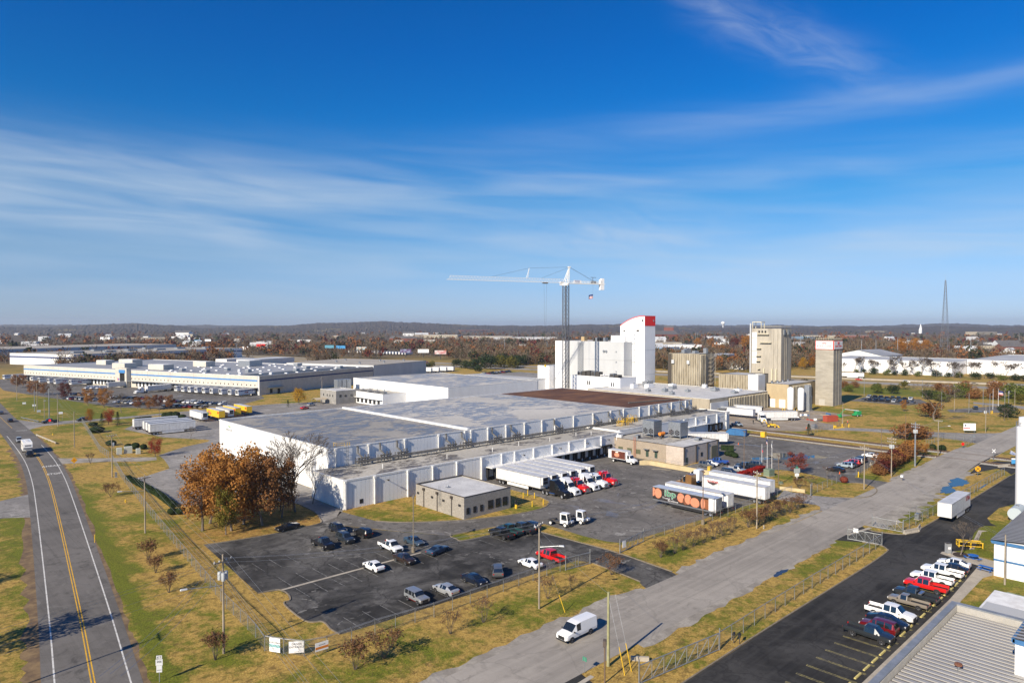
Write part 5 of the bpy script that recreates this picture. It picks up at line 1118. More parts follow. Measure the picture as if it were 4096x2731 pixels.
for x, y in ((237.6, 134.8), (237.6, 138.2)): lad.box(x - .12, y - .12, 0, x + .12, y + .12, 31.4)
for k in range(21):
 z = k * 1.5; lad.tube((237.6, 134.8, z), (237.6, 138.2, z + 1.5), .09, None, 4); lad.tube((237.6, 138.2, z), (237.6, 134.8, z + 1.5), .09, None, 4); lad.tube((237.6, 134.8, z), (237.6, 138.2, z), .08, None, 4)
tag(lad.obj('stair_lattice', M_GALV), 'slim grey lattice hoist mast against the mill block', 'lattice mast')
tw = thing('mill_tower', 'tall white tower with curved roofline and red top panel', 'tower', (252, 104.6, 0))
def _tower():
 x0, x1, y0, y1 = 246.8, 257.1, 95.9, 113.3
 prof = [(y0, 0), (y0, 46.6)] + [(y0 + 1.5 + (y1 - y0 - 1.5) * t, 46.6 - 5.4 * t ** 1.9) for t in [i / 14 for i in range(15)]] + [(y1, 0)]
 part(MB().extr(prof, 'x', x0, x1), 'wall', M_WHT, tw)
 ed = MB()
 for (ya, za), (yb, zb) in zip(prof[1:-2], prof[2:-1]): ed.add([(x, y, z + d) for x in (x0 - .12, x1 + .1) for y, z in ((ya, za), (yb, zb)) for d in (-.25, .12)], [(0, 2, 3, 1), (4, 5, 7, 6), (1, 3, 7, 5), (0, 4, 6, 2)])
 part(ed, 'red_roof_edge', M_REDP, tw)
 part(MB().box(x0 - .02, y0 - .1, 40.9, x1 + .02, y0, 46.7), 'red_panel', M_REDP, tw)
 part(MB().box(x0 - .03, y0 - .02, 13, x0, y1, 13.08).box(x0 - .03, y0 - .02, 27, x0, y1, 27.08).box(x0, y0 - .04, 13, x1, y0, 13.08).box(x0, y0 - .04, 27, x1, y0, 27.08), 'joint_line', MAT['shadow gap'], tw)
 for y, z, r in ((97.3, 44, .55), (110.3, 38, .5)): part(MB().tube((x0 - .35, y, z), (x0 + .02, y, z), r, None, 14), 'vent', M_STEELF, tw)
 part(MB().tube((255.3, y0 - .3, 43.9), (255.3, y0, 43.9), .55, None, 14), 'vent', M_GALV, tw)
 part(MB().box(x0 - .1, 99.8, 37.6, x0, 101.6, 38.6), 'louvre', M_STEELF, tw)
 for z in (35.2, 33, 30.5, 26.5, 23.2, 21.6, 19.5, 18.3, 15): part(MB().box(x0 - .06, 102.8, z, x0, 103.6, z + .7), 'louvre', M_GALV, tw)
 for y in (103.9, 102.4, 99.9):
  for z in (30.4, 19.8): part(MB().tube((x0 - .6, y, z), (x0, y, z), .2, None, 8), 'spout', M_GALV, tw)
 part(MB().box(x0 - .05, 101, 21.6, x0, 102.4, 23), 'louvre', M_GREYP, tw)
_tower()
lw = bldg('mill_low_wing', 'low white wing with twin windows beside the crane mast', 214.3, 88.3, 228.6, 123, 13.1, M_WHT, M_ROOFG, coping=M_FLASH)
for y in (92.1, 93.5, 108.9, 110.3): part(MB().box(214.24, y, 8.3, 214.29, y + .8, 10.5), 'window', M_WGLASS, lw)
for i in range(9):
 y = 91 + i * 3.3; hh = (1.6, 2.2, 1.2, 1.3, 2.6, 2.9, 3.0, 2.6, 2.2)[i]; m = (M_STEELF, M_GALV, M_PLATEW, M_PLATEW, M_STEELF, M_GALV, M_STEELF, M_STEELF, M_GALV)[i]
 e = thing('roof_unit', 'air handling unit on the low white wing, %s from its near corner' % ORD[i], 'roof unit', (218, y + 1.4, 12.9), 0, 'units on the low white wing'); MB().box(-1.6, -1.3, .1, 1.6, 1.3, hh).obj('casing', m, e); MB().box(-1.63, -1.1, .4, -1.6, 1.1, hh - .3).obj('grille', M_STEELF, e)
# --- tan plant with ribbed front, ribbed block, low ribbed wing, concrete towers
tp = bldg('tan_plant', 'broad tan plant with white roof and vertical concrete fins', 197, 25, 252, 96, 8.2, M_TANC, M_ROOFW, coping=M_FLASH)
fin = MB().extr([(-.35, 0), (-.12, -.55), (.12, -.55), (.35, 0)], 'x', 0, 1); fin = MB().prism([(-.42, 0), (-.14, -.6), (.14, -.6), (.42, 0)], .2, 7.6).mesh('fin', M_FIN)
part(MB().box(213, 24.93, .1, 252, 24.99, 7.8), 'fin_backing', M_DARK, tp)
repeat(tp, 'fin', fin, [(214 + 1.55 * i, 24.95, 0) for i in range(25)])
part(MB().box(197.5, 24.6, .2, 212.6, 25, 6.4), 'grey_dock_front', M_GREYP, tp); part(MB().box(203, 21.5, 3.6, 215, 24.6, 3.9), 'canopy', M_GALV, tp)
for i, (x, y, w, d, h) in enumerate(sorted(((205, 50, 2, 2, 1.2), (214, 60, 3, 2, 1.5), (222, 52, 2.4, 2, 1), (230, 66, 4, 2.5, 1.4), (236, 45, 4, 3, 1.6), (243, 36, 3.5, 3, 1.2), (248, 58, 2, 2, 1.8), (226, 78, 5, 2.5, 2), (236, 86, 6, 3, 2.6), (218, 82, 4, 2, 2.2), (208, 66, 2.5, 2, 1.2), (245, 76, 3, 3, 1.2), (232, 32, 4, 2.2, 1.1)), key=azim)):
 e = thing('roof_unit', 'small unit on the white plant roof, %s from the left' % ORD[i], 'roof unit', (x, y, 7.95), 0, 'units on the tan plant roof'); MB().box(-w / 2, -d / 2, .1, w / 2, d / 2, h).obj('casing', M_GALV if i % 3 else M_PLATEW, e); MB().lathe([(.35, h), (.35, h + .5), (.5, h + .6), (.1, h + .8)], 8).obj('cowl', M_GALV, e)
fn2 = MB().prism([(-.5, 0), (-.16, -.7), (.16, -.7), (.5, 0)], 8, 25).mesh('fin', M_FIN)
rb = bldg('ribbed_block', 'tan ribbed concrete block with dark roof edge', 260, 68.5, 276, 88.5, 25.4, M_TANC, M_ROOFG, coping=M_DARK)
repeat(rb, 'fin', fn2, [(260, 69.5 + 1.5 * i, 0) for i in range(13)], R(-90)); repeat(rb, 'fin', fn2, [(261 + 1.55 * i, 68.5, 0) for i in range(4)])
part(MB().box(259.2, 86.0, 0, 260, 88.6, 25), 'dark_corner', pm('dark concrete', (.06, .05, .04)), rb)  # near-black full-height slab at the rear end of the left face
st_ = MB()
for k in range(7): st_.box(269, 66.6, 8 + k * 2.4, 274, 68.4, 8.12 + k * 2.4); st_.tube((269.2, 66.6, 8 + k * 2.4), (273.8, 66.6, 10.4 + k * 2.4), .1, None, 4); st_.tube((269, 66.6, 9 + k * 2.4), (274, 66.6, 9 + k * 2.4), .05, None, 4)
for x in (269, 274): st_.tube((x, 66.6, 8), (x, 66.6, 26), .1, None, 4)
part(st_, 'stair_tower', M_TANC, rb)
for y in (75, 85): part(MB().box(258.6, y - .8, 19.5, 259.3, y + .8, 21.5), 'vent_box', M_GREYP, rb)
for x, y, w, h in ((263, 80, 3, 2.2), (266, 75, 4, 1.6), (270, 83, 5, 2.6), (273, 72, 2, 3)): part(MB().box(x, y, 25.1, x + w, y + 2, 25.1 + h), 'roof_duct', M_GALV, rb)
rw_ = bldg('ribbed_wing', 'low tan ribbed wing left of the tall concrete tower', 276.5, 46, 296, 66, 13.8, M_TANC, M_ROOFG, coping=M_DARK)
fn3 = MB().prism([(-.5, 0), (-.16, -.6), (.16, -.6), (.5, 0)], 5, 13.5).mesh('fin', M_FIN)
repeat(rw_, 'fin', fn3, [(276.5, 47 + 1.5 * i, 0) for i in range(13)], R(-90))
hb = bldg('white_hatch_house', 'small white box house between ribbed wing and concrete tower', 272, 40, 280, 45.8, 14.4, M_PANEL, M_ROOFW, coping=M_FLASH)
ct = bldg('concrete_tower', 'tall stained concrete mill tower with steel balconies', 321.5, 50.6, 335.2, 69.4, 39.4, M_SILO2, M_ROOFG, coping=M_DARK)
for i in range(5): part(MB().box(321.4, 65.9, 33.5 - i * 3.9, 321.48, 69, 37 - i * 3.9), 'white_panel', M_PANEL, ct)
part(MB().tube((321.2, 70.0, 8), (321.2, 70.0, 42.5), .5, None, 10), 'riser_pipe', M_GREYP, ct, 40)
for z, ya, yb in ((35.6, 58, 65.5), (30.6, 56.5, 63.6), (27, 63, 66), (22.5, 63, 66), (19.3, 63.5, 66), (14.5, 63.5, 65)):
 bl = MB().box(319.9, ya, z, 321.45, yb, z + .18)
 for zz in (.55, 1.05): bl.tube((319.9, ya, z + zz), (319.9, yb, z + zz), .06, None, 4)
 for k in range(int((yb - ya) / 1.2) + 1): bl.tube((319.9, ya + k * 1.2, z), (319.9, ya + k * 1.2, z + 1.05), .05, None, 4)
 part(bl, 'balcony', pm('cream painted steel', (.62, .57, .42)), ct)
for y in (60, 62, 64): part(MB().box(321.3, y, 36.6, 321.44, y + 1, 38), 'window', M_DARK, ct)
fr_ = MB()
for x in (322, 326):
 for y in (63.5, 69): fr_.box(x - .15, y - .15, 39.2, x + .15, y + .15, 43.4)
fr_.box(321.8, 63.3, 43.1, 326.2, 69.2, 43.5)
for z in (40.2, 40.8):
 for a, b in (((321.7, 50.8), (321.7, 63)), ((321.7, 50.8), (335, 50.8))): fr_.tube((*a, z), (*b, z), .07, None, 4)
part(fr_, 'roof_frame', MAT['cream painted steel'], ct)
for y in (52.6, 55.2): part(MB().box(321.3, y, 8, 321.45, y + .35, 39), 'pilaster', M_SILO, ct)
for x in (326.3, 328.2): part(MB().box(x, 50.4, 8, x + .35, 50.58, 39), 'pilaster', M_SILO, ct)
for x in (324, 329.5): part(MB().box(x, 50.0, 35.5, x + 1.6, 50.58, 38.6), 'vent_hood', M_GALV, ct)
for y in (53.5, 56, 61.2): part(MB().tube((321, y, 8), (321, y, 15), .45, None, 8), 'vent_stack', MAT['cream painted steel'], ct)
tr = bldg('tan_receiving_house', 'tan block receiving house with two white roller doors', 255.2, 15.6, 287, 27, 11.9, pm('ochre block wall', (.47, .37, .22), (.41, .32, .19), .3, .85), M_ROOFG, coping=M_DARK)
for y in (17.2, 22.4): part(MB().box(255.1, y, 0, 255.18, y + 3.2, 4.2), 'roller_door', M_PANEL, tr)
repeat(tr, 'fin', MB().prism([(-.5, 0), (-.16, -.7), (.16, -.7), (.5, 0)], 0, 11).mesh('fin', M_FIN), [(260 + 1.6 * i, 15.6, 0) for i in range(13)])
for x in (258, 264, 270, 276): part(MB().lathe([(.5, 11.6), (.5, 12.4), (.75, 12.5), (.2, 12.9)], 8, 0, (x, 25.5)), 'roof_vent', M_GALV, tr)
rc = bldg('sign_tower', 'square concrete tower topped by a white sign with red lettering', 280.7, 4.1, 291.8, 13.1, 33.6, M_SILO, M_ROOFG, coping=M_DARK)
part(MB().box(280.55, 3.95, 28.8, 280.68, 13.25, 33.3).box(280.68, 3.95, 28.8, 291.95, 4.08, 33.3), 'sign_border', pm('red sign border', (.60, .03, .02)), rc)
part(MB().box(280.46, 4.35, 29.1, 280.56, 12.95, 33.1), 'sign_face', M_PLATEW, rc); part(MB().box(281.0, 3.86, 29.1, 291.6, 3.96, 33.1), 'sign_face', M_PLATEW, rc)
RD = pm('red sign lettering', (.55, .02, .015))
for (lx, ly, rz) in ((280.43, 8.65, R(-90)), (286.3, 3.83, 0)):
 o = text('ROYAL CANIN', 1.22 if rz else 1.3, RD, (lx - rc.location.x, ly - rc.location.y, 30.45), (R(90), 0, rz), rc, .88, bold=.02)
 for k in range(5):
  for j in range(2):
   u = (k - 2) * .52 * (1 - .18 * (1 - j)); zz = 31.75 + .42 * j + .12 * (2 - abs(k - 2)); p = (lx, ly - u, zz) if rz else (lx + u, ly, zz)
   part(MB().box(p[0] - .14, p[1] - .14, p[2], p[0] + .14, p[1] + .14, p[2] + .26), 'crown_dot', RD, rc)
 p0 = (lx - .06, ly - 1.0, 31.3, lx + .06, ly + 1.0, 31.5) if rz else (lx - 1.0, ly - .06, 31.3, lx + 1.0, ly + .06, 31.5)
 part(MB().box(*p0), 'crown_band', RD, rc)
rt = MB()
for z in (34.2, 34.8):
 for a, b in (((280.8, 4.2), (280.8, 13)), ((280.8, 4.2), (291.6, 4.2))): rt.tube((*a, z), (*b, z), .05, None, 4)
for k in range(8): rt.tube((280.8, 4.2 + k * 1.25, 33.5), (280.8, 4.2 + k * 1.25, 34.8), .05, None, 4); rt.tube((280.8 + k * 1.5, 4.2, 33.5), (280.8 + k * 1.5, 4.2, 34.8), .05, None, 4)
part(rt, 'guard_rail', MAT['cream painted steel'], rc); part(MB().box(280.6, 8.2, 0, 280.68, 11.2, 3.2), 'roller_door', pm('grey roller door', (.42, .40, .36)), rc)
for x in (284.2, 287.6): part(MB().box(x, 3.98, 0, x + .3, 4.08, 28.7), 'pilaster', M_SILO2, rc)
for i, (x, y) in enumerate(((245.0, 10.0), (246.0, 5.4))):
 e = thing('gas_tank', 'white vertical gas tank at the receiving house, %s one' % ('left', 'right')[i], 'tank', (x, y, 0), 0, 'white gas tanks')
 MB().lathe([(1.35, .9), (1.45, 1.1), (1.45, 10.6), (1.2, 11.2), (.5, 11.6), (.05, 11.7)], 20).obj('shell', pm('white tank paint', (.82, .82, .81), None, rough=.35), e, smooth=40)
 for k in range(3): a = 2.1 * k; MB().box(math.cos(a) - .12, math.sin(a) - .12, 0, math.cos(a) + .12, math.sin(a) + .12, 1).obj('leg', M_GALV, e)
e = thing('vaporiser_rack', 'tall grey finned vaporiser beside the white gas tanks', 'vaporiser', (252, 4.5, 0))
for k in range(4): MB().box(-1.6 + k * .9, -1.2, .4, -1.0 + k * .9, 1.2, 12.5 - (k % 2) * 5).obj('fin_bank', M_GALV, e)
MB().box(-2, -1.5, 0, 2.4, 1.5, .4).obj('base', M_CONC, e)

# --- near metal-roofed building at the lower right
M_RIBR = pm('grey ribbed roof sheet', (.15, .145, .14), (.12, .115, .11), .1, .5, metal=.25)
M_RIBL = pm('pale roof rib', (.42, .405, .38), (.37, .355, .335), .1, .5, metal=.2)
M_CAP = pm('grey parapet cap', (.31, .33, .36), (.25, .27, .29), .6, .5, metal=.3, fine=1.5)
M_CORR = pm('cream corrugated sheet', (.42, .40, .365), (.36, .345, .315), .7, .55)
nb = thing('metal_roof_building', 'near low building with ribbed grey metal roof and parapet', 'building', (8, -130, 0))
part(MB().add([(x, y, z) for z in (0, 3.9) for x, y in ((-25, -170), (28.9, -170), (28.9, -110.3), (-25, -110.3))], [(0, 1, 5, 4), (1, 2, 6, 5), (2, 3, 7, 6), (3, 0, 4, 7)]), 'wall', M_CORR, nb)
part(MB().box(-25, -170, 2.9, 28.3, -110.95, 3.0), 'roof', M_RIBR, nb)
repeat(nb, 'roof_rib', MB().box(-.24, -58.9, 3.0, .24, 0, 3.12).mesh('roof_rib', M_RIBL), [(27.6 - .95 * i, -111.1, 0) for i in range(55)])
for i in range(17): part(MB().box(-24.9 + i * 3.17, -110.95, 3.85, -24.9 + i * 3.17 + 3.15, -110.2, 4.02), 'parapet_cap', M_CAP, nb)
for i in range(10): part(MB().box(28.2, -170 + i * 5.92, 3.85, 29.0, -170 + i * 5.92 + 5.9 - (.1 if i == 9 else 0), 4.03), 'parapet_cap', M_CAP, nb)
repeat(nb, 'parapet_rib', MB().box(-.07, -.04, 3.0, .07, .0, 3.85).mesh('parapet_rib', M_CORR), [(28.0 - .33 * i, -110.96, 0) for i in range(150)])
repeat(nb, 'parapet_rib', MB().box(-.04, -.07, 3.0, .0, .07, 3.85).mesh('parapet_rib', M_CORR), [(28.24, -111.3 - .45 * i, 0) for i in range(60)])
part(MB().box(-25, -110.95, 2.9, 28.2, -110.88, 3.85).box(28.24, -170, 2.9, 28.3, -110.9, 3.85), 'parapet_face', M_CORR, nb)
e = thing('roof_cowl', 'rusty turbine cowl on the ribbed metal roof', 'vent', (10.4, -115.4, 3.0)); MB().lathe([(.16, 0), (.16, .5)], 10).obj('pipe', M_GALV, e); MB().lathe([(.2, .45), (.42, .55), (.38, .75), (.05, .85)], 12).obj('cap', pm('rusted cowl', (.13, .05, .03), (.2, .09, .05), 6, .8), e)
e = thing('vent_pipe', 'short white vent pipe on the ribbed metal roof', 'vent', (6.6, -117.6, 3.0)); MB().tube((0, 0, 0), (0, 0, .75), .09, None, 8).obj('pipe', M_PLATEW, e); MB().lathe([(.2, 0), (.1, .1)], 8).obj('collar', M_PLATEW, e)
hbk = thing('metal_gable_hall', 'white metal hall with blue eave behind the ribbed roof', 'building', (24, -135, 0))
part(MB().extr([(-170, 3.0), (-119.9, 3.0), (-119.9, 6.9), (-145, 8.6), (-170, 6.9)], 'x', 13.6, 40), 'wall', M_PANEL, hbk)
part(MB().add([(x, y, z) for x in (13.4, 40.2) for y, z in ((-119.6, 7.0), (-145, 8.75))], [(0, 2, 3, 1)]), 'roof', M_RIBR, hbk)
for i in range(27): part(MB().add([(13.6 + i * .98 + d, y, z + .08) for d in (0, .45) for y, z in ((-119.6, 7.0), (-145, 8.75))], [(0, 2, 3, 1)]), 'roof_rib', M_RIBL, hbk)
part(MB().box(13.4, -170, 6.5, 13.6, -119.7, 7.0).box(13.4, -119.9, 6.6, 40.2, -119.6, 7.04), 'blue_fascia', M_BLUEF, hbk)
aw = thing('white_canopy', 'white flat canopy roof behind the grey parapet', 'canopy', (37, -116, 0))
part(MB().box(30.5, -121, 2.7, 41, -112.6, 2.95), 'roof', M_FLASH, aw); part(MB().box(29.2, -119, 2.6, 35, -112.9, 3.02), 'membrane', pm('grey sagging membrane', (.42, .43, .44)), aw)
for x in (31, 40): part(MB().box(x, -113, 0, x + .2, -112.8, 2.7), 'post', M_FLASH, aw)
e = thing('condenser_unit', 'pale green air conditioning unit behind the canopy', 'air conditioner', (44.4, -114.6, 0), R(-8))
MB().box(-1.1, -1.5, .15, 1.1, 1.5, 1.6).obj('casing', pm('pale green unit paint', (.30, .36, .24), (.25, .30, .2), 2, .6), e); MB().box(-1.12, -1.2, .4, -1.1, -.1, 1.3).obj('grille', M_STEELF, e); MB().lathe([(.6, 1.6), (.6, 1.72), (.1, 1.74)], 14).obj('fan', M_STEELF, e); MB().box(-1.3, -1.7, 0, 1.3, 1.7, .15).obj('pad', M_CONC, e)
rh = thing('blue_trim_hall', 'white hall with blue stripes and ribbed roof beside the picnic tables', 'building', (78, -125, 0))
part(MB().extr([(-160, 0), (-109.2, 0), (-109.2, 5.7), (-134, 7.6), (-160, 5.7)], 'x', 57.4, 100), 'wall', M_PANELB, rh)
repeat(rh, 'wall_panel', box_me('wall_panel', .05, .97, 5.6, M_PANEL), [(57.38, -109.75 - i, 0) for i in range(50)])
part(MB().add([(x, y, z) for x in (57.0, 100.4) for y, z in ((-108.8, 5.9), (-134, 7.85))], [(0, 2, 3, 1)]), 'roof', M_RIBR, rh)
for i in range(43): part(MB().add([(57.1 + i + d, y, z + .1) for d in (0, .5) for y, z in ((-108.8, 5.9), (-134, 7.85))], [(0, 2, 3, 1)]), 'roof_rib', M_RIBL, rh)
part(MB().box(57.1, -160, 5.35, 57.33, -108.9, 5.8).box(57.33, -109.15, 5.45, 100.4, -108.75, 5.88).box(57.27, -160, 2.55, 57.36, -109.2, 2.85), 'blue_fascia', M_BLUEF, rh)
e = thing('white_silo', 'tall white silo with narrow cap at the right edge', 'silo', (112.6, -104.1, 0))
MB().lathe([(2.0, 0), (2.0, 18.1), (1.6, 18.35), (1.55, 20.2), (1.5, 20.4), (.1, 20.7)], 28).obj('shell', pm('glossy white silo', (.80, .80, .80), None, rough=.3), e, smooth=40)
lgb = MB(); n = 6
for k in range(n):
 a0, a1 = R(175 + k * 14), R(175 + (k + 1) * 14); lgb.quad((2.02 * math.cos(a0), 2.02 * math.sin(a0), 11.2 + .12 * k), (2.02 * math.cos(a1), 2.02 * math.sin(a1), 11.2 + .12 * k), (2.02 * math.cos(a1), 2.02 * math.sin(a1), 12.4 + .12 * k), (2.02 * math.cos(a0), 2.02 * math.sin(a0), 12.2 + .12 * k))
lgb.obj('logo_band', pm('navy silo logo', (.02, .05, .2)), e); text('G', 1.0, M_PLATEW, (-1.9, -.86, 11.9), (R(90), 0, R(-65)), e, 1.0, bold=.03)
rg = MB()
for k in range(12):
 a0, a1 = 2 * math.pi * k / 12, 2 * math.pi * (k + 1) / 12
 for z in (18.7, 19.3): rg.tube((2.0 * math.cos(a0), 2.0 * math.sin(a0), z), (2.0 * math.cos(a1), 2.0 * math.sin(a1), z), .04, None, 4)
 rg.tube((2.0 * math.cos(a0), 2.0 * math.sin(a0), 18.1), (2.0 * math.cos(a0), 2.0 * math.sin(a0), 19.3), .04, None, 4)
rg.obj('guard_rail', M_GALV, e)
e = thing('horizontal_tank', 'pale blue grey tank by the ribbed hall roof', 'tank', (99.5, -104.9, 0)); MB().tube((-2.6, 0, 1.7), (2.6, 0, 1.7), 1.3, None, 18).obj('shell', pm('pale blue tank paint', (.42, .48, .52)), e, smooth=40); MB().box(-1.8, -.9, 0, -1.4, .9, .8).box(1.4, -.9, 0, 1.8, .9, .8).obj('saddle', M_CONC, e); MB().lathe([(.3, 2.9), (.3, 3.2)], 10).obj('hatch', M_GALV, e)

# --- distribution centres
dc = thing('distribution_centre', 'long cream distribution centre with blue stripe and dock doors', 'building', DC0, DCA)
DL, DW, DH = 245, 105, 11.3
M_DCW = pm('cream tilt-up panel', (.62, .58, .50), (.56, .52, .45), .1, .8, fine=.5)
M_DCN = pm('navy and shaded blue stripe paint', (.02, .045, .16), None, rough=.6); M_DCB = pm('bright blue stripe paint', (.05, .20, .46), None, rough=.6)  # on the distribution centre the navy is the blue stripe darkened for shade
MB().add([(x, y, z) for z in (0, DH) for x, y in ((0, 0), (DW, 0), (DW, DL), (0, DL))], [(0, 1, 5, 4), (1, 2, 6, 5), (2, 3, 7, 6), (3, 0, 4, 7)]).obj('wall', M_PANELB, dc)
MB().box(0, 24, DH - .5, DW, DL, DH - .4).obj('roof', M_ROOFD, dc); MB().box(.2, .2, DH - .5, DW, 24, DH - .38).obj('dark_roof', M_ROOFK, dc)
pl = MB().box(-.12, .06, 0, 0, 11.06, DH).mesh('tilt_panel', M_DCW); sp = MB().box(-.16, .1, 8.1, -.12, 11.0, 9.0).mesh('blue_stripe', M_DCB); wn = MB().box(-.17, -.35, 5.4, -.12, .35, 6.2).mesh('window', M_WGLASS)
dd = MB().box(-.2, -1.3, .9, -.12, 1.3, 3.7).mesh('dock_door', M_PANEL); ds = MB().box(-.8, -1.75, .8, -.12, -1.35, 4.0).box(-.8, 1.35, .8, -.12, 1.75, 4.0).box(-.8, -1.75, 3.75, -.12, 1.75, 4.0).mesh('dock_seal', M_DARK)
for i in range(22):
 v = 1.4 + i * 11.1; q = mobj('tilt_panel', pl, dc, (0, v, 0)); mobj('blue_stripe', sp, q)
 for k in (2.0, 5.5, 9.0): mobj('window', wn, q, (0, k, 0))
 if i != 10:
  for k in (2.0, 5.6, 9.2): mobj('dock_door', dd, q, (0, k, 0)); mobj('dock_seal', ds, q, (0, k, 0))
MB().box(-3, 1, 4.2, -.13, 118, 4.45).box(-3, 132, 4.2, -.13, DL - 2, 4.45).obj('canopy', M_GALV, dc)
pl2 = MB().box(.05, -.12, 0, 8.7, 0, DH).mesh('tilt_panel', M_DCW); sp2 = MB().box(0, -.15, 8.1, 8.75, -.121, 9.0).mesh('shaded_blue_stripe', M_DCN)  # right wall's shade is put into this stripe's darker colour
for i in range(12): q = mobj('tilt_panel', pl2, dc, (i * 8.75, 0, 0)); mobj('shaded_blue_stripe', sp2, q)
MB().box(14, -.2, 0, 16, -.13, 3).box(8, -.2, .6, 10, -.13, 3.2).obj('doorway', M_DARK, dc); MB().box(6, -2.5, 3.9, 18, -.14, 4.1).obj('door_canopy', M_GALV, dc)
et = MB().box(-3, 119, 0, 0, 131, DH + 1.6); et.obj('entrance_tower', M_DCW, dc); MB().box(-3.1, 121, .2, -3.0, 126, 9.5).obj('entrance_glass', M_WGLASS, dc); MB().box(-3.2, 120.5, 9.5, -3.0, 127, 11.6).box(-3.1, 126.6, 4.5, -3.02, 127.6, 6).obj('blue_header', M_DCB, dc); MB().box(-3.1, 127.6, 4.5, -3.02, 128.4, 6).obj('red_mark', M_REDP, dc)
MB().box(-.2, -.2, DH - .1, .3, DL, DH + .1).box(.3, -.2, DH - .1, DW, .3, DH + .1).obj('coping', M_FLASH, dc)
for i in range(10):
 for j in range(16):
  if j < 9 and (i * 7 + j * 3) % 4: MB().box(-.7, -1.1, 0, .7, 1.1, .5).obj('skylight', pm('skylight dome', (.75, .76, .78), None, rough=.25), dc, (8 + i * 10 + random.uniform(-2, 2), 8 + j * 14.6 + random.uniform(-5, 5), DH - .4))
for i, (u, v, w, d, h, m) in enumerate(sorted(((16, 150, 9, 14, 3.6, M_DCW), (34, 170, 8, 16, 5, M_DCW), (20, 116, 8, 16, 3.4, M_DCW), (58, 120, 8, 14, 3.6, M_DCW), (76, 92, 12, 12, 4.2, M_GALV), (30, 62, 3, 3, 1.8, M_GALV), (12, 60, 3, 3, 1.8, M_GALV), (26, 38, 3, 3, 1.8, M_GALV), (50, 20, 3, 3, 1.7, M_GALV), (70, 30, 4, 3, 1.7, M_GALV), (14, 86, 3, 3, 1.7, M_GALV), (86, 14, 3, 3, 1.6, M_GALV), (92, 60, 5, 4, 2, M_GALV), (40, 210, 7, 12, 3.2, M_DCW)), key=lambda q: azim(DC0 + DU * q[0] + DVv * q[1]))):
 p = DC0 + DU * u + DVv * v
 e = thing('roof_unit', ('cream rooftop penthouse' if m is M_DCW else 'grey rooftop unit') + ' on the distribution centre, %s from the left' % ORD[i], 'roof unit', (p.x, p.y, DH - .4), DCA, 'rooftop boxes on the distribution centre')
 MB().box(-w / 2, -d / 2, 0, w / 2, d / 2, h).obj('casing', m, e); MB().box(-w / 2 + .2, -d / 2 + .2, h, w / 2 - .2, d / 2 - .2, h + .12).obj('lid', M_FLASH, e)
def rot_bldg(name, label, c, ang, L, W, H, wall, roof, stripe=None, cat='building', group=None):
 """box hall with its near corner at c, length along the rotated x and depth along the rotated y"""
 e = thing(name, label, cat, (*c, 0), ang, group)
 MB().add([(x, y, z) for z in (0, H) for x, y in ((0, 0), (L, 0), (L, W), (0, W))], [(0, 1, 5, 4), (1, 2, 6, 5), (2, 3, 7, 6), (3, 0, 4, 7)]).obj('wall', wall, e)
 MB().box(-.15, -.15, H - .12, L + .15, W + .15, H).obj('roof', roof, e)
 if stripe: MB().box(-.08, -.08, H * .62, L, 0, H * .75).box(-.08, 0, H * .62, 0, W, H * .75).obj('stripe', stripe, e)
 return e
A2 = R(22.8)
e = rot_bldg('striped_warehouse', 'white warehouse with blue stripe behind the distribution centre', (74.7, 668), A2, 222, 104, 12, M_PANEL, M_ROOFT, M_DCN)
for u, v in ((20, 30), (52, 24), (90, 40), (120, 30), (160, 44), (190, 30), (70, 70), (140, 76)): MB().box(u, v, 12, u + 12, v + 6, 14).obj('roof_unit', M_GALV, e)
rot_bldg('tan_roof_warehouse', 'farthest long warehouse with tan roof at the left edge', (-40, 838), A2, 330, 110, 13, M_GREYP, M_ROOFT)
e = rot_bldg('tan_roof_depot', 'grey depot with broad tan roof right of the distribution centre', (191, 294), R(22), 72, 82, 12.4, M_GREYP, M_ROOFT)
for u, v in ((10, 20), (30, 12), (50, 30), (20, 50), (44, 60), (60, 14)): MB().lathe([(.8, 12.4), (.8, 13.4), (1.1, 13.5), (.2, 14)], 8, 0, (u, v)).obj('roof_vent', M_GALV, e)
rot_bldg('truck_garage', 'low white truck garage behind the distribution centre', (214, 560), A2, 60, 24, 6, M_PANEL, M_GREYP)
rot_bldg('white_shed', 'white shed beside the striped warehouse', (205, 610), A2, 40, 16, 5, M_PANEL, M_ROOFW)
e = bldg('right_warehouse', 'long white warehouse behind the motorway, left half', 563, 21, 640, 126, 11.4, M_WHT, M_ROOFG, coping=M_FLASH)
e = bldg('right_warehouse', 'long white warehouse behind the motorway, right half', 606, -190, 760, 20.5, 12, M_WHT, M_ROOFG, coping=M_FLASH)
e = thing('gabled_hall', 'grey gabled metal hall behind the right warehouse', 'building', (690, 128, 0), R(-10)); MB().extr([(-24, 0), (24, 0), (24, 11), (0, 16), (-24, 11)], 'x', -20, 20).obj('wall', M_PANEL, e); MB().add([(x, y, z + .15) for x in (-21, 21) for y, z in ((-25, 10.8), (0, 16), (25, 10.8))], [(0, 3, 4, 1), (1, 4, 5, 2)]).obj('roof', M_ROOFD, e)
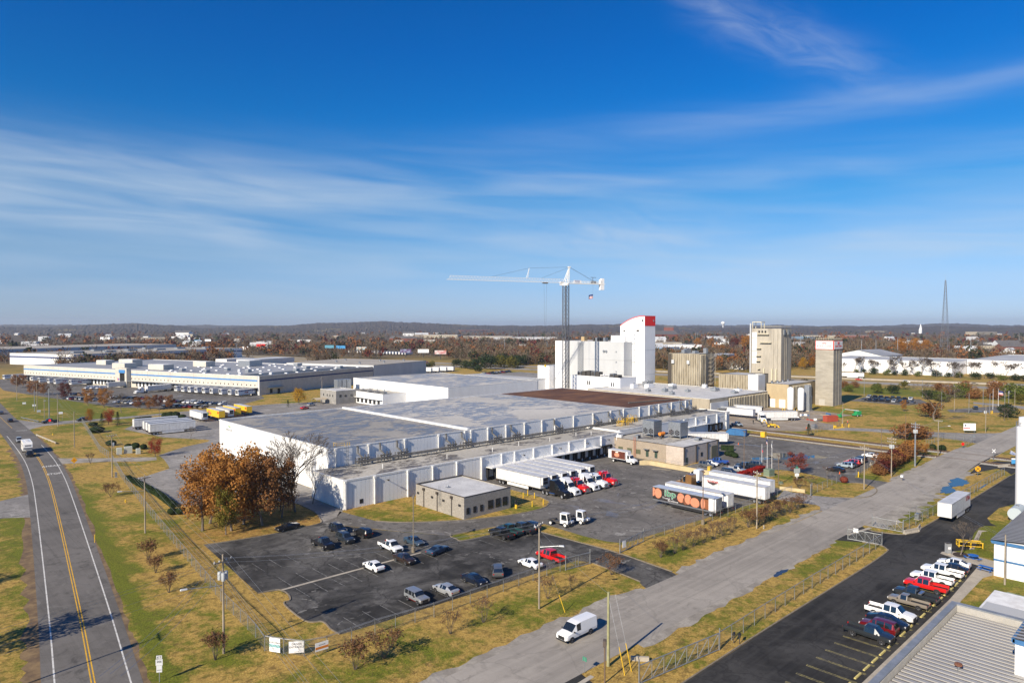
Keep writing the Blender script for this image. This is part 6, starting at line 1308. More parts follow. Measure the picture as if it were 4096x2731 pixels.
for i, (x, y, L, W, H, a, wm, rm, lab) in enumerate(((575, 205, 60, 22, 7, 14, M_PANEL, M_GREYP, 'blue grey metal workshop left of the concrete tower'), (520, 180, 40, 18, 6, 14, M_PANEL, M_TROOF, 'low workshop with sloping grey roof beside the motorway'), (560, 240, 70, 24, 8, 14, pm('slate blue cladding', (.13, .19, .26)), M_GREYP, 'slate blue workshop behind the ribbed block'),
  (640, 270, 60, 20, 7, 14, M_PANEL, M_GREYP, 'long pale workshop farther behind the ribbed block'), (820, 470, 60, 30, 7, 10, pm('light blue cladding', (.26, .40, .55)), M_GREYP, 'light blue metal building behind the white tower'))):
 rot_bldg('workshop', lab, (x, y), R(a), L, W, H, wm, rm, None, 'building', 'workshops behind the mill')
rot_bldg('transit_shed', 'flat grey shed roof between rear cold store and crane', (196, 160), 0, 36, 62, 8, M_PANEL, M_ROOFG)

# --- tower crane
def crane():
 bx, by = 205.2, 119; e = thing('tower_crane', 'tall tower crane with white jib over the mill', 'crane', (bx, by, 0))
 M_MAST = pm('dark mast steel', (.10, .11, .135), (.15, .155, .165), .4, .5, metal=.3); M_JIB = pm('white crane paint', (.78, .77, .72), None, rough=.45)
 m = MB(); w = 1.2; zt = 63.2; n = 26; c = [(-w, -w), (w, -w), (w, w), (-w, w)]
 for x, y in c: m.box(x - .18, y - .18, 0, x + .18, y + .18, zt)
 for k in range(n):
  z0, z1 = zt * k / n, zt * (k + 1) / n
  for i in range(4):
   a, b = c[i], c[(i + 1) % 4]; m.tube((*a, z0), (*b, z1), .1, None, 4, caps=False); m.tube((*b, z0), (*a, z1), .1, None, 4, caps=False); m.tube((*a, z0), (*b, z0), .1, None, 4, caps=False)
 m.obj('mast', M_MAST, e)
 MB().lathe([(1.9, zt), (1.9, zt + .8), (1.5, zt + 1.4)], 14).obj('slewing_ring', M_JIB, e)
 J = Vector((-65.7, 22.2, 0)).normalized(); ang = math.atan2(J.y, J.x)
 s = bpy.data.objects.new('upper_works', None);
 rz = ang; z = zt + 1.5
 j = MB(); L = 69.5; h = 2.0; d = .8; N = 40
 for y in (-d, d): j.box(1.5, y - .07, -.07, L, y + .07, .07)
 j.box(1.5, -.07, h - .07, L - 2, .07, h + .07)
 for k in range(N):
  x0, x1 = 1.5 + (L - 2.5) * k / N, 1.5 + (L - 2.5) * (k + 1) / N; xm = (x0 + x1) / 2
  for y in (-d, d): j.tube((x0, y, 0), (xm, 0, h), .04, None, 4, caps=False); j.tube((xm, 0, h), (x1, y, 0), .04, None, 4, caps=False)
  j.tube((x0, -d, 0), (x1, d, 0), .03, None, 4, caps=False)
 j.obj('jib', M_JIB, e, (0, 0, z), rz)
 cj = MB().box(-25, -1.0, -.35, -1.2, 1.0, .05)
 for y in (-1.0, 1.0):
  for zz in (.6, 1.15): cj.tube((-23, y, zz), (-1.2, y, zz), .05, None, 4)
  for k in range(12): cj.tube((-23 + k * 1.95, y, 0), (-23 + k * 1.95, y, 1.15), .05, None, 4)
 cj.obj('counter_jib', M_JIB, e, (0, 0, z), rz)
 a = MB()
 for x0, y in ((1.2, -1.0), (1.2, 1.0), (-1.4, -1.0), (-1.4, 1.0)): a.tube((x0, y, 0), (-2.1, y * .3, 8.6), .2, .16, 6)
 for k in range(5):
  t = (k + .5) / 6; a.tube((1.2 - 3.3 * t, -1 + .7 * t, 8.6 * t), (-1.4 - .7 * t, -1 + .7 * t, 8.6 * t + .6), .09, None, 4); a.tube((1.2 - 3.3 * t, 1 - .7 * t, 8.6 * t), (-1.4 - .7 * t, 1 - .7 * t, 8.6 * t + .6), .09, None, 4)
 a.box(-2.7, -.5, 8.4, -1.4, .5, 9.1); a.obj('apex_frame', M_JIB, e, (0, 0, z), rz)
 MB().tube((23.5, 0, h), (22.6, 0, 7.4), .16, .12, 6).tube((24.5, .3, h), (22.6, 0, 7.4), .1, None, 4).obj('pendant_strut', M_JIB, e, (0, 0, z), rz)
 p = MB()
 for a_, b_ in (((-2, 0, 8.8), (22.6, 0, 7.4)), ((22.6, 0, 7.4), (45, 0, h)), ((-2, 0, 8.6), (15.5, 0, h)), ((-2.2, .3, 8.8), (-20.5, .6, .2)), ((-2.2, -.3, 8.8), (-20.5, -.6, .2))): p.tube(a_, b_, .05, None, 5)
 p.obj('pendant_lines', M_STEELF, e, (0, 0, z), rz)
 MB().box(11.5, -.9, -.7, 14.2, .9, -.15).obj('trolley', M_STEELF, e, (0, 0, z), rz)
 r = MB()
 for x in (12.0, 13.6): r.tube((x, 0, -.6), (12.8, 0, -45), .035, None, 4)
 r.obj('hoist_ropes', M_STEELF, e, (0, 0, z), rz); MB().box(12.4, -.35, -46.3, 13.2, .35, -45).obj('hook_block', M_YSAFE, e, (0, 0, z), rz)
 for k in range(3): MB().box(-24.4 + k * .85, -.9, -3.4, -23.7 + k * .85, .9, 3.0 if k < 2 else 2.4).obj('counterweight', M_PLATEW, e, (0, 0, z), rz)
 MB().box(-19.2, -.7, .05, -16.2, .7, 1.5).obj('winch_housing', M_GALV, e, (0, 0, z), rz); MB().tube((-17.4, 0, 1.4), (-17.4, 0, 3.6), .12, None, 5).tube((-16, 0, 3.5), (-19.6, 0, 3.5), .12, None, 5).obj('service_davit', M_STEELF, e, (0, 0, z), rz)
 MB().box(-10.6, -1.1, .3, -7.8, -1.02, 1.2).obj('equipment_box', M_PLATEW, e, (0, 0, z), rz)
 nbd = MB().box(-9.2, .98, .05, -4.4, 1.06, 1.6); bo = nbd.obj('name_board', M_PLATEW, e, (0, 0, z), rz)
 bl = pm('blue board lettering', (.03, .08, .30)); text('BRASFIELD', .75, bl, (-6.8, 1.09, 1.2), (R(90), 0, math.pi), bo, .9); text('& GORRIE', .7, bl, (-6.8, 1.09, .5), (R(90), 0, math.pi), bo, .9)
 MB().box(.6, -2.4, -1.4, 2.6, -1.0, .8).obj('cab', M_PLATEW, e, (0, 0, z), rz)
 return e, ang, z
_, JA, JZ = crane()
def flag(x, y, z, w, h, a, cols, label, ev=None):
 e = thing('flag', label, 'flag', (x, y, z), a); n = 8;
 for bi, (c, z0, z1) in enumerate(cols):
  f = MB(); vs = []
  for i in range(n + 1): u = i / n; yy = .14 * w * math.sin(u * 7) * u; vs += [(u * w, yy, z0 * h - .25 * h * u * u), (u * w, yy, z1 * h - .25 * h * u * u)]
  f.add(vs, [(2 * i, 2 * i + 2, 2 * i + 3, 2 * i + 1) for i in range(n)]); f.obj('stripe', c, e)
FR, FW_, FB = pm('flag red', (.45, .03, .04)), pm('flag white', (.7, .7, .7)), pm('flag blue', (.03, .05, .18))
US = [((FR if k % 2 == 0 else FW_), k / 7, (k + 1) / 7) for k in range(7)]
J_ = Vector((math.cos(JA), math.sin(JA), 0)); q = Vector((205.2, 119, 0)) - J_ * 17.5
flag(q.x, q.y, JZ - 8.3, 2.6, 2.3, R(150), US[:4] + [(FB, 4 / 7, 1)], 'small striped flag hanging below the crane counter jib')
e = thing('flag_rope', 'thin rope holding the flag below the crane', 'rope', (q.x, q.y, JZ)); MB().tube((0, 0, 0), (0, 0, -8), .03, None, 4).obj('rope', M_STEELF, e)
def radio_mast():
 e = thing('radio_mast', 'tall grey lattice radio mast beyond the right warehouse', 'mast', (940, 122, 0)); m = MB(); H = 100; n = 18; z = 0
 W = lambda z: 4.3 * (1 - z / H) + .5
 zz = [H * (1 - (1 - k / n) ** 1.35) for k in range(n + 1)]
 for k in range(n):
  a, b = W(zz[k]), W(zz[k + 1]); A = [(-a, -a), (a, -a), (a, a), (-a, a)]; B = [(-b, -b), (b, -b), (b, b), (-b, b)]
  for i in range(4):
   j = (i + 1) % 4; m.tube((*A[i], zz[k]), (*B[i], zz[k + 1]), .2, None, 4, caps=False); m.tube((*A[i], zz[k]), (*B[j], zz[k + 1]), .08, None, 4, caps=False); m.tube((*A[j], zz[k]), (*B[i], zz[k + 1]), .08, None, 4, caps=False); m.tube((*A[i], zz[k]), (*A[j], zz[k]), .08, None, 4, caps=False)
 m.obj('lattice', M_GALV, e); MB().tube((0, 0, H), (0, 0, H + 8), .1, .05, 5).obj('aerial', M_GALV, e)
radio_mast()

# --- railway
M_BAL = pm('pale limestone ballast', (.42, .39, .34), (.30, .28, .245), 1.5, .95, fine=3); M_TIE = pm('creosoted tie', (.07, .05, .035), (.11, .08, .055), 2, .9); M_RAIL = pm('rusty rail', (.13, .085, .06), None, rough=.45, metal=.5)
for nm, x, y0, y1 in (('near', 165.0, 60, -170), ('far', 176.5, 90, -170)):
 e = thing('railway_track', 'rusty railway track, the one %s the black office lot' % ('next to' if nm == 'near' else 'farther from'), 'railway', (x, (y0 + y1) / 2, 0), 0, 'railway tracks'); c = (y0 + y1) / 2
 MB().add([(-2.3, y0 - c, .03), (-1.4, y0 - c, .25), (1.4, y0 - c, .25), (2.3, y0 - c, .03), (-2.3, y1 - c, .03), (-1.4, y1 - c, .25), (1.4, y1 - c, .25), (2.3, y1 - c, .03)], [(0, 1, 5, 4), (1, 2, 6, 5), (2, 3, 7, 6)]).obj('ballast', M_BAL, e)
 t = MB(); y = y0
 while y > y1:
  if not -86 < y < -72: t.box(-1.3, y - c, .24, 1.3, y - c - .26, .36)
  y -= .62
 tag(t.obj('ties', M_TIE, e), kind='stuff')
 for s in (-.72, .72): MB().box(s - .05, y1 - c, .3, s + .05, y0 - c, .5).obj('rail', M_RAIL, e)
sheet('level_crossing', [(161, -84.6), (180, -84.8), (180, -73.4), (161, -73.2)], .46, M_ROADR)
sheet('level_crossing', [(150, -84.4), (161, -84.6), (161, -73.2), (150, -73.2)], .03, M_ROADR)
for x0, x1, z0, z1 in ((148, 161, .03, .46), (180, 193, .46, .03)):
 o = MB().add([(x0, -84.6, z0), (x1, -84.6, z1), (x1, -73.2, z1), (x0, -73.2, z0)], [(0, 1, 2, 3)]).obj('level_crossing', M_ROADR); tag(o, kind='structure')

# --- chain-link fences
def mesh_mat():
 m = bpy.data.materials.new('chain link mesh'); m.use_nodes = True; T = NT(m.node_tree); b = T.n['Principled BSDF']; b.inputs['Base Color'].default_value = (.33, .33, .32, 1); b.inputs['Roughness'].default_value = .5; b.inputs['Metallic'].default_value = .5
 x, y, z = T.sep(T.new('ShaderNodeNewGeometry').outputs['Position']); u = T.m('ADD', x, y)
 g = T.m('MINIMUM', T.m('ABSOLUTE', T.m('SINE', T.m('MULTIPLY', T.m('ADD', u, z), 45.))), T.m('ABSOLUTE', T.m('SINE', T.m('MULTIPLY', T.m('SUBTRACT', u, z), 45.))))
 T.l.new(T.ramp(g, .10, .16, 1, 0), b.inputs['Alpha']); return m
M_MESH = mesh_mat(); M_POST = pm('dull galvanised post', (.34, .35, .35), (.26, .27, .27), 3, .5, metal=.5)
POSTS = {}
def fence(pts, h, label, step=3.05, barb=True, group=None):
 e = thing('chain_link_fence', label, 'fence', (*pts[0], 0), 0, group); x0, y0 = pts[0]
 key = (h, barb)
 if key not in POSTS:
  p = MB().tube((0, 0, 0), (0, 0, h), .05, None, 6).mesh('post', M_POST); a = MB().tube((0, 0, h), (-.28, -.28, h + .32), .03, None, 5).mesh('barb_arm', M_POST); POSTS[key] = (p, a)
 pme, ame = POSTS[key]
 for (xa, ya), (xb, yb) in zip(pts[:-1], pts[1:]):
  L = math.hypot(xb - xa, yb - ya); n = max(1, round(L / step))
  MB().quad((xa - x0, ya - y0, .04), (xb - x0, yb - y0, .04), (xb - x0, yb - y0, h - .04), (xa - x0, ya - y0, h - .04)).obj('wire_mesh', M_MESH, e)
  MB().tube((xa - x0, ya - y0, h), (xb - x0, yb - y0, h), .03, None, 5).obj('top_rail', M_POST, e)
  if barb:
   w = MB()
   for k in range(3): d = -.28 * (k + 1) / 3; w.tube((xa - x0 + d, ya - y0 + d, h + .32 * (k + 1) / 3), (xb - x0 + d, yb - y0 + d, h + .32 * (k + 1) / 3), .012, None, 3, caps=False)
   w.obj('barbed_wire', M_POST, e)
  for i in range(n + (1 if (xb, yb) == pts[-1] else 0)):
   q = mobj('post', pme, e, (xa + (xb - xa) * i / n - x0, ya + (yb - ya) * i / n - y0, 0))
   if barb: mobj('barb_arm', ame, q)
 return e
fence([(-11, 199), (-16.5, 158), (-22.1, 116.8), (-22.6, 104)], 2.0, 'chain-link fence along the left road, north of the gravel drive')
fence([(-23.3, 96), (-27.8, 66.2), (-32.7, 24.7), (-36.9, -13.9), (-39.3, -35.8), (-40.1, -47.9), (-40.8, -52.3), (-39.4, -54.7), (-37.8, -57), (-35.2, -57.9), (-28.2, -57.9), (-19.2, -58.9), (-2.5, -58.8), (6.9, -59.0), (13.4, -60.1)], 1.9, 'long chain-link fence round the front lot corner')
fence([(30, -59.2), (52, -61.0), (76, -61.9), (86.6, -62.3)], 1.9, 'chain-link fence between truck yard and shrub berm')
fence([(1.5, -91.4), (14.2, -91.2), (30, -91.1), (44.9, -91.2), (60.3, -91.2)], 2.1, 'barbed chain-link fence along the black truck lot')
fence([(72.6, -91.0), (83, -91.6), (87, -91.6), (120, -92.6), (150, -93)], 2.1, 'chain-link fence beside the puddles and lettered trailer')
fence([(89.7, -65.9), (100, -65.4), (109.6, -65.0)], 2.0, 'short chain-link fence on the grass by the gate drive', barb=False)
fence([(118.2, -65.8), (138, -64), (157, -62.6)], 1.9, 'chain-link fence along the office lot stalls', barb=False)
fence([(180.6, -25.9), (201.2, -25.7), (213.9, -25.7)], 2.2, 'chain-link fence in front of the works yard')
fence([(186, -64), (206, -64.5), (207, -73), (190, -74)], 2.2, 'chain-link compound beside the level crossing')
fence([(83, -89.2), (87, -89.4), (87, -91.4)], 2.2, 'small fence round the grey utility cabinet', barb=False)
def gate(p, q, h, label, n=4):
 e = thing('sliding_gate', label, 'gate', (*p, 0)); d = Vector((q[0] - p[0], q[1] - p[1], 0)); f = MB()
 for z in (.12, h): f.tube((0, 0, z), (d.x, d.y, z), .06, None, 6)
 f.obj('gate_frame', M_POST, e)
 for k in range(n + 1): t = k / n; MB().tube((d.x * t, d.y * t, .12), (d.x * t, d.y * t, h), .05, None, 6).obj('upright', M_POST, e)
 for k in range(n): MB().tube((d.x * k / n, d.y * k / n, .12), (d.x * (k + 1) / n, d.y * (k + 1) / n, h), .04, None, 5).obj('brace', M_POST, e)
 MB().quad((0, 0, .14), (d.x, d.y, .14), (d.x, d.y, h), (0, 0, h)).obj('wire_mesh', M_MESH, e)
 MB().tube((-.1, 0, 0), (-.1, 0, h + .6), .08, None, 8).obj('gate_post', M_POST, e); MB().tube((d.x * 1.01, d.y * 1.01, 0), (d.x * 1.01, d.y * 1.01, h + .6), .08, None, 8).obj('gate_post', M_POST, e)
 return e
gate((-13, -89.6), (1.0, -91.6), 2.2, 'long open steel sliding gate in the foreground', 7)
g3 = gate((60.6, -91.2), (59.8, -85.4), 2.0, 'sliding gate with a white number sign at the lot drive', 4)
MB().box(-.72, 4.0, 1.6, -.64, 4.9, 2.35).obj('sign_board', M_PLATEW, g3, (0, 0, 0)); DK = pm('dark sign lettering', (.03, .03, .035))
text('GATE #', .26, DK, (-.75, 4.45, 2.15), (R(90), 0, R(-90)), g3); text('3', .42, DK, (-.75, 4.45, 1.82), (R(90), 0, R(-90)), g3)
gate((72.2, -91.3), (72.0, -85.6), 2.0, 'sliding gate opposite the number sign gate', 4)
g4 = gate((21.6, -60.2), (29.8, -59.3), 2.0, 'sliding gate open along the truck yard fence', 4)
MB().box(.6, -.12, .8, 1.5, -.06, 2.0).obj('sign_board', M_PLATEW, g4);
gate((13.4, -60.1), (8.0, -59.3), 2.0, 'gate leaf folded beside the red pickup', 2)
gate((88.2, -66.2), (89.6, -65.9), 2.3, 'narrow gate end at the grass by the gate drive', 1)

# --- poles, wires, lamps
M_WOOD = pm('weathered pole wood', (.34, .29, .22), (.24, .20, .15), 1.5, .9, stretch=(1, 1, .2)); M_WOODG = pm('greenish treated pole', (.33, .32, .17), (.26, .25, .13), 1.5, .9); M_BRNP = pm('brown painted steel', (.16, .11, .075), None, rough=.6); M_INS = pm('grey insulator', (.5, .5, .5))
def cob(e, x, y, z, a, L, m=None):
 c, s = math.cos(a), math.sin(a)
 q = MB().tube((x, y, z), (x + c * L, y + s * L, z + .45), .045, None, 6).obj('lamp_arm', M_GALV, e)
 MB().add([(x + c * (L + d) + w * -s, y + s * (L + d) + w * c, z + .38 + h) for d, w, h in ((-.1, -.12, 0), (-.1, .12, 0), (.7, .17, .02), (.7, -.17, .02), (-.1, -.1, .14), (-.1, .1, .14), (.6, .14, .18), (.6, -.14, .18))], [(0, 3, 2, 1), (4, 5, 6, 7), (0, 1, 5, 4), (1, 2, 6, 5), (2, 3, 7, 6), (3, 0, 4, 7)]).obj('lamp_head', pm('lamp head', (.62, .63, .64), None, rough=.4), q)
def pole(x, y, h, label, mat=None, r=.15, arms=(), arm_a=0, tr=0, lamp=None, guy=None, name='utility_pole'):
 e = thing(name, label, 'pole', (x, y, 0)); MB().tube((0, 0, 0), (0, 0, h), r, r * .68, 10).obj('shaft', mat or M_WOOD, e, smooth=40)
 c, s = math.cos(arm_a), math.sin(arm_a)
 for z in arms:
  b = MB(); L = 1.25; b.add([(c * u * L - s * w, s * u * L + c * w, z + v) for u in (-1, 1) for w in (-.06, .06) for v in (-.07, .07)], [(0, 1, 3, 2), (4, 6, 7, 5), (0, 4, 5, 1), (2, 3, 7, 6), (0, 2, 6, 4), (1, 5, 7, 3)]); q = b.obj('crossarm', mat if mat is M_GALV else M_WOOD, e)
  for u in (-.95, -.4, .4, .95): MB().lathe([(.06, z + .07), (.09, z + .15), (.05, z + .28)], 7, 0, (c * u * L, s * u * L)).obj('insulator', M_INS, q)
 for k in range(tr): a = arm_a + k * 2.1; MB().lathe([(.24, h - 3.2), (.26, h - 3.0), (.26, h - 2.3), (.2, h - 2.2)], 10, 0, (.42 * math.cos(a), .42 * math.sin(a))).obj('transformer', pm('grey transformer', (.42, .44, .45)), e, smooth=40)
 if lamp: cob(e, 0, 0, lamp[0], lamp[1], lamp[2])
 if guy:
  MB().tube((0, 0, h * .85), (guy[0], guy[1], 0), .012, None, 4).obj('guy_wire', M_GALV, e); a = Vector((guy[0], guy[1], 0)); b = Vector((0, 0, h * .85)); t = 2.6 / (a - b).length; c2 = a.lerp(b, t); MB().tube(a, c2, .05, None, 6).obj('guy_guard', M_YSAFE, e)
 return e
pole(-44.8, -49.4, 12.5, 'wooden utility pole with lamp arm by the left road, nearest one', arms=(11.6,), arm_a=R(15), tr=3, lamp=(8.6, R(172), 4.2))
pole(-37.2, 11.8, 11.5, 'wooden utility pole with lamp arm, second along the left road', arms=(10.9,), arm_a=R(15), lamp=(8.4, R(172), 4.0))
pole(-28.9, 72.6, 11.6, 'wooden utility pole with cabinet at its foot by the gravel drive', arms=(11.2,), arm_a=R(15), tr=1)
pole(-26.2, 133, 12.0, 'wooden utility pole in the grass beside the road curve')
pole(-20.6, 193, 13.3, 'wooden utility pole with lamp arm at the road junction', lamp=(10.4, R(180), 4))
pole(-18.7, 222.8, 13.5, 'tall grey steel pole behind the junction', M_GALV, .2)
pole(-20.2, 224.5, 9, 'thin wooden pole beside the tall grey steel pole')
pole(-18.1, 256, 13.6, 'wooden pole on the depot lawn, nearer of a pair'); pole(-18.6, 259.5, 10.5, 'grey pole on the depot lawn behind its wooden neighbour', M_GALV)
pole(-17.1, 324, 14.1, 'wooden pole at the far end of the depot lawn')
pole(-6.4, -67.1, 12.5, 'tall wooden utility pole on the grass by the service road', arms=(12.1,), arm_a=R(20), lamp=(9.0, R(-60), 3.0), guy=(1.8, -3.4))
pole(-12.3, -84.5, 9.0, 'greenish wooden pole at the near edge of the service road', M_WOODG, .2)
pole(53.6, -70, 11.8, 'leaning wooden pole among the berm shrubs', arms=(11.2, 10.3), arm_a=R(60), tr=1)
pole(104.5, -72.6, 11.2, 'wooden utility pole with white riser on the grass island', arms=(10.4,), arm_a=R(70))
pole(125.3, -72.3, 10.9, 'wooden transformer pole beside the clipped hedgerow', arms=(10.2, 9.4), arm_a=R(70), tr=3); pole(145.3, -72.3, 12.9, 'grey steel double pole with black foot near the railway', M_GALV, .28, arms=(12.2, 11.4), arm_a=R(70), tr=3)
pole(168.3, -72.2, 11.4, 'wooden utility pole with lamp arm by the level crossing', arms=(11.0,), arm_a=R(70), lamp=(9, R(-40), 3.2))
pole(141.5, -64.4, 11, 'brown steel lamp pole between hedgerow and office lot', M_BRNP, .1); pole(165.9, -63.6, 12.7, 'brown steel pole beside the railway track', M_BRNP, .1)
for i, (x, y, h, m) in enumerate(sorted(((235.5, -70.7, 10.5, M_WOOD), (293, -67.2, 12, M_GALV), (302.6, -44, 10.3, M_WOOD), (298, -51, 9.5, M_GALV), (306.5, -67, 12, M_WOOD), (302.7, -58.2, 9.6, M_GALV), (336, -48.5, 9, M_GALV), (349.9, -55, 9, M_GALV), (305, -38, 9, M_GALV), (219.9, -23.7, 9, M_WOOD), (200.4, -18, 9.5, M_GALV), (346.7, 12.3, 10, M_GALV), (361, -14, 10, M_GALV)), key=azim)):
 pole(x, y, h, '%s pole on the mill grounds, %s from the left' % ('wooden' if m is M_WOOD else 'grey steel', ORD[i]), m, .13, arms=(h - .5, h - 1.2) if x == 293 else (), tr=2 if x == 235.5 else 0)
pole(105, 208.7, 12.9, 'wooden utility pole beside the orange maple', arms=(12.2, 11.5), arm_a=R(10)); pole(53.8, -111.4, 8.0, 'leaning weathered pole against the white hall with blue stripes')
def lamp_post(x, y, h, label, base=True, heads=2, mat=None):
 e = thing('lamp_post', label, 'lamp post', (x, y, 0)); MB().tube((0, 0, 0), (0, 0, h), .11, .08, 8).obj('pole', mat or M_BRNP, e)
 if base: MB().lathe([(.34, 0), (.34, .95), (.3, 1.0), (.05, 1.02)], 14).obj('footing', M_KERB, e)
 for k in range(heads): a = R(45) + k * math.pi; MB().box(.1, -.2, h - .12, .75, .2, h + .06).obj('lamp_head', mat or M_BRNP, e, (0, 0, 0), a)
lamp_post(-5.3, -34.2, 10.2, 'lamp post on round concrete footing in the front lot', mat=pm('dull bronze steel', (.2, .17, .13)))
lamp_post(48.2, -61.0, 11.0, 'brown lamp post at the edge of the truck yard by the berm'); lamp_post(100.8, -42.3, 11.6, 'brown lamp post between the parked cars of the office lot', False); lamp_post(93.4, -55.7, 7.6, 'short brown lamp post on the grass near the office sign', False)
for i, (x, y, h) in enumerate(((111.5, -42.2, 6.6), (110.5, -44.3, 9.2), (110.7, -45.6, 8.0))):
 e = thing('flagpole', '%s white flagpole beside the red hedge' % ('left', 'middle and tallest', 'right')[i], 'flagpole', (x, y, 0), 0, 'office flagpoles'); MB().tube((0, 0, 0), (0, 0, h), .06, .04, 8).obj('pole', M_PLATEW, e); MB().lathe([(.02, h), (.08, h + .06), (.02, h + .14)], 8).obj('finial', M_PLATEW, e)
flag(110.5, -44.3, 7.6, 1.7, 1.1, R(200), US[:4] + [(FB, 4 / 7, 1)], 'striped flag on the tallest office flagpole'); flag(110.7, -45.6, 6.6, 1.2, 1.0, R(200), [(FW_, 0, 1)], 'white flag on the right office flagpole'); flag(111.5, -42.2, 4.6, .9, 1.0, R(220), [(FR, 0, .7), (FB, .7, 1)], 'red flag on the left office flagpole')
for i, (x, y) in enumerate(((323.6, -55.2), (325.5, -57))): e = thing('flagpole', 'mill visitor flagpole, %s one' % ('left', 'right')[i], 'flagpole', (x, y, 0)); MB().tube((0, 0, 0), (0, 0, 10), .08, .05, 7).obj('pole', M_PLATEW, e); MB().lathe([(.02, 10), (.1, 10.1), (.02, 10.2)], 8).obj('finial', M_PLATEW, e)
flag(325.5, -57, 7.2, 2.8, 2.0, R(-40), US[:4] + [(FB, 4 / 7, 1)], 'large striped flag on the mill visitor flagpole')
def wires(a, b, offs, label, sag=.9, r=.014):
 """a set of conductors hung between two pole tops"""
 A, B = Vector(a), Vector(b); d = (B - A); n = Vector((d.y, -d.x, 0)).normalized(); e = thing('power_line', label, 'wires', A)
 for o, dz in offs:
  w = MB(); N = 14; p0 = None
  for i in range(N + 1):
   t = i / N; p = d * t + n * o + Vector((0, 0, dz - sag * 4 * t * (1 - t)))
   if p0 is not None: w.tube(p0, p, r, None, 3, caps=False)
   p0 = p
  w.obj('wire', M_GALV, e)
TOP3 = ((-1.1, 0), (0, .3), (1.1, 0), (0, -2.2), (.1, -3.0))
PL = [(-58, -150, 12), (-44.8, -49.4, 12), (-37.2, 11.8, 11.3), (-28.9, 72.6, 11.5), (-26.2, 133, 11.8), (-20.6, 193, 13)]
for i in range(5): wires(PL[i], PL[i + 1], TOP3, 'wires of the left road pole line, %s span from the camera' % ORD[i], r=.015)
PL = [(-62, -70, 11), (-44.8, -49.4, 11.8), (-6.4, -67.1, 12.2), (53.6, -70, 11.2), (104.5, -72.6, 10.8), (125.3, -72.3, 10.3), (145.3, -72.3, 12.2), (168.3, -72.2, 11), (235.5, -70.7, 10.2), (306.5, -67, 11.5)]
for i in range(9): wires(PL[i], PL[i + 1], ((-.9, 0), (0, .2), (.9, 0)), 'wires of the service road pole line, %s span from the left' % ORD[i], r=.015)
wires((-44.8, -49.4, 11.6), (-120, -60, 12), ((-.5, 0), (.5, 0), (0, -1.5), (0, -2.4)), 'wires crossing over the left road in the foreground', r=.015)
wires((-12.3, -84.5, 8.8), (-6.4, -67.1, 11.5), ((0, 0),), 'single wire from the greenish pole across the service road', .3)
wires((104.5, -72.6, 9.6), (53.8, -111.4, 7.6), ((0, 0), (.2, -.2)), 'two wires from the grass island to the leaning pole', .8)

# ------------------------------------------------------------------ signs and small things
POSTM = M_GALV
def sign(name, label, x, y, w, h, z, a, face, post=True, cat='sign', edge=None):
 """flat board facing direction a (its normal), on posts"""
 e = thing(name, label, cat, (x, y, 0), a + math.pi / 2)
 MB().box(-w / 2, -.02, z, w / 2, .02, z + h).obj('board', face, e)
 if edge: MB().box(-w / 2 - .05, -.015, z - .05, w / 2 + .05, .03, z + h + .05).obj('border', edge, e)
 if post:
  for px in ((-w * .4, w * .4) if w > 1.2 else (0,)): MB().box(px - .04, .03, 0, px + .04, .1, z + h).obj('post', POSTM, e)
 return e
def st(e, s, size, mat, z, x=0, sx=1, y=-.03): text(s, size, mat, (x, y, z), (R(90), 0, 0), e, sx, ext=.004)
FACE = R(-133)                                                     # towards the camera
BK = pm('black sign print', (.025, .025, .025)); TEAL = pm('teal sign print', (.16, .42, .44)); ORG = pm('orange sign print', (.62, .20, .03)); GRN = pm('green sign print', (.05, .22, .14))
s = sign('banner', 'white hiring banner with teal band on the corner fence', -40.2, -53.9, 1.55, 1.75, .25, R(-150), M_PLATEW, False); st(s, 'NOW HIRING', .27, BK, 1.42); MB().box(-.76, -.035, .85, .76, -.022, 1.18).obj('band', TEAL, s); st(s, 'QUALIFIED APPLICANTS', .13, M_PLATEW, 1.02, 0, 1, -.05); st(s, 'Apply in Person', .12, BK, .7); st(s, 'Call or Text', .12, BK, .48)
s = sign('banner', 'white banner reading driver entrance on the corner fence', -38.4, -56.2, 1.9, 1.45, .35, R(-125), M_PLATEW, False); st(s, 'DRIVER', .36, BK, 1.45); st(s, 'ENTRANCE', .36, BK, 1.08, 0, .95); st(s, 'americold', .14, MAT['grey sign lettering'], .5)
s = sign('banner', 'white banner with orange band on the corner fence', -36.0, -58.1, 1.7, 1.05, .55, R(-95), M_PLATEW, False); MB().box(-.84, -.035, .78, .84, -.022, 1.08).obj('band', ORG, s); st(s, 'americold', .2, MAT['grey sign lettering'], 1.3)
e = thing('route_sign', 'white junction route sign on a post by the left road', 'sign', (-52.8, -51.3, 0), R(-35)); MB().box(-.04, 0, 0, .04, .06, 3.1).obj('post', M_GALV, e)
for w, z0, z1 in ((.62, 2.72, 3.1), (.76, 1.95, 2.66), (.62, 1.15, 1.92)): MB().box(-w / 2, -.03, z0, w / 2, 0, z1).obj('plate', pm('greyed white plate', (.6, .61, .62)), e)
st(e, 'JCT', .3, BK, 2.9, 0, 1, -.05); st(e, '266', .34, BK, 2.4, 0, 1, -.05); MB().box(-.25, -.045, 1.4, .25, -.035, 1.45).obj('line', BK, e)
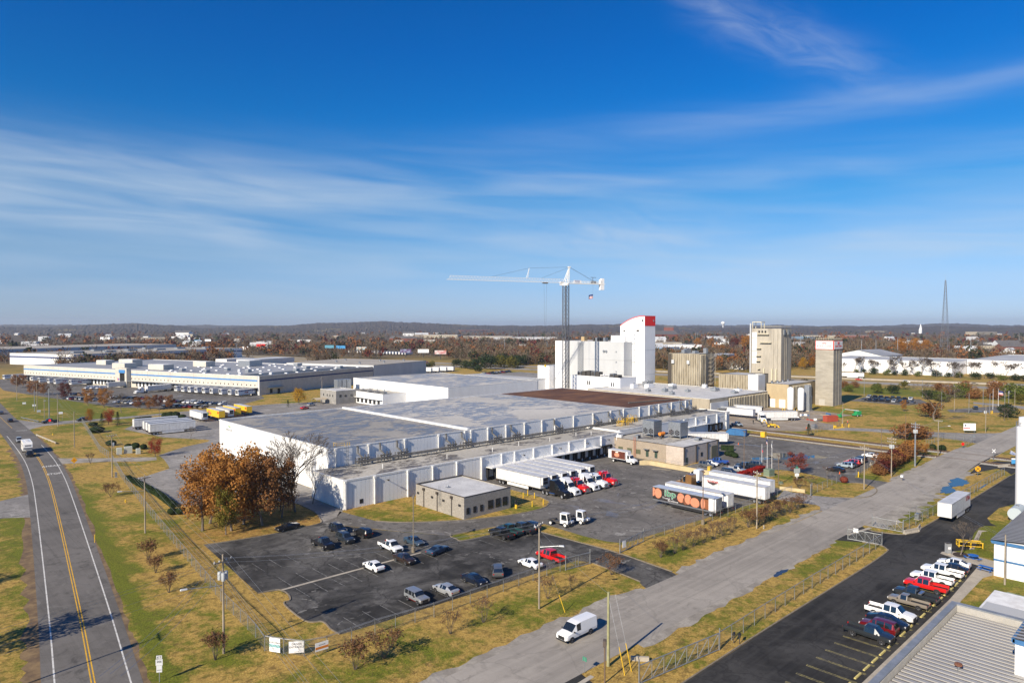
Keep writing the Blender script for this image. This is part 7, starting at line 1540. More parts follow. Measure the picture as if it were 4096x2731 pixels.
def disc(name, label, x, y, a, z, r, mat, n=24, cat='sign', ph=0, extra=None):
 e = thing(name, label, cat, (x, y, 0), a + math.pi / 2); MB().add([(r * math.cos(2 * math.pi * i / n + ph), yy, z + r * math.sin(2 * math.pi * i / n + ph)) for yy in (-.02, .02) for i in range(n)], [tuple(range(n)), tuple(range(n, 2 * n))[::-1]] + [(i, n + i, n + (i + 1) % n, (i + 1) % n) for i in range(n)]).obj('plate', mat, e); MB().box(-.04, .03, 0, .04, .1, z + r * .5).obj('post', M_GALV, e); return e
SY = pm('sign yellow', (.80, .38, .01), None, rough=.5)
e = disc('warning_sign', 'orange diamond warning sign by the left road', -33.7, 93.8, R(-95), 2.2, .85, SY, 4); disc('stop_sign', 'red stop sign at the side road junction', -22.6, 197.5, R(-120), 2.2, .5, M_REDP, 8, ph=R(22.5))
MB().add([(.25 * math.cos(2.09 * i + 1.57), -.03, 2.2 + .25 * math.sin(2.09 * i + 1.57)) for i in range(3)], [(0, 1, 2)]).obj('symbol', M_REDP, e)
e = disc('crossing_warning', 'round orange railway crossing warning sign near the puddle', 143.2, -88.3, R(-140), 2.0, .72, SY, 28)
for a in (R(45), R(-45)): MB().add([(.66 * u * math.cos(a) - .07 * v * math.sin(a), -.03, 2.0 + .66 * u * math.sin(a) + .07 * v * math.cos(a)) for u, v in ((-1, -1), (1, -1), (1, 1), (-1, 1))], [(0, 1, 2, 3)]).obj('cross_mark', BK, e)
e = thing('crossbuck', 'white X-shaped railway crossing sign', 'sign', (172.4, -86, 0), R(-40)); MB().box(-.05, 0, 0, .05, .1, 3).obj('post', M_GALV, e)
for i, a in enumerate((R(45), R(-45))): MB().add([(.75 * u * math.cos(a) - .12 * v * math.sin(a), yy - .01 * i, 2.9 + .75 * u * math.sin(a) + .12 * v * math.cos(a)) for yy in (-.05, -.03) for u, v in ((-1, -1), (1, -1), (1, 1), (-1, 1))], [(0, 1, 2, 3), (7, 6, 5, 4), (0, 4, 5, 1), (1, 5, 6, 2), (2, 6, 7, 3), (3, 7, 4, 0)]).obj('blade', M_PLATEW, e)
disc('round_sign', 'grey back of a round sign at the site road corner', 203.6, -74, R(-140), 2.6, .5, M_GALV); disc('no_entry_sign', 'red round sign on the railway compound fence', 188.5, -74.2, R(-130), 1.6, .5, M_REDP)
e = sign('site_board', 'white site board with red bar on two posts', 229.5, -66.8, 4.4, 2.7, 1.0, R(-140), M_PLATEW); MB().box(-2.1, -.04, 1.6, .2, -.025, 1.95).obj('red_bar', M_REDP, e); MB().box(-1.7, -.04, 2.6, -1.2, -.025, 3.2).box(-.6, -.04, 3.1, 1.4, -.025, 3.2).obj('print', BK, e)
e = sign('blue_board', 'blue and white board by the white silo', 166.5, -92.6, 2.6, 1.6, .8, FACE, pm('bright blue board', (.06, .30, .60)));  MB().box(-1.3, -.04, 2.0, 1.3, -.022, 2.4).obj('white_band', M_PLATEW, e)
e = thing('feather_banner', 'fallen white and blue feather banner by the crossing', 'banner', (180.5, -89.6, 0), R(-30)); MB().tube((3.2, 0, .2), (-1.2, 0, 2.6), .05, None, 6).obj('pole', M_PLATEW, e); MB().add([(3.0, 0, .45), (-1.2, 0, 2.5), (-1.6, .1, 1.6), (-.6, .1, 1.2)], [(0, 1, 2, 3)]).obj('cloth', pm('banner cloth', (.12, .2, .45), (.7, .7, .72), 2.5, .8), e)
e = thing('monument_sign', 'grey company sign on a post on the office lawn', 'sign', (102.7, -56.4, 0), R(-30)); MB().box(-.09, -.09, 0, .09, .09, 3.6).obj('post', M_PLATEW, e); MB().box(-.85, -.12, 1.9, .85, .12, 3.1).obj('board', pm('grey green board', (.32, .35, .34)), e); MB().box(-.55, -.12, 1.0, .55, .12, 1.75).obj('lower_board', M_PLATEW, e); MB().box(-.3, -.12, 3.1, .3, .12, 3.6).obj('emblem', GRN, e)
s = sign('dock_sign', 'small white driver entrance sign at the far end of the docks', 97.2, -1.4, 1.6, 1.6, 4.6, R(-135), M_PLATEW, False); st(s, 'DRIVER', .3, BK, 5.7); st(s, 'ENTRANCE', .26, BK, 5.3)
e = thing('floodlight_mast', 'brown pipe mast with square floodlight in the foreground', 'lamp post', (-15.7, -86.7, 0), R(35)); MB().tube((0, 0, 0), (0, 0, 4.3), .09, None, 8).obj('pole', M_BRNP, e); MB().box(-.35, -.15, 4.3, .35, .2, 5.0).obj('housing', pm('brown lamp housing', (.11, .085, .07)), e); MB().box(-.31, -.17, 4.35, .31, -.151, 4.95).obj('lens', M_BLACKP, e)
e = thing('street_name_sign', 'small green street sign post beside the floodlight mast', 'sign', (-15.6, -83.6, 0)); MB().tube((0, 0, 0), (0, 0, 1.9), .035, None, 6).obj('post', M_GALV, e); MB().box(-.02, -.3, 1.4, .02, .3, 1.9).obj('plate', GRN, e)
for i, dx in enumerate((0, 1.3)): e = thing('guy_guard', 'tall yellow guy wire guard in the foreground, %s one' % ('left', 'right')[i], 'guy wire', (-12.6 + dx, -87.2, 0), 0, 'yellow guy guards'); MB().tube((0, 0, 0), (-.2, .7, 3.2), .05, None, 6).obj('guard', M_YSAFE, e); MB().tube((-.2, .7, 3.2), (.3, 2.7, 8.4), .012, None, 4).obj('wire', M_GALV, e)
e = thing('concrete_block', 'pale concrete beam lying on the grass by the greenish pole', 'concrete block', (-8.4, -86.3, 0), R(-50)); MB().extr([(-.22, 0), (.22, 0), (.16, .5), (-.16, .5)], 'x', -1.1, 1.1).obj('body', M_CONC, e)
for i, x in enumerate((-6.0, -3.2, -.3, 2.5 + 1.4, 7, 9.8, 12.5, 15.2, 18.1, 22.8, 26, 31.3, 34.2, 37, 39.8, 42.6, 45.4, 48.2, 51, 53.9)):
 o = MB().extr([(-.13, .02), (.13, .02), (.09, .16), (-.09, .16)], 'x', -.9, .9).obj('wheel_stop', pm('yellow wheel stop', (.62, .52, .19), (.5, .42, .16), 2, .85), None, (x, -106.1, 0)); tag(o, 'yellow wheel stop, %s from the near end of the stalls' % ORD[i], 'wheel stop', 'yellow wheel stops')
M_BLUET = pm('blue plastic coated steel', (.02, .12, .42), None, rough=.5)
def picnic(x, y, a, label, rnd):
 e = thing('picnic_table', label, 'table', (x, y, .02), a)
 if rnd:
  MB().lathe([(.8, .72), (.8, .78), (.1, .79)], 20).obj('tabletop', M_BLUET, e); MB().tube((0, 0, 0), (0, 0, .72), .06, None, 8).obj('leg', M_BLUET, e)
  for k in range(3): t = 2.1 * k; MB().box(-.45, -.16, .42, .45, .16, .47).obj('bench', M_BLUET, e, (1.25 * math.cos(t), 1.25 * math.sin(t), 0), t + math.pi / 2); MB().tube((0, 0, .1), (1.25 * math.cos(t), 1.25 * math.sin(t), .42), .04, None, 6).obj('brace', M_BLUET, e)
 else:
  MB().box(-1.1, -.4, .72, 1.1, .4, .77).obj('tabletop', M_BLUET, e)
  for s_ in (-1, 1): MB().box(-1.1, s_ * .75 - .14, .43, 1.1, s_ * .75 + .14, .48).obj('bench', M_BLUET, e)
  for xx in (-.7, .7): MB().tube((xx, -.75, .42), (xx, .75, .42), .04, None, 6).tube((xx, -.6, 0), (xx, 0, .7), .04, None, 6).tube((xx, .6, 0), (xx, 0, .7), .04, None, 6).obj('leg', M_BLUET, e)
picnic(63.9, -104.9, 0, 'round blue picnic table by the bare lot tree', True); picnic(58.8, -107.9, R(80), 'rectangular blue picnic table against the white hall', False)
e = thing('yellow_rack', 'bright yellow steel rack beside the lawn', 'rack', (71.6, -102.6, 0), R(-60))
for yy in (-.7, .7): MB().tube((-2, yy, 1.0), (2, yy, 1.0), .08, None, 6).tube((-2, yy, .3), (2, yy, .3), .08, None, 6).obj('rail', M_YSAFE, e)
for xx in (-1.9, 0, 1.9): MB().box(xx - .08, -.75, 0, xx + .08, .75, .12).box(xx - .08, -.75, .12, xx + .08, -.6, 1).box(xx - .08, .6, .12, xx + .08, .75, 1).obj('frame', M_YSAFE, e)
MB().box(-2, -.7, .9, 2, .7, .98).obj('deck', M_YSAFE, e)
e = thing('service_kiosk', 'grey payment kiosk on the kerb corner', 'kiosk', (64.2, -101.0, .02), R(-40)); MB().box(-.4, -.35, .15, .4, .35, 1.9).obj('cabinet', pm('grey cabinet', (.27, .28, .29)), e); MB().box(-.25, -.37, .9, .25, -.35, 1.3).obj('notice', M_PLATEW, e); MB().box(-.45, -.4, 1.9, .45, .4, 2.0).obj('cap', M_STEELF, e); MB().box(-.3, -.3, 0, .3, .3, .15).obj('plinth', M_CONC, e)
tag(sheet('mulch_bed', [(65.2 + 1.7 * math.cos(k * .4), -102.7 + 1.2 * math.sin(k * .4)) for k in range(16)], .026, pm('dark mulch', (.03, .022, .015), (.06, .04, .03), 6, .95)), kind='structure')
jb = [(-.3, 0), (.3, 0), (.3, .15), (.13, .4), (.09, .85), (-.09, .85), (-.13, .4), (-.3, .15)]
for i, (x, y, a, L) in enumerate(((72.9, -92.4, -18, 4.0), (76.6, -92.8, 8, 2.8), (163, -90.5, -25, 4.5))): tag(MB().extr(jb, 'x', -L / 2, L / 2).obj('concrete_barrier', M_CONC, None, (x, y, .01), R(a)), ('pale concrete barrier at the kerb by the sliding gate', 'pale concrete barrier angled beside the gate one', 'pale concrete barrier near the round orange sign')[i], 'barrier')
def hydrant(x, y, label, c):
 e = thing('fire_hydrant', label, 'hydrant', (x, y, 0)); MB().lathe([(.17, 0), (.13, .08), (.13, .5), (.17, .52), (.12, .66), (.03, .75)], 10).obj('barrel', c, e); MB().tube((-.25, 0, .42), (.25, 0, .42), .06, None, 8).obj('nozzle', c, e)
hydrant(-33.6, 40.5, 'yellow fire hydrant inside the left road fence', M_YSAFE); hydrant(77.6, -88.4, 'pale fire hydrant on the grass wedge', M_CONC); hydrant(54.6, -71.0, 'pale fire hydrant beside the leaning pole', M_CONC); hydrant(162.5, -73, 'small hydrant on the verge by the railway', M_CONC); hydrant(-26.5, 168, 'yellow fire hydrant near the left road bend', M_YSAFE)
e = thing('yellow_marker', 'thin yellow marker post in the left road verge', 'marker', (-45.9, 12.0, 0)); MB().tube((0, 0, 0), (.05, 0, 1.5), .06, None, 8).obj('post', M_YSAFE, e); MB().lathe([(.1, 0), (.06, .1)], 8).obj('collar', M_YSAFE, e)
for i, (x, y, dx, dy, h, lab) in enumerate(((-18.6, 108.4, 1.4, 1.4, 2.0, 'pale utility cabinet, left of three by the red maple'), (-16.0, 108.6, 2.2, 1.6, 2.1, 'largest pale utility cabinet, middle of three by the red maple'), (-14.0, 105.0, 1.2, 1.2, 1.7, 'pale utility cabinet, right of three by the red maple'), (84.6, -90.3, 1.0, .8, 1.3, 'grey utility cabinet in the small fenced pen'), (197.7, -21.2, 2.0, 1.4, 1.6, 'grey transformer box by the works yard fence'), (102.0, -49, 2.4, 1.8, 1.9, 'green transformer with fins on the office lawn'), (95.2, -55.5, .8, .8, .6, 'low green utility box on the office lawn'), (-28.2, 71.6, .5, .4, 1.4, 'grey meter cabinet at the foot of a wooden pole'))):
 m = pm('pale green utility paint', (.48, .50, .44)) if i < 3 else (pm('olive green utility paint', (.17, .22, .15)) if i in (5, 6) else M_GALV)
 e = thing('utility_cabinet', lab, 'utility cabinet', (x, y, 0), R(-8)); MB().box(-dx / 2, -dy / 2, .12, dx / 2, dy / 2, h).obj('casing', m, e); MB().box(-dx / 2 - .1, -dy / 2 - .1, 0, dx / 2 + .1, dy / 2 + .1, .12).obj('plinth', M_CONC, e); MB().box(-dx / 2 - .02, -dy * .3, .3, -dx / 2, dy * .3, h - .3).obj('door', m, e)
e = thing('mailbox_pair', 'two black mailboxes on posts beside the black lot', 'mailbox', (4.4, -92.2, 0), R(20))
for s_ in (-.35, .35): MB().extr([(s_ - .16, 1.05), (s_ + .16, 1.05), (s_ + .16, 1.25), (s_, 1.38), (s_ - .16, 1.25)], 'x', -.3, .3).obj('box', M_BLACKP, e); MB().box(-.05, s_ - .05, 0, .05, s_ + .05, 1.05).obj('post', M_DKTRIM, e)
e = thing('mailbox', 'white mailbox on the verge near the hedgerow', 'mailbox', (121.8, -76.0, 0)); MB().box(-.35, -.3, 1.0, .35, .3, 1.5).obj('box', M_PLATEW, e); MB().box(-.05, -.05, 0, .05, .05, 1.0).obj('post', M_WOOD, e)
for i, (x, y) in enumerate(sorted(((152.5, -60.8), (149.0, -61.2), (146, -61.5), (156, -60.2), (118.6, -61.3), (141.8, -18.6), (195.5, -19), (196.3, -19.2)), key=azim)): e = thing('traffic_cone', 'orange traffic cone by the office lot or works yard, %s from the left' % ORD[i], 'cone', (x, y, .02), 0, 'traffic cones'); MB().lathe([(.16, .04), (.03, .7), (.01, .72)], 10).obj('cone', pm('orange cone plastic', (.75, .13, .02)), e); MB().box(-.2, -.2, 0, .2, .2, .04).obj('base', pm('orange cone plastic', (.75, .13, .02)), e)
for i, (x, y) in enumerate(((143, -62.4), (138.5, -62.7), (147.4, -62.1))): tag(MB().extr(jb, 'x', -.9, .9).obj('concrete_barrier', M_CONC, None, (x, y, .01), R(5)), 'short concrete block along the office lot fence, %s one' % ORD[i], 'barrier', 'concrete blocks along the office lot fence')
e = thing('dumpster', 'long blue compactor container beside the railway', 'container', (159.3, -8.4, 0), R(-78)); MB().extr([(-3.6, .2), (3.6, .2), (3.6, 2.4), (-2.4, 2.4), (-3.6, 1.4)], 'y', -1.2, 1.2).obj('body', pm('blue container paint', (.035, .16, .36), (.03, .12, .28), 1, .6), e)
for k in range(7): MB().box(-2.2 + k * .95, -1.28, .3, -2.05 + k * .95, -1.2, 2.3).obj('rib', MAT['blue container paint'], e)
e = thing('yellow_bin', 'square yellow bin near the railway track', 'bin', (163.0, -17.2, 0)); MB().box(-.8, -.8, .1, .8, .8, 1.9).obj('body', M_YSAFE, e); MB().box(-.85, -.85, 1.9, .85, .85, 2.0).obj('lid', M_YSAFE, e)
e = thing('yellow_bin', 'small yellow bin on top of the buff retaining wall', 'bin', (91.6, -37.0, 1.25)); MB().box(-.5, -.4, 0, .5, .4, 1.0).obj('body', M_YSAFE, e); MB().box(-.52, -.42, 1.0, .52, .42, 1.08).obj('lid', M_YSAFE, e)
e = thing('shipping_container', 'rust red shipping container in the works yard', 'container', (222.8, -17.6, 0), R(-25)); MB().box(-3, -1.2, .1, 3, 1.2, 2.6).obj('body', pm('rust red container', (.36, .07, .04)), e)
for k in range(12):
 for s_ in (-1, 1): MB().box(-2.8 + k * .5, s_ * 1.2, .25, -2.6 + k * .5, s_ * 1.26, 2.45).obj('corrugation', MAT['rust red container'], e)
e = thing('boom_lift', 'green boom lift with raised arm in the works yard', 'boom lift', (249.0, -18.8, 0), R(160)); GL = pm('green machine paint', (.02, .28, .09)); MB().box(-1.6, -1.2, .5, 1.6, 1.2, 1.1).obj('chassis', GL, e); MB().box(-1.8, -1.0, 1.1, .8, 1.0, 2.4).obj('turret', GL, e); MB().tube((-1.2, 0, 2.4), (7.5, 0, 3.6), .22, .18, 6).obj('boom', M_PLATEW, e); MB().tube((7.5, 0, 3.6), (10.5, 0, 1.4), .16, None, 6).obj('jib', GL, e); MB().box(10.2, -.9, .3, 11.2, .9, 1.4).obj('basket', GL, e)
for xx in (-1.1, 1.1):
 for s_ in (-1, 1): t, d = wheel_meshes(.5, .4, ('bl',), M_RIMW); w = mobj('wheel', t, e, (xx, s_ * 1.15, .5)); mobj('rim', d, w)
e = thing('backhoe_loader', 'yellow backhoe loader parked in the works yard', 'backhoe', (188.6, -7.6, 0), R(-62)); YM = M_YSAFE
MB().extr([(-.9, .7), (1.9, .7), (1.9, 1.35), (.5, 1.5), (-.9, 1.4)], 'y', -.55, .55).obj('body', YM, e); MB().box(-1.0, -.7, 1.4, .5, .7, 1.5).obj('cab_floor', YM, e); MB().box(-1.0, -.75, 2.7, .7, .75, 2.85).obj('cab_roof', M_BLACKP, e)
for xx in (-.9, .6):
 for s_ in (-.7, .7): MB().box(xx - .05, s_ - .05, 1.4, xx + .05, s_ + .05, 2.7).obj('cab_post', M_BLACKP, e)
MB().tube((1.2, -.6, 1.2), (2.8, -.6, .6), .1, None, 6).tube((1.2, .6, 1.2), (2.8, .6, .6), .1, None, 6).obj('loader_arm', YM, e); MB().extr([(2.6, .15), (3.4, .15), (3.2, .3), (2.9, .9), (2.6, .9)], 'y', -1.1, 1.1).obj('loader_bucket', YM, e)
MB().tube((-1.2, 0, .9), (-2.4, 0, 3.2), .2, .15, 6).tube((-2.4, 0, 3.2), (-3.4, 0, 1.6), .15, .12, 6).obj('backhoe_boom', YM, e); MB().box(-3.8, -.35, .9, -3.1, .35, 1.7).obj('backhoe_bucket', M_STEELF, e)
for xx, r in ((-.9, .75), (1.5, .5)):
 for s_ in (-1, 1): t, d = wheel_meshes(r, .4, ('bh', r), pm('yellow rim', (.7, .45, .05))); w = mobj('wheel', t, e, (xx, s_ * .85, r)); mobj('rim', d, w)
rr = random.Random(5)
for i in range(16):
 x, y = rr.uniform(217, 246), rr.uniform(-14, 3); L = rr.uniform(1.5, 5); c = rr.choice((M_WOOD, M_GALV, M_PLATEW, MAT['rust red container'], MAT['blue container paint']))
 o = MB().box(-L / 2, -.4, 0, L / 2, .4, .15).box(-L / 2 + .2, -.3, .15, L / 2 - .3, .3, rr.uniform(.3, .9)).obj('building_material', c, None, (x, y, .01), rr.uniform(0, 3)); tag(o, 'stack of building material on the ground in the works yard', 'material stack', 'stacks of building material in the works yard')
for i, (x, y) in enumerate(sorted(((202.5, -26.9), (210.7, -29.6), (209.3, -27.5), (244.5, 13.6), (244.3, 12.4), (243.2, 7.4), (243, 6), (118.1, -66.4), (303.4, -58.6), (304.6, -58.9)), key=azim)): tag(MB().lathe([(.16, 0), (.16, 1.4), (.08, 1.5)], 8).obj('bollard', M_YSAFE, None, (x, y, 0)), 'yellow bollard on the mill side, %s from the left' % ORD[i], 'bollard', 'yellow bollards on the mill side')
e = thing('gate_island', 'yellow painted island kerb at the works gate', 'kerb', (206.5, -27.4, 0), R(-20)); MB().box(-2.6, -.4, 0, 2.6, .4, .3).box(-2.4, -.3, .3, -1.7, .3, 1.1).obj('body', M_YSAFE, e)
e = thing('guard_rail', 'low concrete guard rail at the left road bend, near one', 'barrier', (-30.5, 157, 0), R(94)); MB().box(-13, -.12, .35, 13, .12, .75).obj('rail', M_CONC, e)
for k in range(7): MB().box(-12.5 + k * 4.1, -.1, 0, -12.2 + k * 4.1, .1, .4).obj('post', M_CONC, e)
e = thing('guard_rail', 'silver crash barrier along the depot lawn corner', 'barrier', (-26, 222, 0), R(100)); MB().box(-10, -.06, .45, 10, .06, .78).obj('rail', M_GALV, e)
for k in range(6): MB().box(-9.5 + k * 3.8, 0, 0, -9.35 + k * 3.8, .15, .7).obj('post', M_GALV, e)
e = thing('carport', 'small tan carport beside the orange maple', 'carport', (96, 194.5, 0), R(10)); MB().extr([(-2.4, 2.3), (0, 3.2), (2.4, 2.3), (2.4, 2.4), (0, 3.3), (-2.4, 2.4)], 'x', -3.5, 3.5).obj('roof', pm('tan carport roof', (.5, .42, .3)), e)
for xx in (-3.2, 3.2):
 for s_ in (-2.2, 2.2): MB().box(xx - .06, s_ - .06, 0, xx + .06, s_ + .06, 2.4).obj('post', M_GALV, e)
car('suv', 'silver', 88, 188, R(20), 'silver utility vehicle near the tan carport'); car('sedan', 'red', 79.5, 178, R(20), 'red car partly hidden behind the cold store roof')
for i, (x, y, m) in enumerate(((-16.5, 275, M_PLATEW), (-19, 246, pm('pale blue lawn sign', (.45, .5, .55))), (-16, 213.5, M_PLATEW), (-18.5, 290, M_PLATEW))): e = sign('lawn_sign', 'small lawn sign near the junction, %s from the side road' % ORD[i], x, y, 1.5, .9, .9 if i != 2 else 2.8, R(-100), m)
# people in the works yard: one continuous body each
def person(x, y, a, label, top, legs, hat):
 vs = [(0, 0, .95), (0, 0, 1.2), (0, 0, 1.45), (0, 0, 1.58), (.02, 0, 1.72), (0, .1, .92), (.10, .11, .5), (-.02, .11, .06), (.1, .11, .03), (0, -.1, .92), (-.06, -.11, .5), (-.2, -.11, .08), (-.08, -.11, .04), (0, .2, 1.42), (.02, .25, 1.15), (.14, .24, .92), (0, -.2, 1.42), (-.03, -.25, 1.15), (.08, -.24, .92)]
 es = [(0, 1), (1, 2), (2, 3), (3, 4), (0, 5), (5, 6), (6, 7), (7, 8), (0, 9), (9, 10), (10, 11), (11, 12), (2, 13), (13, 14), (14, 15), (2, 16), (16, 17), (17, 18)]
 rad = [.14, .14, .15, .06, .10, .10, .07, .05, .045, .10, .07, .05, .045, .07, .05, .04, .07, .05, .04]
 me = bpy.data.meshes.new('body'); me.from_pydata(vs, es, []); me.materials.append(legs); e = thing('person', label, 'person', (x, y, .01), a); o = mobj('body', me, e)
 o.modifiers.new('skin', 'SKIN'); o.modifiers.new('sub', 'SUBSURF').levels = 1; o.modifiers['sub'].render_levels = 1
 for i, r in enumerate(rad): me.skin_vertices[0].data[i].radius = (r, r)
 me.skin_vertices[0].data[0].use_root = True
 MB().lathe([(.165, .95), (.19, 1.1), (.20, 1.4), (.12, 1.52)], 10).obj('jacket', top, e); MB().lathe([(.135, 1.74), (.125, 1.82), (.02, 1.87)], 10).obj('hat', hat, e)
CLD = pm('dark work clothes', (.02, .02, .025)); HV = pm('hi-vis yellow cloth', (.6, .7, .03)); SKN = pm('hard hat white', (.7, .7, .68))
person(191.7, 1.5, R(200), 'person in dark clothes walking across the works yard', CLD, CLD, CLD); person(198.4, 2.0, R(120), 'person in a hi-vis vest beside the turning tractor', HV, pm('denim', (.05, .07, .13)), SKN); person(218.5, -26.2, R(210), 'person in an orange vest at the works gate', MAT['orange cone plastic'], MAT['denim'], SKN); person(29.6, -24.6, R(-60), 'person in dark clothes at the drivers office door', CLD, CLD, CLD)

# ------------------------------------------------------------------ trees
def leaf_mat(name, cols, tr=.25):
 m = bpy.data.materials.new(name); m.use_nodes = True; MAT[name] = m; T = NT(m.node_tree); b = T.n['Principled BSDF']; b.inputs['Roughness'].default_value = .8; b.inputs['Specular IOR Level'].default_value = .2
 oi = T.new('ShaderNodeObjectInfo'); tc = T.new('ShaderNodeTexCoord').outputs['Object']
 n = T.noise(tc, .55, 3, .6); n2 = T.noise(tc, 5, 2, .7)
 c = T.mix(T.ramp(n, .35, .65), cols[0], cols[1]); c = T.mix(T.ramp(n2, .4, .7, 0, .7), c, cols[2]); c = T.mix(T.m('MULTIPLY', oi.outputs['Random'], .35), c, tuple(k * .6 for k in cols[1]))
 T.l.new(c, b.inputs['Base Color'])
 if tr:
  ts = T.new('ShaderNodeBsdfTranslucent'); T.l.new(c, ts.inputs[0]); mx = T.new('ShaderNodeMixShader'); mx.inputs[0].default_value = tr
  T.l.new(b.outputs[0], mx.inputs[1]); T.l.new(ts.outputs[0], mx.inputs[2]); T.l.new(mx.outputs[0], T.n['Material Output'].inputs[0])
 return m
M_BARK = pm('grey brown bark', (.13, .105, .085), (.20, .165, .135), 3, .95, space='obj', stretch=(1, 1, .3)); M_TWIG = pm('grey winter twigs', (.13, .105, .085), (.085, .068, .055), 1.5, .95, space='obj'); M_TWIGR = pm('reddish winter twigs', (.16, .095, .07), (.10, .06, .045), 1.5, .95, space='obj')
LEAF = dict(rust=leaf_mat('rust oak leaves', ((.44, .19, .045), (.27, .115, .03), (.54, .29, .07))), brown=leaf_mat('brown clinging leaves', ((.28, .125, .045), (.19, .085, .035), (.34, .18, .065))), red=leaf_mat('scarlet maple leaves', ((.32, .015, .012), (.20, .010, .012), (.42, .04, .02))),
   orange=leaf_mat('orange maple leaves', ((.42, .17, .02), (.30, .11, .015), (.52, .27, .03))), yellow=leaf_mat('golden leaves', ((.50, .27, .02), (.36, .18, .015), (.60, .38, .04))), maroon=leaf_mat('maroon leaves', ((.13, .025, .02), (.085, .018, .016), (.19, .05, .03))), olive=leaf_mat('olive turning leaves', ((.15, .13, .02), (.10, .10, .018), (.24, .19, .03))),
   green=leaf_mat('dark evergreen leaves', ((.022, .042, .012), (.014, .028, .010), (.05, .075, .02)), .1), lime=leaf_mat('yellow green foliage', ((.10, .13, .02), (.06, .09, .018), (.2, .2, .03)), .15), seed=leaf_mat('dry brown seed heads', ((.16, .075, .035), (.11, .05, .028), (.23, .13, .06)), .1), pinkish=leaf_mat('russet shrub leaves', ((.26, .055, .035), (.18, .04, .028), (.32, .10, .05))))
def grow(rnd, h, levels, spread, stems=1, trunk=.28, k=(2, 3), up=.25, thick=.022, tl=1):
 segs, tips = [], []
 def rec(p, d, L, r, lev):
  q = p
  for s in range(2):
   d = (d + Vector((rnd.gauss(0, .13), rnd.gauss(0, .13), rnd.gauss(0, .08)))).normalized(); n = q + d * (L / 2); segs.append((q, n, r * (1 - .2 * s), r * (.8 - .15 * s), lev)); q = n
  if lev <= tl: tips.append((q, d))
  if lev == 0: return
  for c in range(rnd.randint(*k)):
   ax = Vector((rnd.gauss(0, 1), rnd.gauss(0, 1), rnd.gauss(0, .5))).normalized(); nd = (d + ax * spread + Vector((0, 0, up * .3))).normalized(); rec(q, nd, L * rnd.uniform(.62, .85), r * rnd.uniform(.5, .68), lev - 1)
 for s in range(stems):
  t = 2 * math.pi * (s + rnd.random() * .6) / stems; tilt = 0 if stems == 1 else rnd.uniform(.18, .5)
  rec(Vector((.1 * math.cos(t) * (stems > 1), .1 * math.sin(t) * (stems > 1), 0)), Vector((math.cos(t) * tilt, math.sin(t) * tilt, 1)).normalized(), h * trunk, h * thick, levels)
 zmax = max(q.z for _, q, *_ in segs); f = h / zmax
 segs = [(a * f, b * f, r0, r1, l) for a, b, r0, r1, l in segs]; tips = [(p * f, d) for p, d in tips]
 return segs, tips
def branches(segs, lmin, lmax, minr=.012):
 m = MB()
 for a, b, r0, r1, l in segs:
  if lmin <= l <= lmax: m.tube(a, b, max(minr, r0), max(minr * .8, r1), 6 if r0 > .12 else (4 if r0 > .04 else 3), caps=False)
 return m
def leaves(rnd, tips, n, rad, size, mb=None):
 m = mb or MB()
 for p, d in tips:
  for i in range(n):
   c = p + Vector((rnd.gauss(0, rad), rnd.gauss(0, rad), rnd.gauss(0, rad * .8))); a = Vector((rnd.gauss(0, 1), rnd.gauss(0, 1), rnd.gauss(0, .7))).normalized(); b = a.cross(Vector((rnd.gauss(0, 1), rnd.gauss(0, 1), rnd.gauss(0, 1)))).normalized(); s = size * rnd.uniform(.6, 1.4)
   m.quad(c - a * s, c - b * s * .6, c + a * s, c + b * s * .6)
 return m
TREES = {}
def mound(rnd, col, n=8, q=170):
 m = MB(); H = 10
 for i in range(n):
  t = 6.283 * i / n + rnd.random(); rr_ = rnd.uniform(1.2, 3.0) if i else 0; cz = rnd.uniform(2.2, 6.6) if i else 6.6; R_ = rnd.uniform(2.0, 3.2); cz = max(cz, R_ * .8)
  for k in range(q):
   v = Vector((rnd.gauss(0, 1), rnd.gauss(0, 1), rnd.gauss(0, 1))).normalized(); c = Vector((rr_ * math.cos(t), rr_ * math.sin(t), cz)) + v * (R_ * rnd.uniform(.75, 1.12)); c.z = max(.2, c.z)
   a = Vector((rnd.gauss(0, 1), rnd.gauss(0, 1), rnd.gauss(0, 1))).normalized(); b = a.cross(v).normalized(); s = rnd.uniform(.2, .5); m.quad(c - a * s, c - b * s * .7, c + a * s, c + b * s * .7)
 return [K('trunk', MB().tube((0, 0, 0), (0, 0, 5), .2, .08, 6).mesh('trunk', M_BARK)), K('crown', m.mesh('crown', LEAF[col]))]
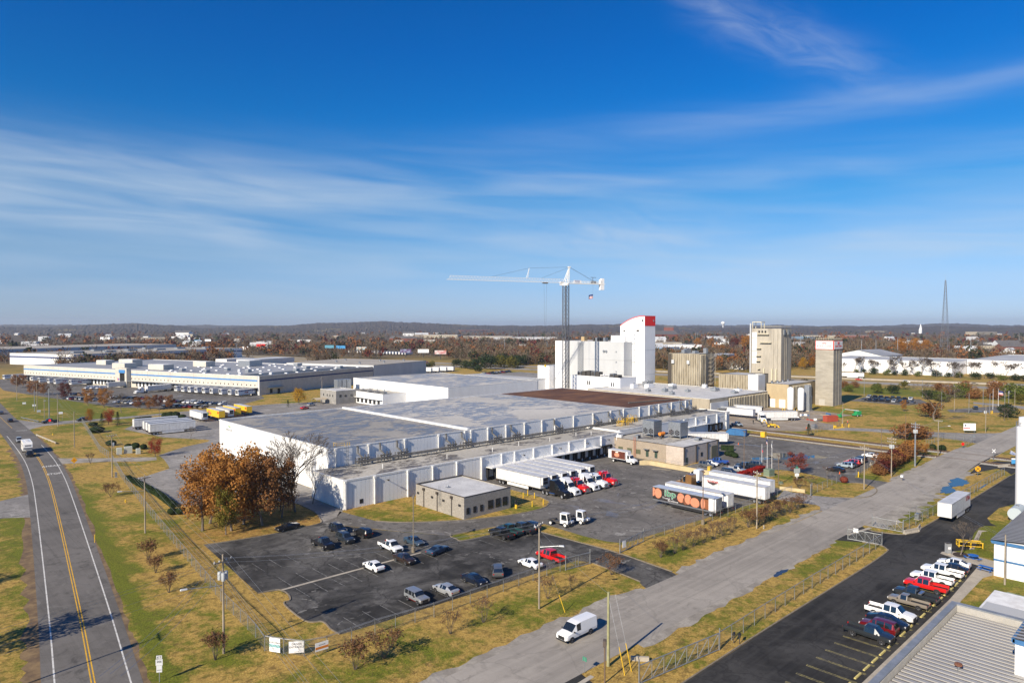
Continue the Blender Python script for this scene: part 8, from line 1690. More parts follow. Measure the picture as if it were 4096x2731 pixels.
def tree_kit(kind, var):
 key = (kind, var)
 if key in TREES: return TREES[key]
 rnd = random.Random('%s%d' % key); H = 10
 if kind in ('bare', 'bare_red', 'bare_far'):
  s, t = grow(rnd, H, 6, .52, trunk=.22, thick=.018); kit = [K('trunk', branches(s, 4, 6).mesh('trunk', M_BARK, 50)), K('crown', branches(s, 0, 3, .06 if kind == 'bare_far' else .022).mesh('crown', M_TWIG if kind != 'bare_red' else M_TWIGR))]
 elif kind == 'conifer':
  m = MB();
  for i in range(900):
   z = H * (rnd.random() ** .75); r = (H - z) * .30 * math.sqrt(rnd.random()) + .1; a = rnd.uniform(0, 6.283); c = Vector((r * math.cos(a), r * math.sin(a), max(.25, z))); o = Vector((math.cos(a), math.sin(a), -.25)); w = Vector((-math.sin(a), math.cos(a), 0)) * .22; m.quad(c - w, c + w, c + w * .4 + o * .55, c - w * .4 + o * .55)
  kit = [K('trunk', MB().tube((0, 0, 0), (0, 0, H * .9), .16, .02, 6).mesh('trunk', M_BARK)), K('crown', m.mesh('crown', LEAF['green']))]
 elif kind in ('green', 'lime', 'brownm', 'rustm', 'olivem', 'maroonm'): kit = mound(rnd, kind.rstrip('m') if kind != 'lime' else kind)
 elif kind == 'shrub':
  s, t = grow(rnd, 3.4, 3, .40, stems=9, trunk=.36, k=(2, 2), thick=.012, tl=2); kit = [K('stems', branches(s, 0, 3, .018).mesh('stems', M_TWIG)), K('crown', leaves(rnd, t, 7, .24, .11).mesh('crown', LEAF['seed']))]
 elif kind == 'shrub_bare':
  s, t = grow(rnd, 3.4, 4, .34, stems=7, trunk=.30, k=(2, 2), thick=.012, tl=2); kit = [K('stems', branches(s, 0, 4, .016).mesh('stems', M_TWIG)), K('crown', leaves(rnd, t[::2], 3, .16, .09).mesh('crown', LEAF['seed']))]
 elif kind == 'bush':
  m = MB(); kit = [K('stems', MB().tube((0, 0, 0), (0, 0, .6), .08, .03, 5).mesh('stems', M_BARK))]
  for i in range(1300):
   v = Vector((rnd.gauss(0, 1), rnd.gauss(0, 1), rnd.gauss(0, 1))).normalized(); r = rnd.uniform(.82, 1.06); c = Vector((v.x * r, v.y * r, .85 + v.z * r * .85)); a = v.cross(Vector((rnd.gauss(0, 1), rnd.gauss(0, 1), rnd.gauss(0, 1)))).normalized() * .11; b = v.cross(a) * .8 + v * rnd.uniform(-.05, .05); m.quad(c - a, c - b, c + a, c + b)
  kit.append(K('crown', m.mesh('crown', LEAF['green'])))
 else:
  s, t = grow(rnd, 8.4, 4, .6, trunk=.2, thick=.022, up=0); m = branches(s, 0, 1, .014); n = 17 if kind in ('red', 'orange', 'yellow') else 19
  for i in range(n):                                          # leaf clumps round the limbs
   f = i / n; z = 2.3 + 6.6 * f; w = 3.5 * math.sin(math.pi * min(.97, (z - .6) / 10.2)) ** .6 * (.55 if kind in ('orange', 'yellow') and f > .6 else 1); t = 2.4 * i + rnd.random(); rr_ = w * rnd.uniform(.35, .8); R_ = rnd.uniform(1.15, 1.75) if n == 17 else rnd.uniform(.85, 1.4)
   for k in range(190):
    v = Vector((rnd.gauss(0, 1), rnd.gauss(0, 1), rnd.gauss(0, .8))).normalized(); c = Vector((rr_ * math.cos(t), rr_ * math.sin(t), z)) + v * (R_ * rnd.uniform(.45, 1.15)); q = Vector((rnd.gauss(0, 1), rnd.gauss(0, 1), rnd.gauss(0, 1))).normalized(); b = q.cross(v).normalized(); e = rnd.uniform(.09, .2); m.quad(c - q * e, c - b * e * .7, c + q * e, c + b * e * .7)
  kit = [K('trunk', branches(s, 2, 4).mesh('trunk', M_BARK, 50)), K('crown', m.mesh('crown', LEAF[kind]))]
 TREES[key] = kit; return kit
TN = dict(bare='bare_tree', bare_far='bare_tree', bare_red='bare_tree', conifer='conifer', shrub='shrub', shrub_bare='shrub', bush='bush')
def tree(kind, x, y, h, label, group=None, var=None, wide=1.0, leafcol=None):
 var = random.randint(0, 2) if var is None else var; base = {'shrub': 3.4, 'shrub_bare': 3.4, 'bush': 1.72}.get(kind, 10.0); s = h / base
 e = spawn(tree_kit(kind, var), TN.get(kind, 'autumn_tree'), label, 'shrub' if 'shrub' in kind or kind == 'bush' else 'tree', (x, y, 0), random.uniform(0, 6.28), group, None, (s * wide, s * wide, s))
 if leafcol:
  for c in e.children:
   if c.name.startswith('crown'): c.material_slots[0].link = 'OBJECT'; c.material_slots[0].material = LEAF[leafcol]
 return e
for i, (k, x, y, h, w) in enumerate((('rust', -28.4, 5.6, 14.5, 1.0), ('rust', -25.6, 9.5, 17.2, .9), ('rust', -24.2, 1.6, 15.5, .95), ('rust', -20.6, 4.4, 17.6, .9), ('brown', -18.2, .8, 15.8, .9), ('rust', -17.0, 8.0, 16.0, .85), ('brown', -12.8, 3.6, 13.6, .8), ('brown', -10.6, 8.8, 12.8, .75), ('bare', -8.6, 6.0, 16.6, 1.0), ('rust', -22.0, 13.6, 15.0, .9))):
 tree(k, x, y, h, '%s in the clump beside the cold store, %s' % ('rust brown oak' if k == 'rust' else ('dull brown oak' if k == 'brown' else 'leafless tree'), ('outermost by the road fence', 'tallest on the left side', 'foremost on the left', 'central and tallest', 'foremost in the middle', 'behind the central one', 'right of the middle', 'right rear', 'at the right edge', 'rearmost')[i]), 'oak clump beside the cold store', wide=w)
tree('olive', -26.0, -.2, 10.5, 'olive green tree at the front of the oak clump', wide=.75)
tree('bare', -3.4, 18.5, 16.4, 'tall leafless tree against the white cold store wall', wide=1.0); tree('bare', -6.6, 13.5, 13.0, 'leafless tree between oak clump and dock corner', wide=.8); tree('bare', -2.6, 9.5, 10.5, 'slender leafless tree casting shade on the dock hall end', wide=.7); tree('bare', -1.4, 21, 12, 'leafless tree rear of the dock hall corner', wide=.7)
tree('red', -11.3, 96.4, 6.2, 'scarlet maple beside the utility cabinets', wide=1.05); tree('red', -4.3, 184, 6.8, 'scarlet maple between two dark conifers', wide=1.0); tree('conifer', -6.8, 184.4, 5.0, 'dark conifer left of the scarlet maple', wide=.9); tree('conifer', -2.4, 178.4, 5.8, 'dark conifer right of the scarlet maple', wide=.9)
tree('orange', -8.9, 194.8, 6.6, 'small orange tree by the side road fence', wide=.8); tree('yellow', 87.4, 200.2, 9.2, 'golden orange maple beside the grey plant room', wide=1.3); tree('conifer', 77.8, 192.7, 3.6, 'small dark conifer left of the golden maple')
for i, (k, x, y, h, w) in enumerate(sorted((('brown', -5.2, 417, 9.5, 1.2), ('brown', -.7, 424, 9.0, 1.1), ('brown', -5, 353, 9.5, 1.3), ('brown', -1.4, 346, 8, 1.1), ('maroon', 2.9, 309, 10.2, 1.15), ('rust', 9.7, 254, 10.6, 1.15), ('rust', 5.6, 268, 9.6, 1.0), ('bare', 10.1, 224, 9.6, 1.0), ('brown', 19.1, 232.7, 6.8, 1.0), ('brown', 23.1, 226, 8, 1.1), ('maroon', 27.8, 230, 7.4, 1.2), ('brown', 31.0, 224, 7.6, 1.1), ('bare_red', 17.6, 193.3, 7.4, .9), ('bare', 7.2, 121, 5.2, .9), ('bare', 1.6, 334, 7.5, 1.0)), key=lambda q: azim(q[1:]))):
 tree(k, x, y, h, '%s tree by the depot car park, %s from the left' % (dict(brown='brown leaved', maroon='dark maroon', rust='orange brown', bare='leafless', bare_red='leafless reddish')[k], ORD[i]), 'trees along the depot car park', wide=w)
for i, (x, y, h, w) in enumerate(sorted(((19.2, 190.3, 2.6, 1.0), (20.9, 188.7, 2.9, 1.0), (22.7, 187, 3.0, 1.0), (24.9, 185.2, 1.6, 1.7), (-12.9, 164.2, 2.4, 1.9), (-9.8, 184.9, 1.6, 1.8), (-12.4, 114.4, 2.3, 1.0), (-13.9, 117, 1.8, 1.1), (-10.4, 112.6, 1.8, 1.0), (-16.4, 128, 1.9, 1.5), (-29, 22.3, 1.5, 1.1), (-27.6, 21.4, 1.6, 1.1), (120.4, -26.5, 1.6, 1.2), (120.0, -28, 1.7, 1.2), (119.2, -29.6, 1.5, 1.2), (122, -27, 1.5, 1.1), (94.8, -50.8, 1.3, 1.6)), key=azim)):
 tree('bush', x, y, h, 'clipped round evergreen bush, %s from the left' % ORD[i], 'clipped evergreen bushes', wide=w)
tree('bush', 108.4, -66.3, 1.7, 'small crimson bush at the gate drive corner', leafcol='pinkish'); tree('pinkish', 110.3, -52.8, 6.4, 'spreading russet tree on the office lawn', wide=1.5); tree('bare_red', 109.0, -61.8, 3.6, 'small leafless ornamental tree at the office drive', wide=1.1); tree('shrub', 93.9, -60.9, 2.6, 'dry brown shrub near the low buff wall'); tree('shrub_bare', 99.6, -61.6, 2.4, 'grey bare shrub on the office lawn', wide=1.3)
for i, (x, y, h, k) in enumerate(((-34.7, 48.9, 3.2, 'shrub'), (-41.4, -5.6, 3.6, 'shrub'), (-42.4, -13.3, 2.9, 'shrub'), (-43.5, -23.7, 3.2, 'shrub'), (-46.2, -50.4, 3.6, 'shrub'), (-28.8, 97.8, 3.2, 'shrub_bare'))): tree(k, x, y, h, 'crape myrtle shrub beside the left road, %s one' % ('by the round hydrant', 'upper of the close pair', 'lower of the close pair', 'under the lamp arm', 'at the nearest wooden pole', 'at the gravel drive')[i], 'crape myrtles along the left road', wide=.9)
for i, (x, y, h, k) in enumerate(((-34.9, -64.2, 3.7, 'shrub'), (-30.9, -64.3, 3.6, 'shrub'), (-20.8, -64.6, 3.2, 'shrub_bare'), (-15.3, -65, 3.6, 'shrub_bare'), (-2.8, -65.4, 3.4, 'shrub_bare'), (2.4, -65.6, 2.3, 'shrub_bare'), (11.9, -65.9, 3.2, 'shrub'))): tree(k, x, y, h, 'crape myrtle on the grass strip by the service road, %s from the left' % ORD[i], 'crape myrtles on the grass strip', wide=.95)
for i, (x, y) in enumerate(((24.9, -66.6), (28.5, -67.1), (31.4, -67), (34.5, -67.2), (37.6, -67.5), (40.9, -67.7), (44.3, -67.7), (47.5, -67.8), (53.2, -68.4), (56.4, -68.8), (59.1, -69), (62.1, -68.5), (64.4, -68.9), (66.6, -69.2), (69.9, -69.4), (73.8, -69.4), (77.1, -69.4))): tree('shrub' if i in (0, 8, 9, 10, 13, 15) else 'shrub_bare', x, y, 3.0 + .5 * ((i * 7) % 3) / 2, 'crape myrtle on the yard berm, %s from the driveway' % ORD[i], 'crape myrtles on the yard berm', wide=1.05)
tree('bare', 65.2, -102.7, 6.4, 'small leafless tree on the kerb island of the black lot', wide=1.1)
tree('bare', 260.7, -46.4, 16.4, 'large spreading leafless tree on the mill lawn', wide=1.5); tree('brownm', 268, -43, 8.0, 'brown leaved tree at the foot of the large leafless one', wide=1.5); tree('brownm', 195.6, -55.4, 6.6, 'broad brown shrub mass by the site road', wide=1.7); tree('brownm', 201, -57.6, 5.6, 'second brown shrub mass by the site road', wide=1.6)
tree('rust', 284.7, -27.3, 6, 'small orange brown tree on the mill lawn', wide=.8); tree('conifer', 177.9, -27.4, 4.6, 'small conifer beside the works yard fence', wide=1.1); tree('conifer', 179.1, -61.1, 4.8, 'small conifer at the level crossing compound', wide=1.1); tree('rust', 166.6, -68.6, 4, 'low orange brown tree near the level crossing', wide=1.3); tree('bush', 180, -67.6, 1.8, 'green bush in the railway compound, left one'); tree('bush', 179.4, -70.5, 2.0, 'green bush in the railway compound, right one'); tree('green', 292.7, -66.9, 7.5, 'dense green shrub mass by the access road', wide=1.2); tree('bare', 281, -67.8, 6, 'thin leafless tree beside the dense green shrub')
for i in range(13): t = i / 12; tree(('brownm', 'maroonm', 'brownm', 'rustm')[i % 4], 125 + 40 * t + random.uniform(-1, 1), -69.2 + 3.4 * t + random.uniform(-.8, .8), 3.6 + 1.0 * (i % 3), 'russet shrub of the hedgerow along the service road, %s from the pole' % ORD[i], 'hedgerow along the service road', wide=1.3)
def hedge(pts, h, w, label, col, n=90):
 rnd = random.Random(label); e = thing('hedge', label, 'hedge', (*pts[0], 0)); m = MB(); ln = V2(pts)
 for a, b in zip(ln[:-1], ln[1:]):
  L = (b - a).length; d = (b - a).normalized(); nn = Vector((d.y, -d.x, 0))
  for i in range(int(L * n)):
   f = rnd.random(); u = rnd.uniform(-1, 1); z = rnd.uniform(.05, 1)
   if rnd.random() < .45: z = 1 - .06 * rnd.random()
   else: u = (1 if u > 0 else -1) * rnd.uniform(.85, 1)
   c = a + d * (f * L) + nn * (u * w / 2) + Vector((0, 0, z * h)) - ln[0]; v = Vector((rnd.gauss(0, 1), rnd.gauss(0, 1), rnd.gauss(0, 1))).normalized(); q = v.cross(Vector((rnd.gauss(0, 1), rnd.gauss(0, 1), 1))).normalized(); s = .13; m.quad(c - v * s, c - q * s, c + v * s, c + q * s)
 m.obj('foliage', LEAF[col], e); c = MB()
 for a, b in zip(ln[:-1], ln[1:]):
  d = (b - a).normalized(); nn = Vector((d.y, -d.x, 0)) * (w * .42); A, B = a - ln[0], b - ln[0]; c.add([A - nn, A + nn, B + nn, B - nn] + [p + Vector((0, 0, h * .9)) for p in (A - nn, A + nn, B + nn, B - nn)], [(0, 1, 5, 4), (1, 2, 6, 5), (2, 3, 7, 6), (3, 0, 4, 7), (4, 5, 6, 7)])
 c.obj('core', LEAF[col], e)
hedge([(-26.6, 67), (-26.4, 57), (-26.2, 42), (-27, 28)], 1.1, 1.2, 'low clipped green hedge along the lane edge', 'green', 60); hedge([(128, -19.8), (130, -23.3)], 1.6, 1.5, 'clipped green hedge behind the parked refrigerated trailer', 'green')
for i, (a, b) in enumerate((((93.4, -45.0), (97.6, -44.9)), ((98, -45), (102.4, -44.8)), ((102.8, -44.8), (107, -44.6)))): hedge([a, b], 1.5, 1.9, 'clipped crimson hedge by the flagpoles, %s section' % ('left', 'middle', 'right')[i], 'red', 110)
hedge([(7.3, 190.9), (14, 191.7)], 1.2, 1.2, 'low dark hedge along the west lot edge', 'green', 60)
# trees that stand beside the frame and shade the left road
tree('brown', -73.5, -28.5, 13.5, 'brown tree left of the road whose shade crosses the lanes', wide=.9); tree('brown', -78, -1, 12, 'brown tree farther up left of the road', wide=.9)
pole(-69.0, -42.0, 12.6, 'wooden pole left of the road whose shade crosses the lanes', arms=(12.0,), arm_a=R(80), tr=2)
# individual trees farther off
k0 = 0
for grp, kinds, pts in (('tree row before the right warehouse', ('bare_far',) * 12, ((532, 93, 10), (546, 90, 13), (559, 87, 14), (557, 79, 12), (559, 68, 16), (530, 51, 8), (560, 56, 11), (556, 50, 13), (559, 42, 15), (556, 32, 14), (552, 23, 12), (544, 15, 13), (541, 10, 12), (553, 6, 13), (557, 2, 12), (555, -3, 13), (552, -8, 14), (547, -18, 12), (553, -23, 13), (550, -34, 14), (552, -44, 13), (550, 76, 12), (548, 64, 13), (552, 48, 12), (545, 27, 12), (548, 60, 11))),
      ('growth on the motorway bank', ('lime', 'green', 'lime', 'brownm', 'brownm', 'olivem', 'brownm'), ((385, 38, 6), (398, 36, 5), (372, 5, 6), (369, 13, 6), (392, 20, 5), (410, 10, 6), (400, -12, 7), (390, -20, 8), (378, -30, 9), (375, -36, 8), (380, -44, 8), (391, -50, 10), (388, -56, 9), (352, -20, 6), (345, -28, 7), (400, -66, 9), (406, -40, 10), (416, -22, 8), (384, 48, 6), (376, 60, 6), (366, 28, 5), (360, -60, 6), (402, -80, 10))),
      ('trees behind the concrete towers', ('orange', 'rust', 'yellow', 'brown', 'maroon', 'bare'), ((746, 230, 15, 'rust'), (700, 205, 12), (565, 143, 12, 'yellow'), (600, 150, 11), (950, 160, 26, 'orange'), (935, 172, 26, 'orange'), (965, 150, 24, 'orange'), (920, 165, 20, 'orange'), (1038, 544, 20, 'orange'), (1029, 511, 20, 'rust'), (917, 404, 24, 'maroon'), (905, 380, 28, 'orange'), (826, 376, 14), (640, 186, 10), (680, 240, 14), (720, 260, 15), (620, 170, 10), (760, 250, 16), (780, 212, 16), (700, 170, 13))),
      ('trees behind the rear cold store', ('green', 'green', 'green', 'olivem', 'green', 'bare'), ((339, 357, 11), (369, 375, 16), (350, 346, 14), (358, 353, 15), (378, 362, 14), (402, 386, 13), (349, 394, 9), (344, 375, 9), (330, 330, 8), (320, 328, 7), (372, 340, 13), (388, 352, 11), (411, 372, 12), (430, 380, 12), (455, 400, 13), (475, 388, 12), (490, 436, 14), (300, 400, 6), (312, 392, 6), (232, 351, 7), (331, 411, 7)))):
 for i, p in enumerate(sorted(pts, key=azim)): x, y, h = p[:3]; k = p[3] if len(p) > 3 else kinds[(i * 3 + i // 4) % len(kinds)]; tree(k, x, y, h, '%s of the %s, %s from the left' % (dict(bare='leafless tree', bare_far='leafless pale tree', bare_red='reddish leafless tree', green='dark green shrubby tree', lime='yellow green scrub tree', brown='brown leaved tree', olivem='olive thicket', brownm='brown thicket', orange='orange tree', rust='rust tree', yellow='golden tree', maroon='maroon tree')[k], grp, ORD[i]), grp, wide=1.35 if k in ('lime', 'green', 'olive') else 1.15)

for i in range(16): tree('green' if i % 3 else 'lime', 548 + random.uniform(-8, 6), 92 - 9 * i + random.uniform(-3, 3), random.uniform(3.5, 6.5), 'dark green bush at the foot of the right warehouse, %s from the left' % ORD[i], 'bushes along the right warehouse', wide=1.5)

# ------------------------------------------------------------------ far woodland, hills, town
hx, hy = math.sin(HEAD), math.cos(HEAD)
def polar(r, az): a = HEAD + az; return CAMPOS[0] + r * math.sin(a), CAMPOS[1] + r * math.cos(a)
CLEAR = [(74.7, 668, A2, 222, 104), (-40, 838, A2, 330, 110), (191, 294, R(22), 72, 82), (91, 258.4, DCA, 105, 245), (563, 21, 0, 77, 105), (606, -190, 0, 154, 210), (560, 200, R(14), 150, 95), (200, 540, A2, 120, 90), (665, 100, 0, 50, 56), (196, 160, 0, 40, 70)]
TOWN = []
def build_forest():
 g = np.random.default_rng(3); N = 21000
 u = g.random(N); rmin, rmax = 520, 5200; r = 1 / (1 / rmin + u * (1 / rmax - 1 / rmin)); az = g.uniform(-R(46), R(46), N)
 x = CAMPOS[0] + r * np.sin(HEAD + az); y = CAMPOS[1] + r * np.cos(HEAD + az)
 f = np.sin(x * .0061 + 1.3) * np.cos(y * .0053) + .6 * np.sin(x * .013 + y * .011) + .5 * np.cos(y * .021 - x * .008)
 keep = (f > -.95) | (g.random(N) < .3)
 hwx = 497 - .25 * y; keep &= ~((x > hwx - 64) & (x < hwx + 22)); keep &= ~((x < hwx - 30) & (x > 60) & (y > 330) & (r < 760)); keep &= ~((x < hwx) & (y < 330)); keep &= ~((x > hwx) & (r < 640) & (az > .15))
 keep &= ~((x > hwx) & (x < 800) & (y > -250) & (y < 150)); keep &= ~((x < 60) & (r < 1000) & (y < 760))
 for cx, cy, a, L, W in CLEAR:
  c, s = math.cos(a), math.sin(a); p = (x - cx) * c + (y - cy) * s; q = -(x - cx) * s + (y - cy) * c; keep &= ~((p > -14) & (p < L + 8) & (q > -14) & (q < W + 8))
 for tx, ty, tr in TOWN: keep &= ((x - tx) ** 2 + (y - ty) ** 2) > tr * tr
 x, y, r = x[keep], y[keep], r[keep]; N = len(x); h = np.clip(g.normal(11.5, 2.6, N), 6, 19)
 cls = g.random(N); reg = np.sin(x * .004) + np.cos(y * .005 + 1); warm = .19 + .09 * reg
 pal = np.where(cls[:, None] < .10, (.032, .040, .018), np.where(cls[:, None] < .10 + warm[:, None] * .8, (.18, .078, .030), np.where(cls[:, None] < .10 + warm[:, None], (.10, .024, .020), np.where(cls[:, None] < .72, (.125, .086, .050), (.155, .120, .085)))))
 pal = pal * g.uniform(.75, 1.25, (N, 1)); bare = cls >= .10 + warm
 nq = np.where(r < 900, 56, np.where(r < 1700, 30, 15)); idx = np.repeat(np.arange(N), nq); M = len(idx)
 d = g.normal(size=(M, 3)); d /= np.linalg.norm(d, axis=1)[:, None]; rad = g.random(M) ** .4; H = h[idx]
 C = np.stack([x[idx] + d[:, 0] * rad * H * .42, y[idx] + d[:, 1] * rad * H * .42, H * .56 + d[:, 2] * rad * H * .42], 1); C[:, 2] = np.maximum(C[:, 2], .6)
 b = bare[idx]; far = (r[idx] / 900).clip(.8, 2.2)
 a = g.normal(size=(M, 3)); a[b] = a[b] * .45 + np.stack([d[b, 0], d[b, 1], np.full(b.sum(), 1.1)], 1); a /= np.linalg.norm(a, axis=1)[:, None]
 q = np.cross(a, g.normal(size=(M, 3))); q /= np.linalg.norm(q, axis=1)[:, None]
 la = np.where(b, H * .17, H * .085 * far)[:, None] * g.uniform(.6, 1.3, (M, 1)); lb = np.where(b, .24 * far, H * .07 * far)[:, None] * g.uniform(.6, 1.3, (M, 1))
 V = np.stack([C - a * la - q * lb * .6, C - a * la + q * lb * .6, C + a * la + q * lb, C + a * la - q * lb], 1).reshape(-1, 3)
 cc = np.repeat(pal[idx] * g.uniform(.8, 1.2, (M, 1)), 4, 0)
 # trunks
 tw = .16; tv = np.stack([np.stack([x - tw * hy, y + tw * hx, x * 0], 1), np.stack([x + tw * hy, y - tw * hx, x * 0], 1), np.stack([x + tw * .5, y, h * .7], 1), np.stack([x - tw * .5, y, h * .7], 1)], 1).reshape(-1, 3)
 V = np.concatenate([V, tv]); cc = np.concatenate([cc, np.repeat(np.full((N, 3), .14), 4, 0)]); F = len(V) // 4
 me = bpy.data.meshes.new('woodland'); me.vertices.add(len(V)); me.vertices.foreach_set('co', V.astype(np.float32).ravel()); me.loops.add(4 * F); me.loops.foreach_set('vertex_index', np.arange(4 * F, dtype=np.int32)); me.polygons.add(F); me.polygons.foreach_set('loop_start', np.arange(0, 4 * F, 4, dtype=np.int32)); me.update(calc_edges=True)
 at = me.color_attributes.new('tint', 'FLOAT_COLOR', 'POINT'); at.data.foreach_set('color', np.concatenate([cc, np.ones((len(cc), 1))], 1).astype(np.float32).ravel())
 m = bpy.data.materials.new('winter woodland'); m.use_nodes = True; T = NT(m.node_tree); b_ = T.n['Principled BSDF']; b_.inputs['Roughness'].default_value = .95; b_.inputs['Specular IOR Level'].default_value = .1; ca = T.new('ShaderNodeVertexColor', layer_name='tint'); T.l.new(ca.outputs[0], b_.inputs['Base Color']); me.materials.append(m)
 tag(mobj('woodland', me), 'leafless and rust brown woodland stretching to the hills', 'woodland', kind='stuff')
def build_hills():
 prof = [(-75, 42), (-45, 37), (-36.9, 34), (-33, 42), (-29.2, 57), (-26.5, 47), (-24.5, 19), (-19.7, 42), (-15.6, 64), (-11.3, 82), (-8, 62), (-5.9, 52), (0, 43), (2.8, 38), (8.2, 59), (12.5, 39), (20, 29), (28, 34), (37, 33), (60, 37), (75, 37)]
 A = np.linspace(-70, 70, 1400); Rr = np.concatenate([np.linspace(3600, 6600, 34), np.linspace(6900, 10500, 14)]); g = np.random.default_rng(5)
 ph = np.interp(A, [p[0] for p in prof], [p[1] for p in prof]); sm = lambda v, n: np.convolve(np.pad(v, n, mode='edge'), np.ones(2 * n + 1) / (2 * n + 1), 'valid'); ph = sm(ph, 12) + sm(g.normal(0, 14, len(A)), 9)
 far = 50 + sm(g.normal(0, 40, len(A)), 30) + sm(g.normal(0, 12, len(A)), 6); V = []
 for rr_ in Rr:
  z = ph * np.exp(-((rr_ - 5500) / 750) ** 2) + far * np.exp(-((rr_ - 8800) / 1000) ** 2) + (14 * np.exp(-((rr_ - 4400) / 350) ** 2)) * (1 + .5 * np.sin(A * .35)) + g.normal(0, 1.7, len(A)) - 2
  th = HEAD + np.radians(A); V.append(np.stack([CAMPOS[0] + rr_ * np.sin(th), CAMPOS[1] + rr_ * np.cos(th), z if rr_ > 3700 else z * 0 - 3], 1))
 V = np.concatenate(V); n = len(A); fs = [(j * n + i, j * n + i + 1, (j + 1) * n + i + 1, (j + 1) * n + i) for j in range(len(Rr) - 1) for i in range(n - 1)]
 me = bpy.data.meshes.new('hills'); me.from_pydata(V.tolist(), [], fs)
 def f(T, b, pos):
  c = T.mix(T.ramp(T.noise(pos, .012, 5, .8), .35, .65), (.050, .045, .040), (.10, .080, .066)); c = T.mix(T.ramp(T.noise(pos, .0035, 4, .6), .62, .68, 0, .8), c, (.23, .19, .10)); c = T.mix(T.ramp(T.noise(pos, .05, 3, .8), .55, .75, 0, .6), c, (.09, .045, .03)); T.l.new(c, b.inputs['Base Color']); b.inputs['Roughness'].default_value = 1
 me.materials.append(ground_mat('wooded hillside', f)); tag(mobj('hills', me), kind='structure')
HM = {}
def house_me(L, W, H, gable, wc, rc):
 k = (L, W, H, gable, wc, rc)
 if k not in HM:
  w = {'w': M_PANEL, 'b': M_BRICK, 't': M_TANC, 'r': pm('red brick far wall', (.22, .075, .05), (.17, .06, .045), .5, .9), 'g': M_GREYP, 's': MAT['slate blue cladding']}[wc]; rm = {'g': M_GREYP, 'k': pm('dark shingle roof', (.09, .085, .085), (.13, .12, .12), .5, .9), 'w': M_ROOFW, 't': M_ROOFT, 'u': MAT['light blue cladding'], 'r': M_REDP}[rc]
  m = MB()
  if gable: m.extr([(-W / 2, 0), (W / 2, 0), (W / 2, H), (0, H + W * .28), (-W / 2, H)], 'x', -L / 2, L / 2); m.add([(x, y, z + .1) for x in (-L / 2 - .4, L / 2 + .4) for y, z in ((-W / 2 - .4, H - .2), (0, H + W * .28), (W / 2 + .4, H - .2))], [(0, 3, 4, 1), (1, 4, 5, 2)], 1)
  else: m.box(-L / 2, -W / 2, 0, L / 2, W / 2, H); m.box(-L / 2 - .2, -W / 2 - .2, H, L / 2 + .2, W / 2 + .2, H + .3, 1)
  n = max(2, int(L / 5))
  for i in range(n): x = -L / 2 + (i + .5) * L / n; m.box(x - .6, -W / 2 - .06, 1.2, x + .6, -W / 2, 2.8, 2);
  for i in range(max(1, int(W / 6))): y = -W / 2 + (i + .5) * W / max(1, int(W / 6)); m.box(-L / 2 - .06, y - .6, 1.2, -L / 2, y + .6, 2.8, 2)
  HM[k] = m.mesh('house', [w, rm, M_WGLASS])
 return HM[k]
def house(x, y, L, W, H, gable, wc, rc, label, group=None, a=None, name='far_building'):
 TOWN.append((x, y, max(L, W) * .8 + 26)); d = Vector((CAMPOS[0] - x, CAMPOS[1] - y, 0)).normalized(); TOWN.append((x + d.x * 45, y + d.y * 45, max(L, W) * .5 + 20))
 tag(mobj(name, house_me(L, W, H, gable, wc, rc), None, (x, y, 0), random.uniform(-.5, .5) + HEAD * -1 if a is None else a), label, 'building', group)
GT = 'far town buildings among the trees'
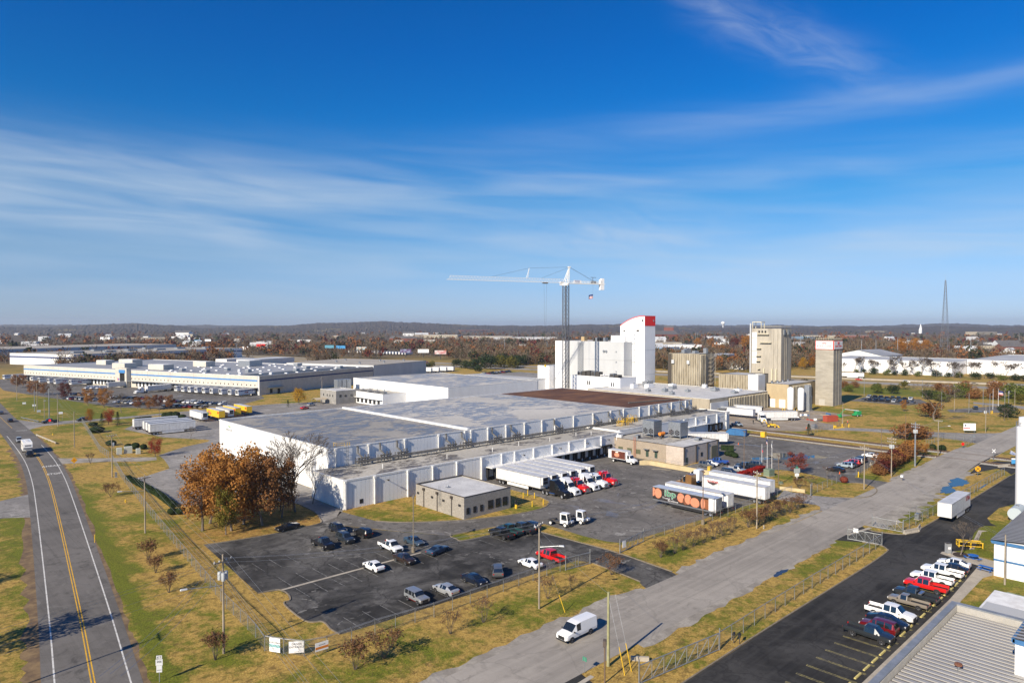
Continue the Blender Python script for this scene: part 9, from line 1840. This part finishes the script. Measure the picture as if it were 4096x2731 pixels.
for x, y, L, W, H, gb_, wc, rc, lab in ((975, 1415, 60, 20, 7, 1, 'r', 'k', 'red brick building with dark gable beside the far supermarket'), (955, 1345, 40, 16, 8, 1, 'r', 'k', 'smaller red brick gabled building in the far shopping area'), (853, 1142, 70, 18, 5, 0, 'r', 'k', 'long low red brick building in front of the far shops'), (1308, 1659, 120, 50, 11, 0, 't', 'w', 'large cream supermarket with dark entrance at the far shops'), (1177, 1422, 90, 30, 7, 0, 't', 'g', 'cream shop building right of the far supermarket'), (2745, 3190, 220, 40, 14, 0, 'r', 't', 'long red brick institution below the far hills'), (1355, 1484, 160, 36, 8, 0, 't', 'w', 'long pale shopping strip right of the supermarket'), (1501, 2136, 44, 22, 11, 1, 'w', 'k', 'white gabled church hall behind the supermarket'), (1384, 1886, 48, 24, 9, 1, 'b', 'g', 'grey gabled hall left of the supermarket'),
  (756, 2479, 56, 26, 16, 1, 'w', 'k', 'tall white hotel on the far left'), (770, 2440, 40, 24, 11, 0, 't', 't', 'tan hotel below the white one on the far left'), (622, 1946, 40, 20, 6, 0, 'w', 'g', 'white restaurant building on the far left'), (518, 2044, 120, 30, 7, 0, 't', 't', 'long tan shop strip on the far left'), (446, 2772, 40, 20, 7, 1, 'w', 'g', 'pale gabled building at the far left horizon'), (480, 2191, 50, 20, 6, 0, 't', 'w', 'cream low building left of the long tan strip'), (437, 2120, 40, 24, 8, 0, 'w', 'w', 'small white building on the far left'), (274, 2078, 24, 20, 12, 0, 'w', 'w', 'white block left of the tan shops'),
  (1753, 1107, 90, 40, 14, 1, 'r', 'k', 'red brick school with gables right of the white tower'), (2390, 1507, 40, 30, 34, 1, 'r', 'k', 'red brick courthouse tower on the skyline'), (817, 469, 50, 24, 6, 0, 's', 'u', 'light blue roofed shed behind the white tower'), (1795, 948, 70, 30, 9, 0, 'w', 'g', 'white building in the town right of the white tower'), (1318, 1288, 200, 30, 8, 0, 'w', 'w', 'long white store left of the mill block'), (1078, 644, 60, 40, 8, 0, 't', 't', 'tan shed with broad roof behind the ribbed block'), (992, 546, 60, 30, 7, 0, 'w', 'g', 'pale shed behind the ribbed block'), (1300, 820, 50, 24, 8, 1, 'w', 'g', 'white gabled shed between the mill towers'),
  (1898, 740, 90, 40, 9, 0, 's', 'u', 'blue roofed school between the concrete towers'), (2210, 805, 110, 40, 9, 0, 't', 'w', 'pale school building behind the sign tower'), (2286, 734, 100, 40, 9, 0, 'r', 'w', 'brick school building right of the sign tower'), (3926, 1207, 110, 40, 11, 0, 't', 'w', 'pale flat building on the right skyline'), (1614, 359, 50, 20, 8, 0, 'g', 'g', 'grey green shed behind the orange trees'), (5009, 1053, 200, 50, 12, 0, 't', 't', 'long tan building high on the right skyline'), (1490, 160, 40, 20, 8, 1, 'w', 'k', 'white gabled house on the right'), (1322, 120, 46, 18, 6, 1, 'r', 'k', 'brick house on the right'), (1391, 168, 36, 16, 5, 0, 't', 't', 'tan low building on the right'), (1092, 73, 60, 20, 6, 0, 'w', 'w', 'white low building at the right edge'), (3555, 642, 160, 50, 14, 0, 't', 't', 'tan flat building on the right skyline')):
 house(x, y, L, W, H, gb_, wc, rc, lab, GT)
rr = random.Random(21)
for i in range(90):
 az = rr.uniform(-R(38), R(38)); r = 1 / (1 / 1100 + rr.random() * (1 / 4800 - 1 / 1100)); x, y = polar(r, az)
 wc, rc = rr.choice('wwwtbgr'), rr.choice('kggwt'); zone = 'far left' if az < -.35 else ('centre left' if az < 0 else ('centre right' if az < .35 else 'far right'))
 house(x, y, *rr.choice(((14, 10, 4), (18, 10, 5), (22, 12, 5), (30, 16, 6))), rr.random() < .7, wc, rc, 'small %s house with %s roof among the far trees, %s' % (dict(w='white', t='tan', b='buff', g='grey', r='brick')[wc], dict(k='dark', g='grey', w='white', t='tan')[rc], zone), 'small houses among the far trees')
e = thing('church_steeple', 'thin white church steeple on the right skyline', 'steeple', (3821, 960, 0)); MB().box(-6, -6, 0, 6, 6, 24).obj('tower', M_WHT, e); MB().lathe([(7, 24), (.2, 52)], 8).obj('spire', M_WHT, e)
e = thing('water_tower', 'white water tower on the skyline right of the white tower', 'water tower', (4950, 2700, 0)); MB().lathe([(5, 0), (4, 40), (12, 52), (17, 60), (15, 70), (3, 76)], 16).obj('tank', M_WHT, e)
for i, (x, y, c, lab) in enumerate(((394, 963, M_REDP, 'red billboard at the left of the motorway'), (444, 792, MAT['bright blue board'], 'small blue billboard left of the trailer park'), (436, 719, pm('sky blue poster', (.35, .55, .62), (.6, .45, .35), .3), 'large blue and cream billboard beside the trailer park'), (425, 593, pm('dark poster print', (.12, .05, .14), (.3, .35, .5), .25), 'dark multi-coloured billboard by the motorway'), (441, 577, M_PLATEW, 'plain white billboard by the motorway'), (431, 528, pm('white poster print', (.75, .72, .7), (.5, .15, .15), .18), 'white billboard with red print by the motorway'), (442, 823, pm('teal poster', (.1, .3, .4)), 'teal billboard far left of the trailer park'), (429, 1362, MAT['bright blue board'], 'tall blue billboard above the far left trees'), (476, 1435, M_PLATEW, 'white billboard above the far left trees'))):
 e = thing('billboard', lab, 'billboard', (x, y, 0), R(-40) + random.uniform(-.15, .15)); MB().box(-7, -.4, 6.5, 7, .4, 11).obj('panel', c, e); MB().box(-7.2, -.55, 6.2, 7.2, .55, 6.5).obj('catwalk', M_STEELF, e); MB().tube((0, 0, 0), (0, 0, 6.5), .5, None, 8).obj('post', M_STEELF, e); TOWN.append((x, y, 26)); TOWN.append((x - 22, y - 26, 34))
far_tr = MB().box(-7, -1.3, 1.1, 7, 1.3, 4.1).box(-7, -1.3, 4.1, 7, 1.3, 4.14, 1).box(-6.4, -1.1, 0, -3.8, 1.1, 1.1, 2).box(4, -.8, 0, 4.3, .8, 1.1, 2).mesh('far_trailer', [M_TWHITE, M_TROOF, M_STEELF])
for i in range(20): p = Vector((452, 772, .02)).lerp(Vector((476, 660, .02)), i / 19); tag(mobj('far_trailer', far_tr, None, p, R(14)), 'white trailer in the far trailer park row, %s from the left' % ORD[i], 'trailer', 'trailers in the far trailer park');
for i in range(9): p = Vector((238, 352, .02)).lerp(Vector((304, 352, .02)), i / 8); tag(mobj('far_trailer', far_tr, None, p, R(112)), 'white trailer parked behind the tan roof depot, %s from the left' % ORD[i], 'trailer', 'trailers behind the tan roof depot')
TOWN += [(464, 715, 60), (440, 690, 60), (430, 640, 40)]
e = thing('road_bridge', 'concrete road bridge over the motorway behind the evergreens', 'bridge', (470, 408, 0), R(25)); MB().box(-45, -6, 5.2, 45, 6, 6.6).box(-45, -6.3, 6.6, 45, -6, 7.6).box(-45, 6, 6.6, 45, 6.3, 7.6).obj('deck', M_CONC, e)
for x in (-22, 0, 22): MB().box(x - .7, -5, 0, x + .7, 5, 5.2).obj('pier', M_CONC, e)
e = thing('barrier_wall', 'low concrete barrier along the motorway', 'barrier', (500, 0, 0)); MB().add([(504 - 500 - 9, -28, 0), (443 - 509, 217, 0), (443 - 508.6, 217, 0), (504 - 508.6, -28, 0), (504 - 509, -28, .9), (443 - 509, 217, .9), (443 - 508.6, 217, .9), (504 - 508.6, -28, .9)], [(0, 1, 5, 4), (2, 3, 7, 6), (4, 5, 6, 7), (0, 3, 7, 4), (1, 2, 6, 5)]).obj('wall', M_CONC, e)
rr = random.Random(9)
for i in range(26):
 az = rr.uniform(-R(37), R(37)); r = rr.uniform(900, 2300); x, y = polar(r, az); e = thing('far_light_pole', 'thin pale pole rising above the far trees', 'pole', (x, y, 0), 0, 'thin poles above the far trees'); h = rr.uniform(18, 30); MB().tube((0, 0, 0), (0, 0, h), .35, .25, 5).obj('shaft', M_GALV, e); MB().box(-1.5, -.3, h - .4, 1.5, .3, h + .3).obj('head', M_GALV, e)
build_forest(); build_hills()

# ------------------------------------------------------------------ haze
def build_haze():
 m = bpy.data.materials.new('haze air'); m.use_nodes = True; T = NT(m.node_tree); T.n.clear(); out = T.new('ShaderNodeOutputMaterial'); v = T.new('ShaderNodeVolumePrincipled')
 v.inputs['Color'].default_value = (.80, .88, 1.0, 1); v.inputs['Density'].default_value = HAZE; v.inputs['Anisotropy'].default_value = .2; T.l.new(v.outputs[0], out.inputs['Volume'])
 tag(MB().box(-12500, -12500, -6, 12500, 12500, 135).obj('haze', m), kind='stuff')
HAZE = 6.5e-5
build_haze()
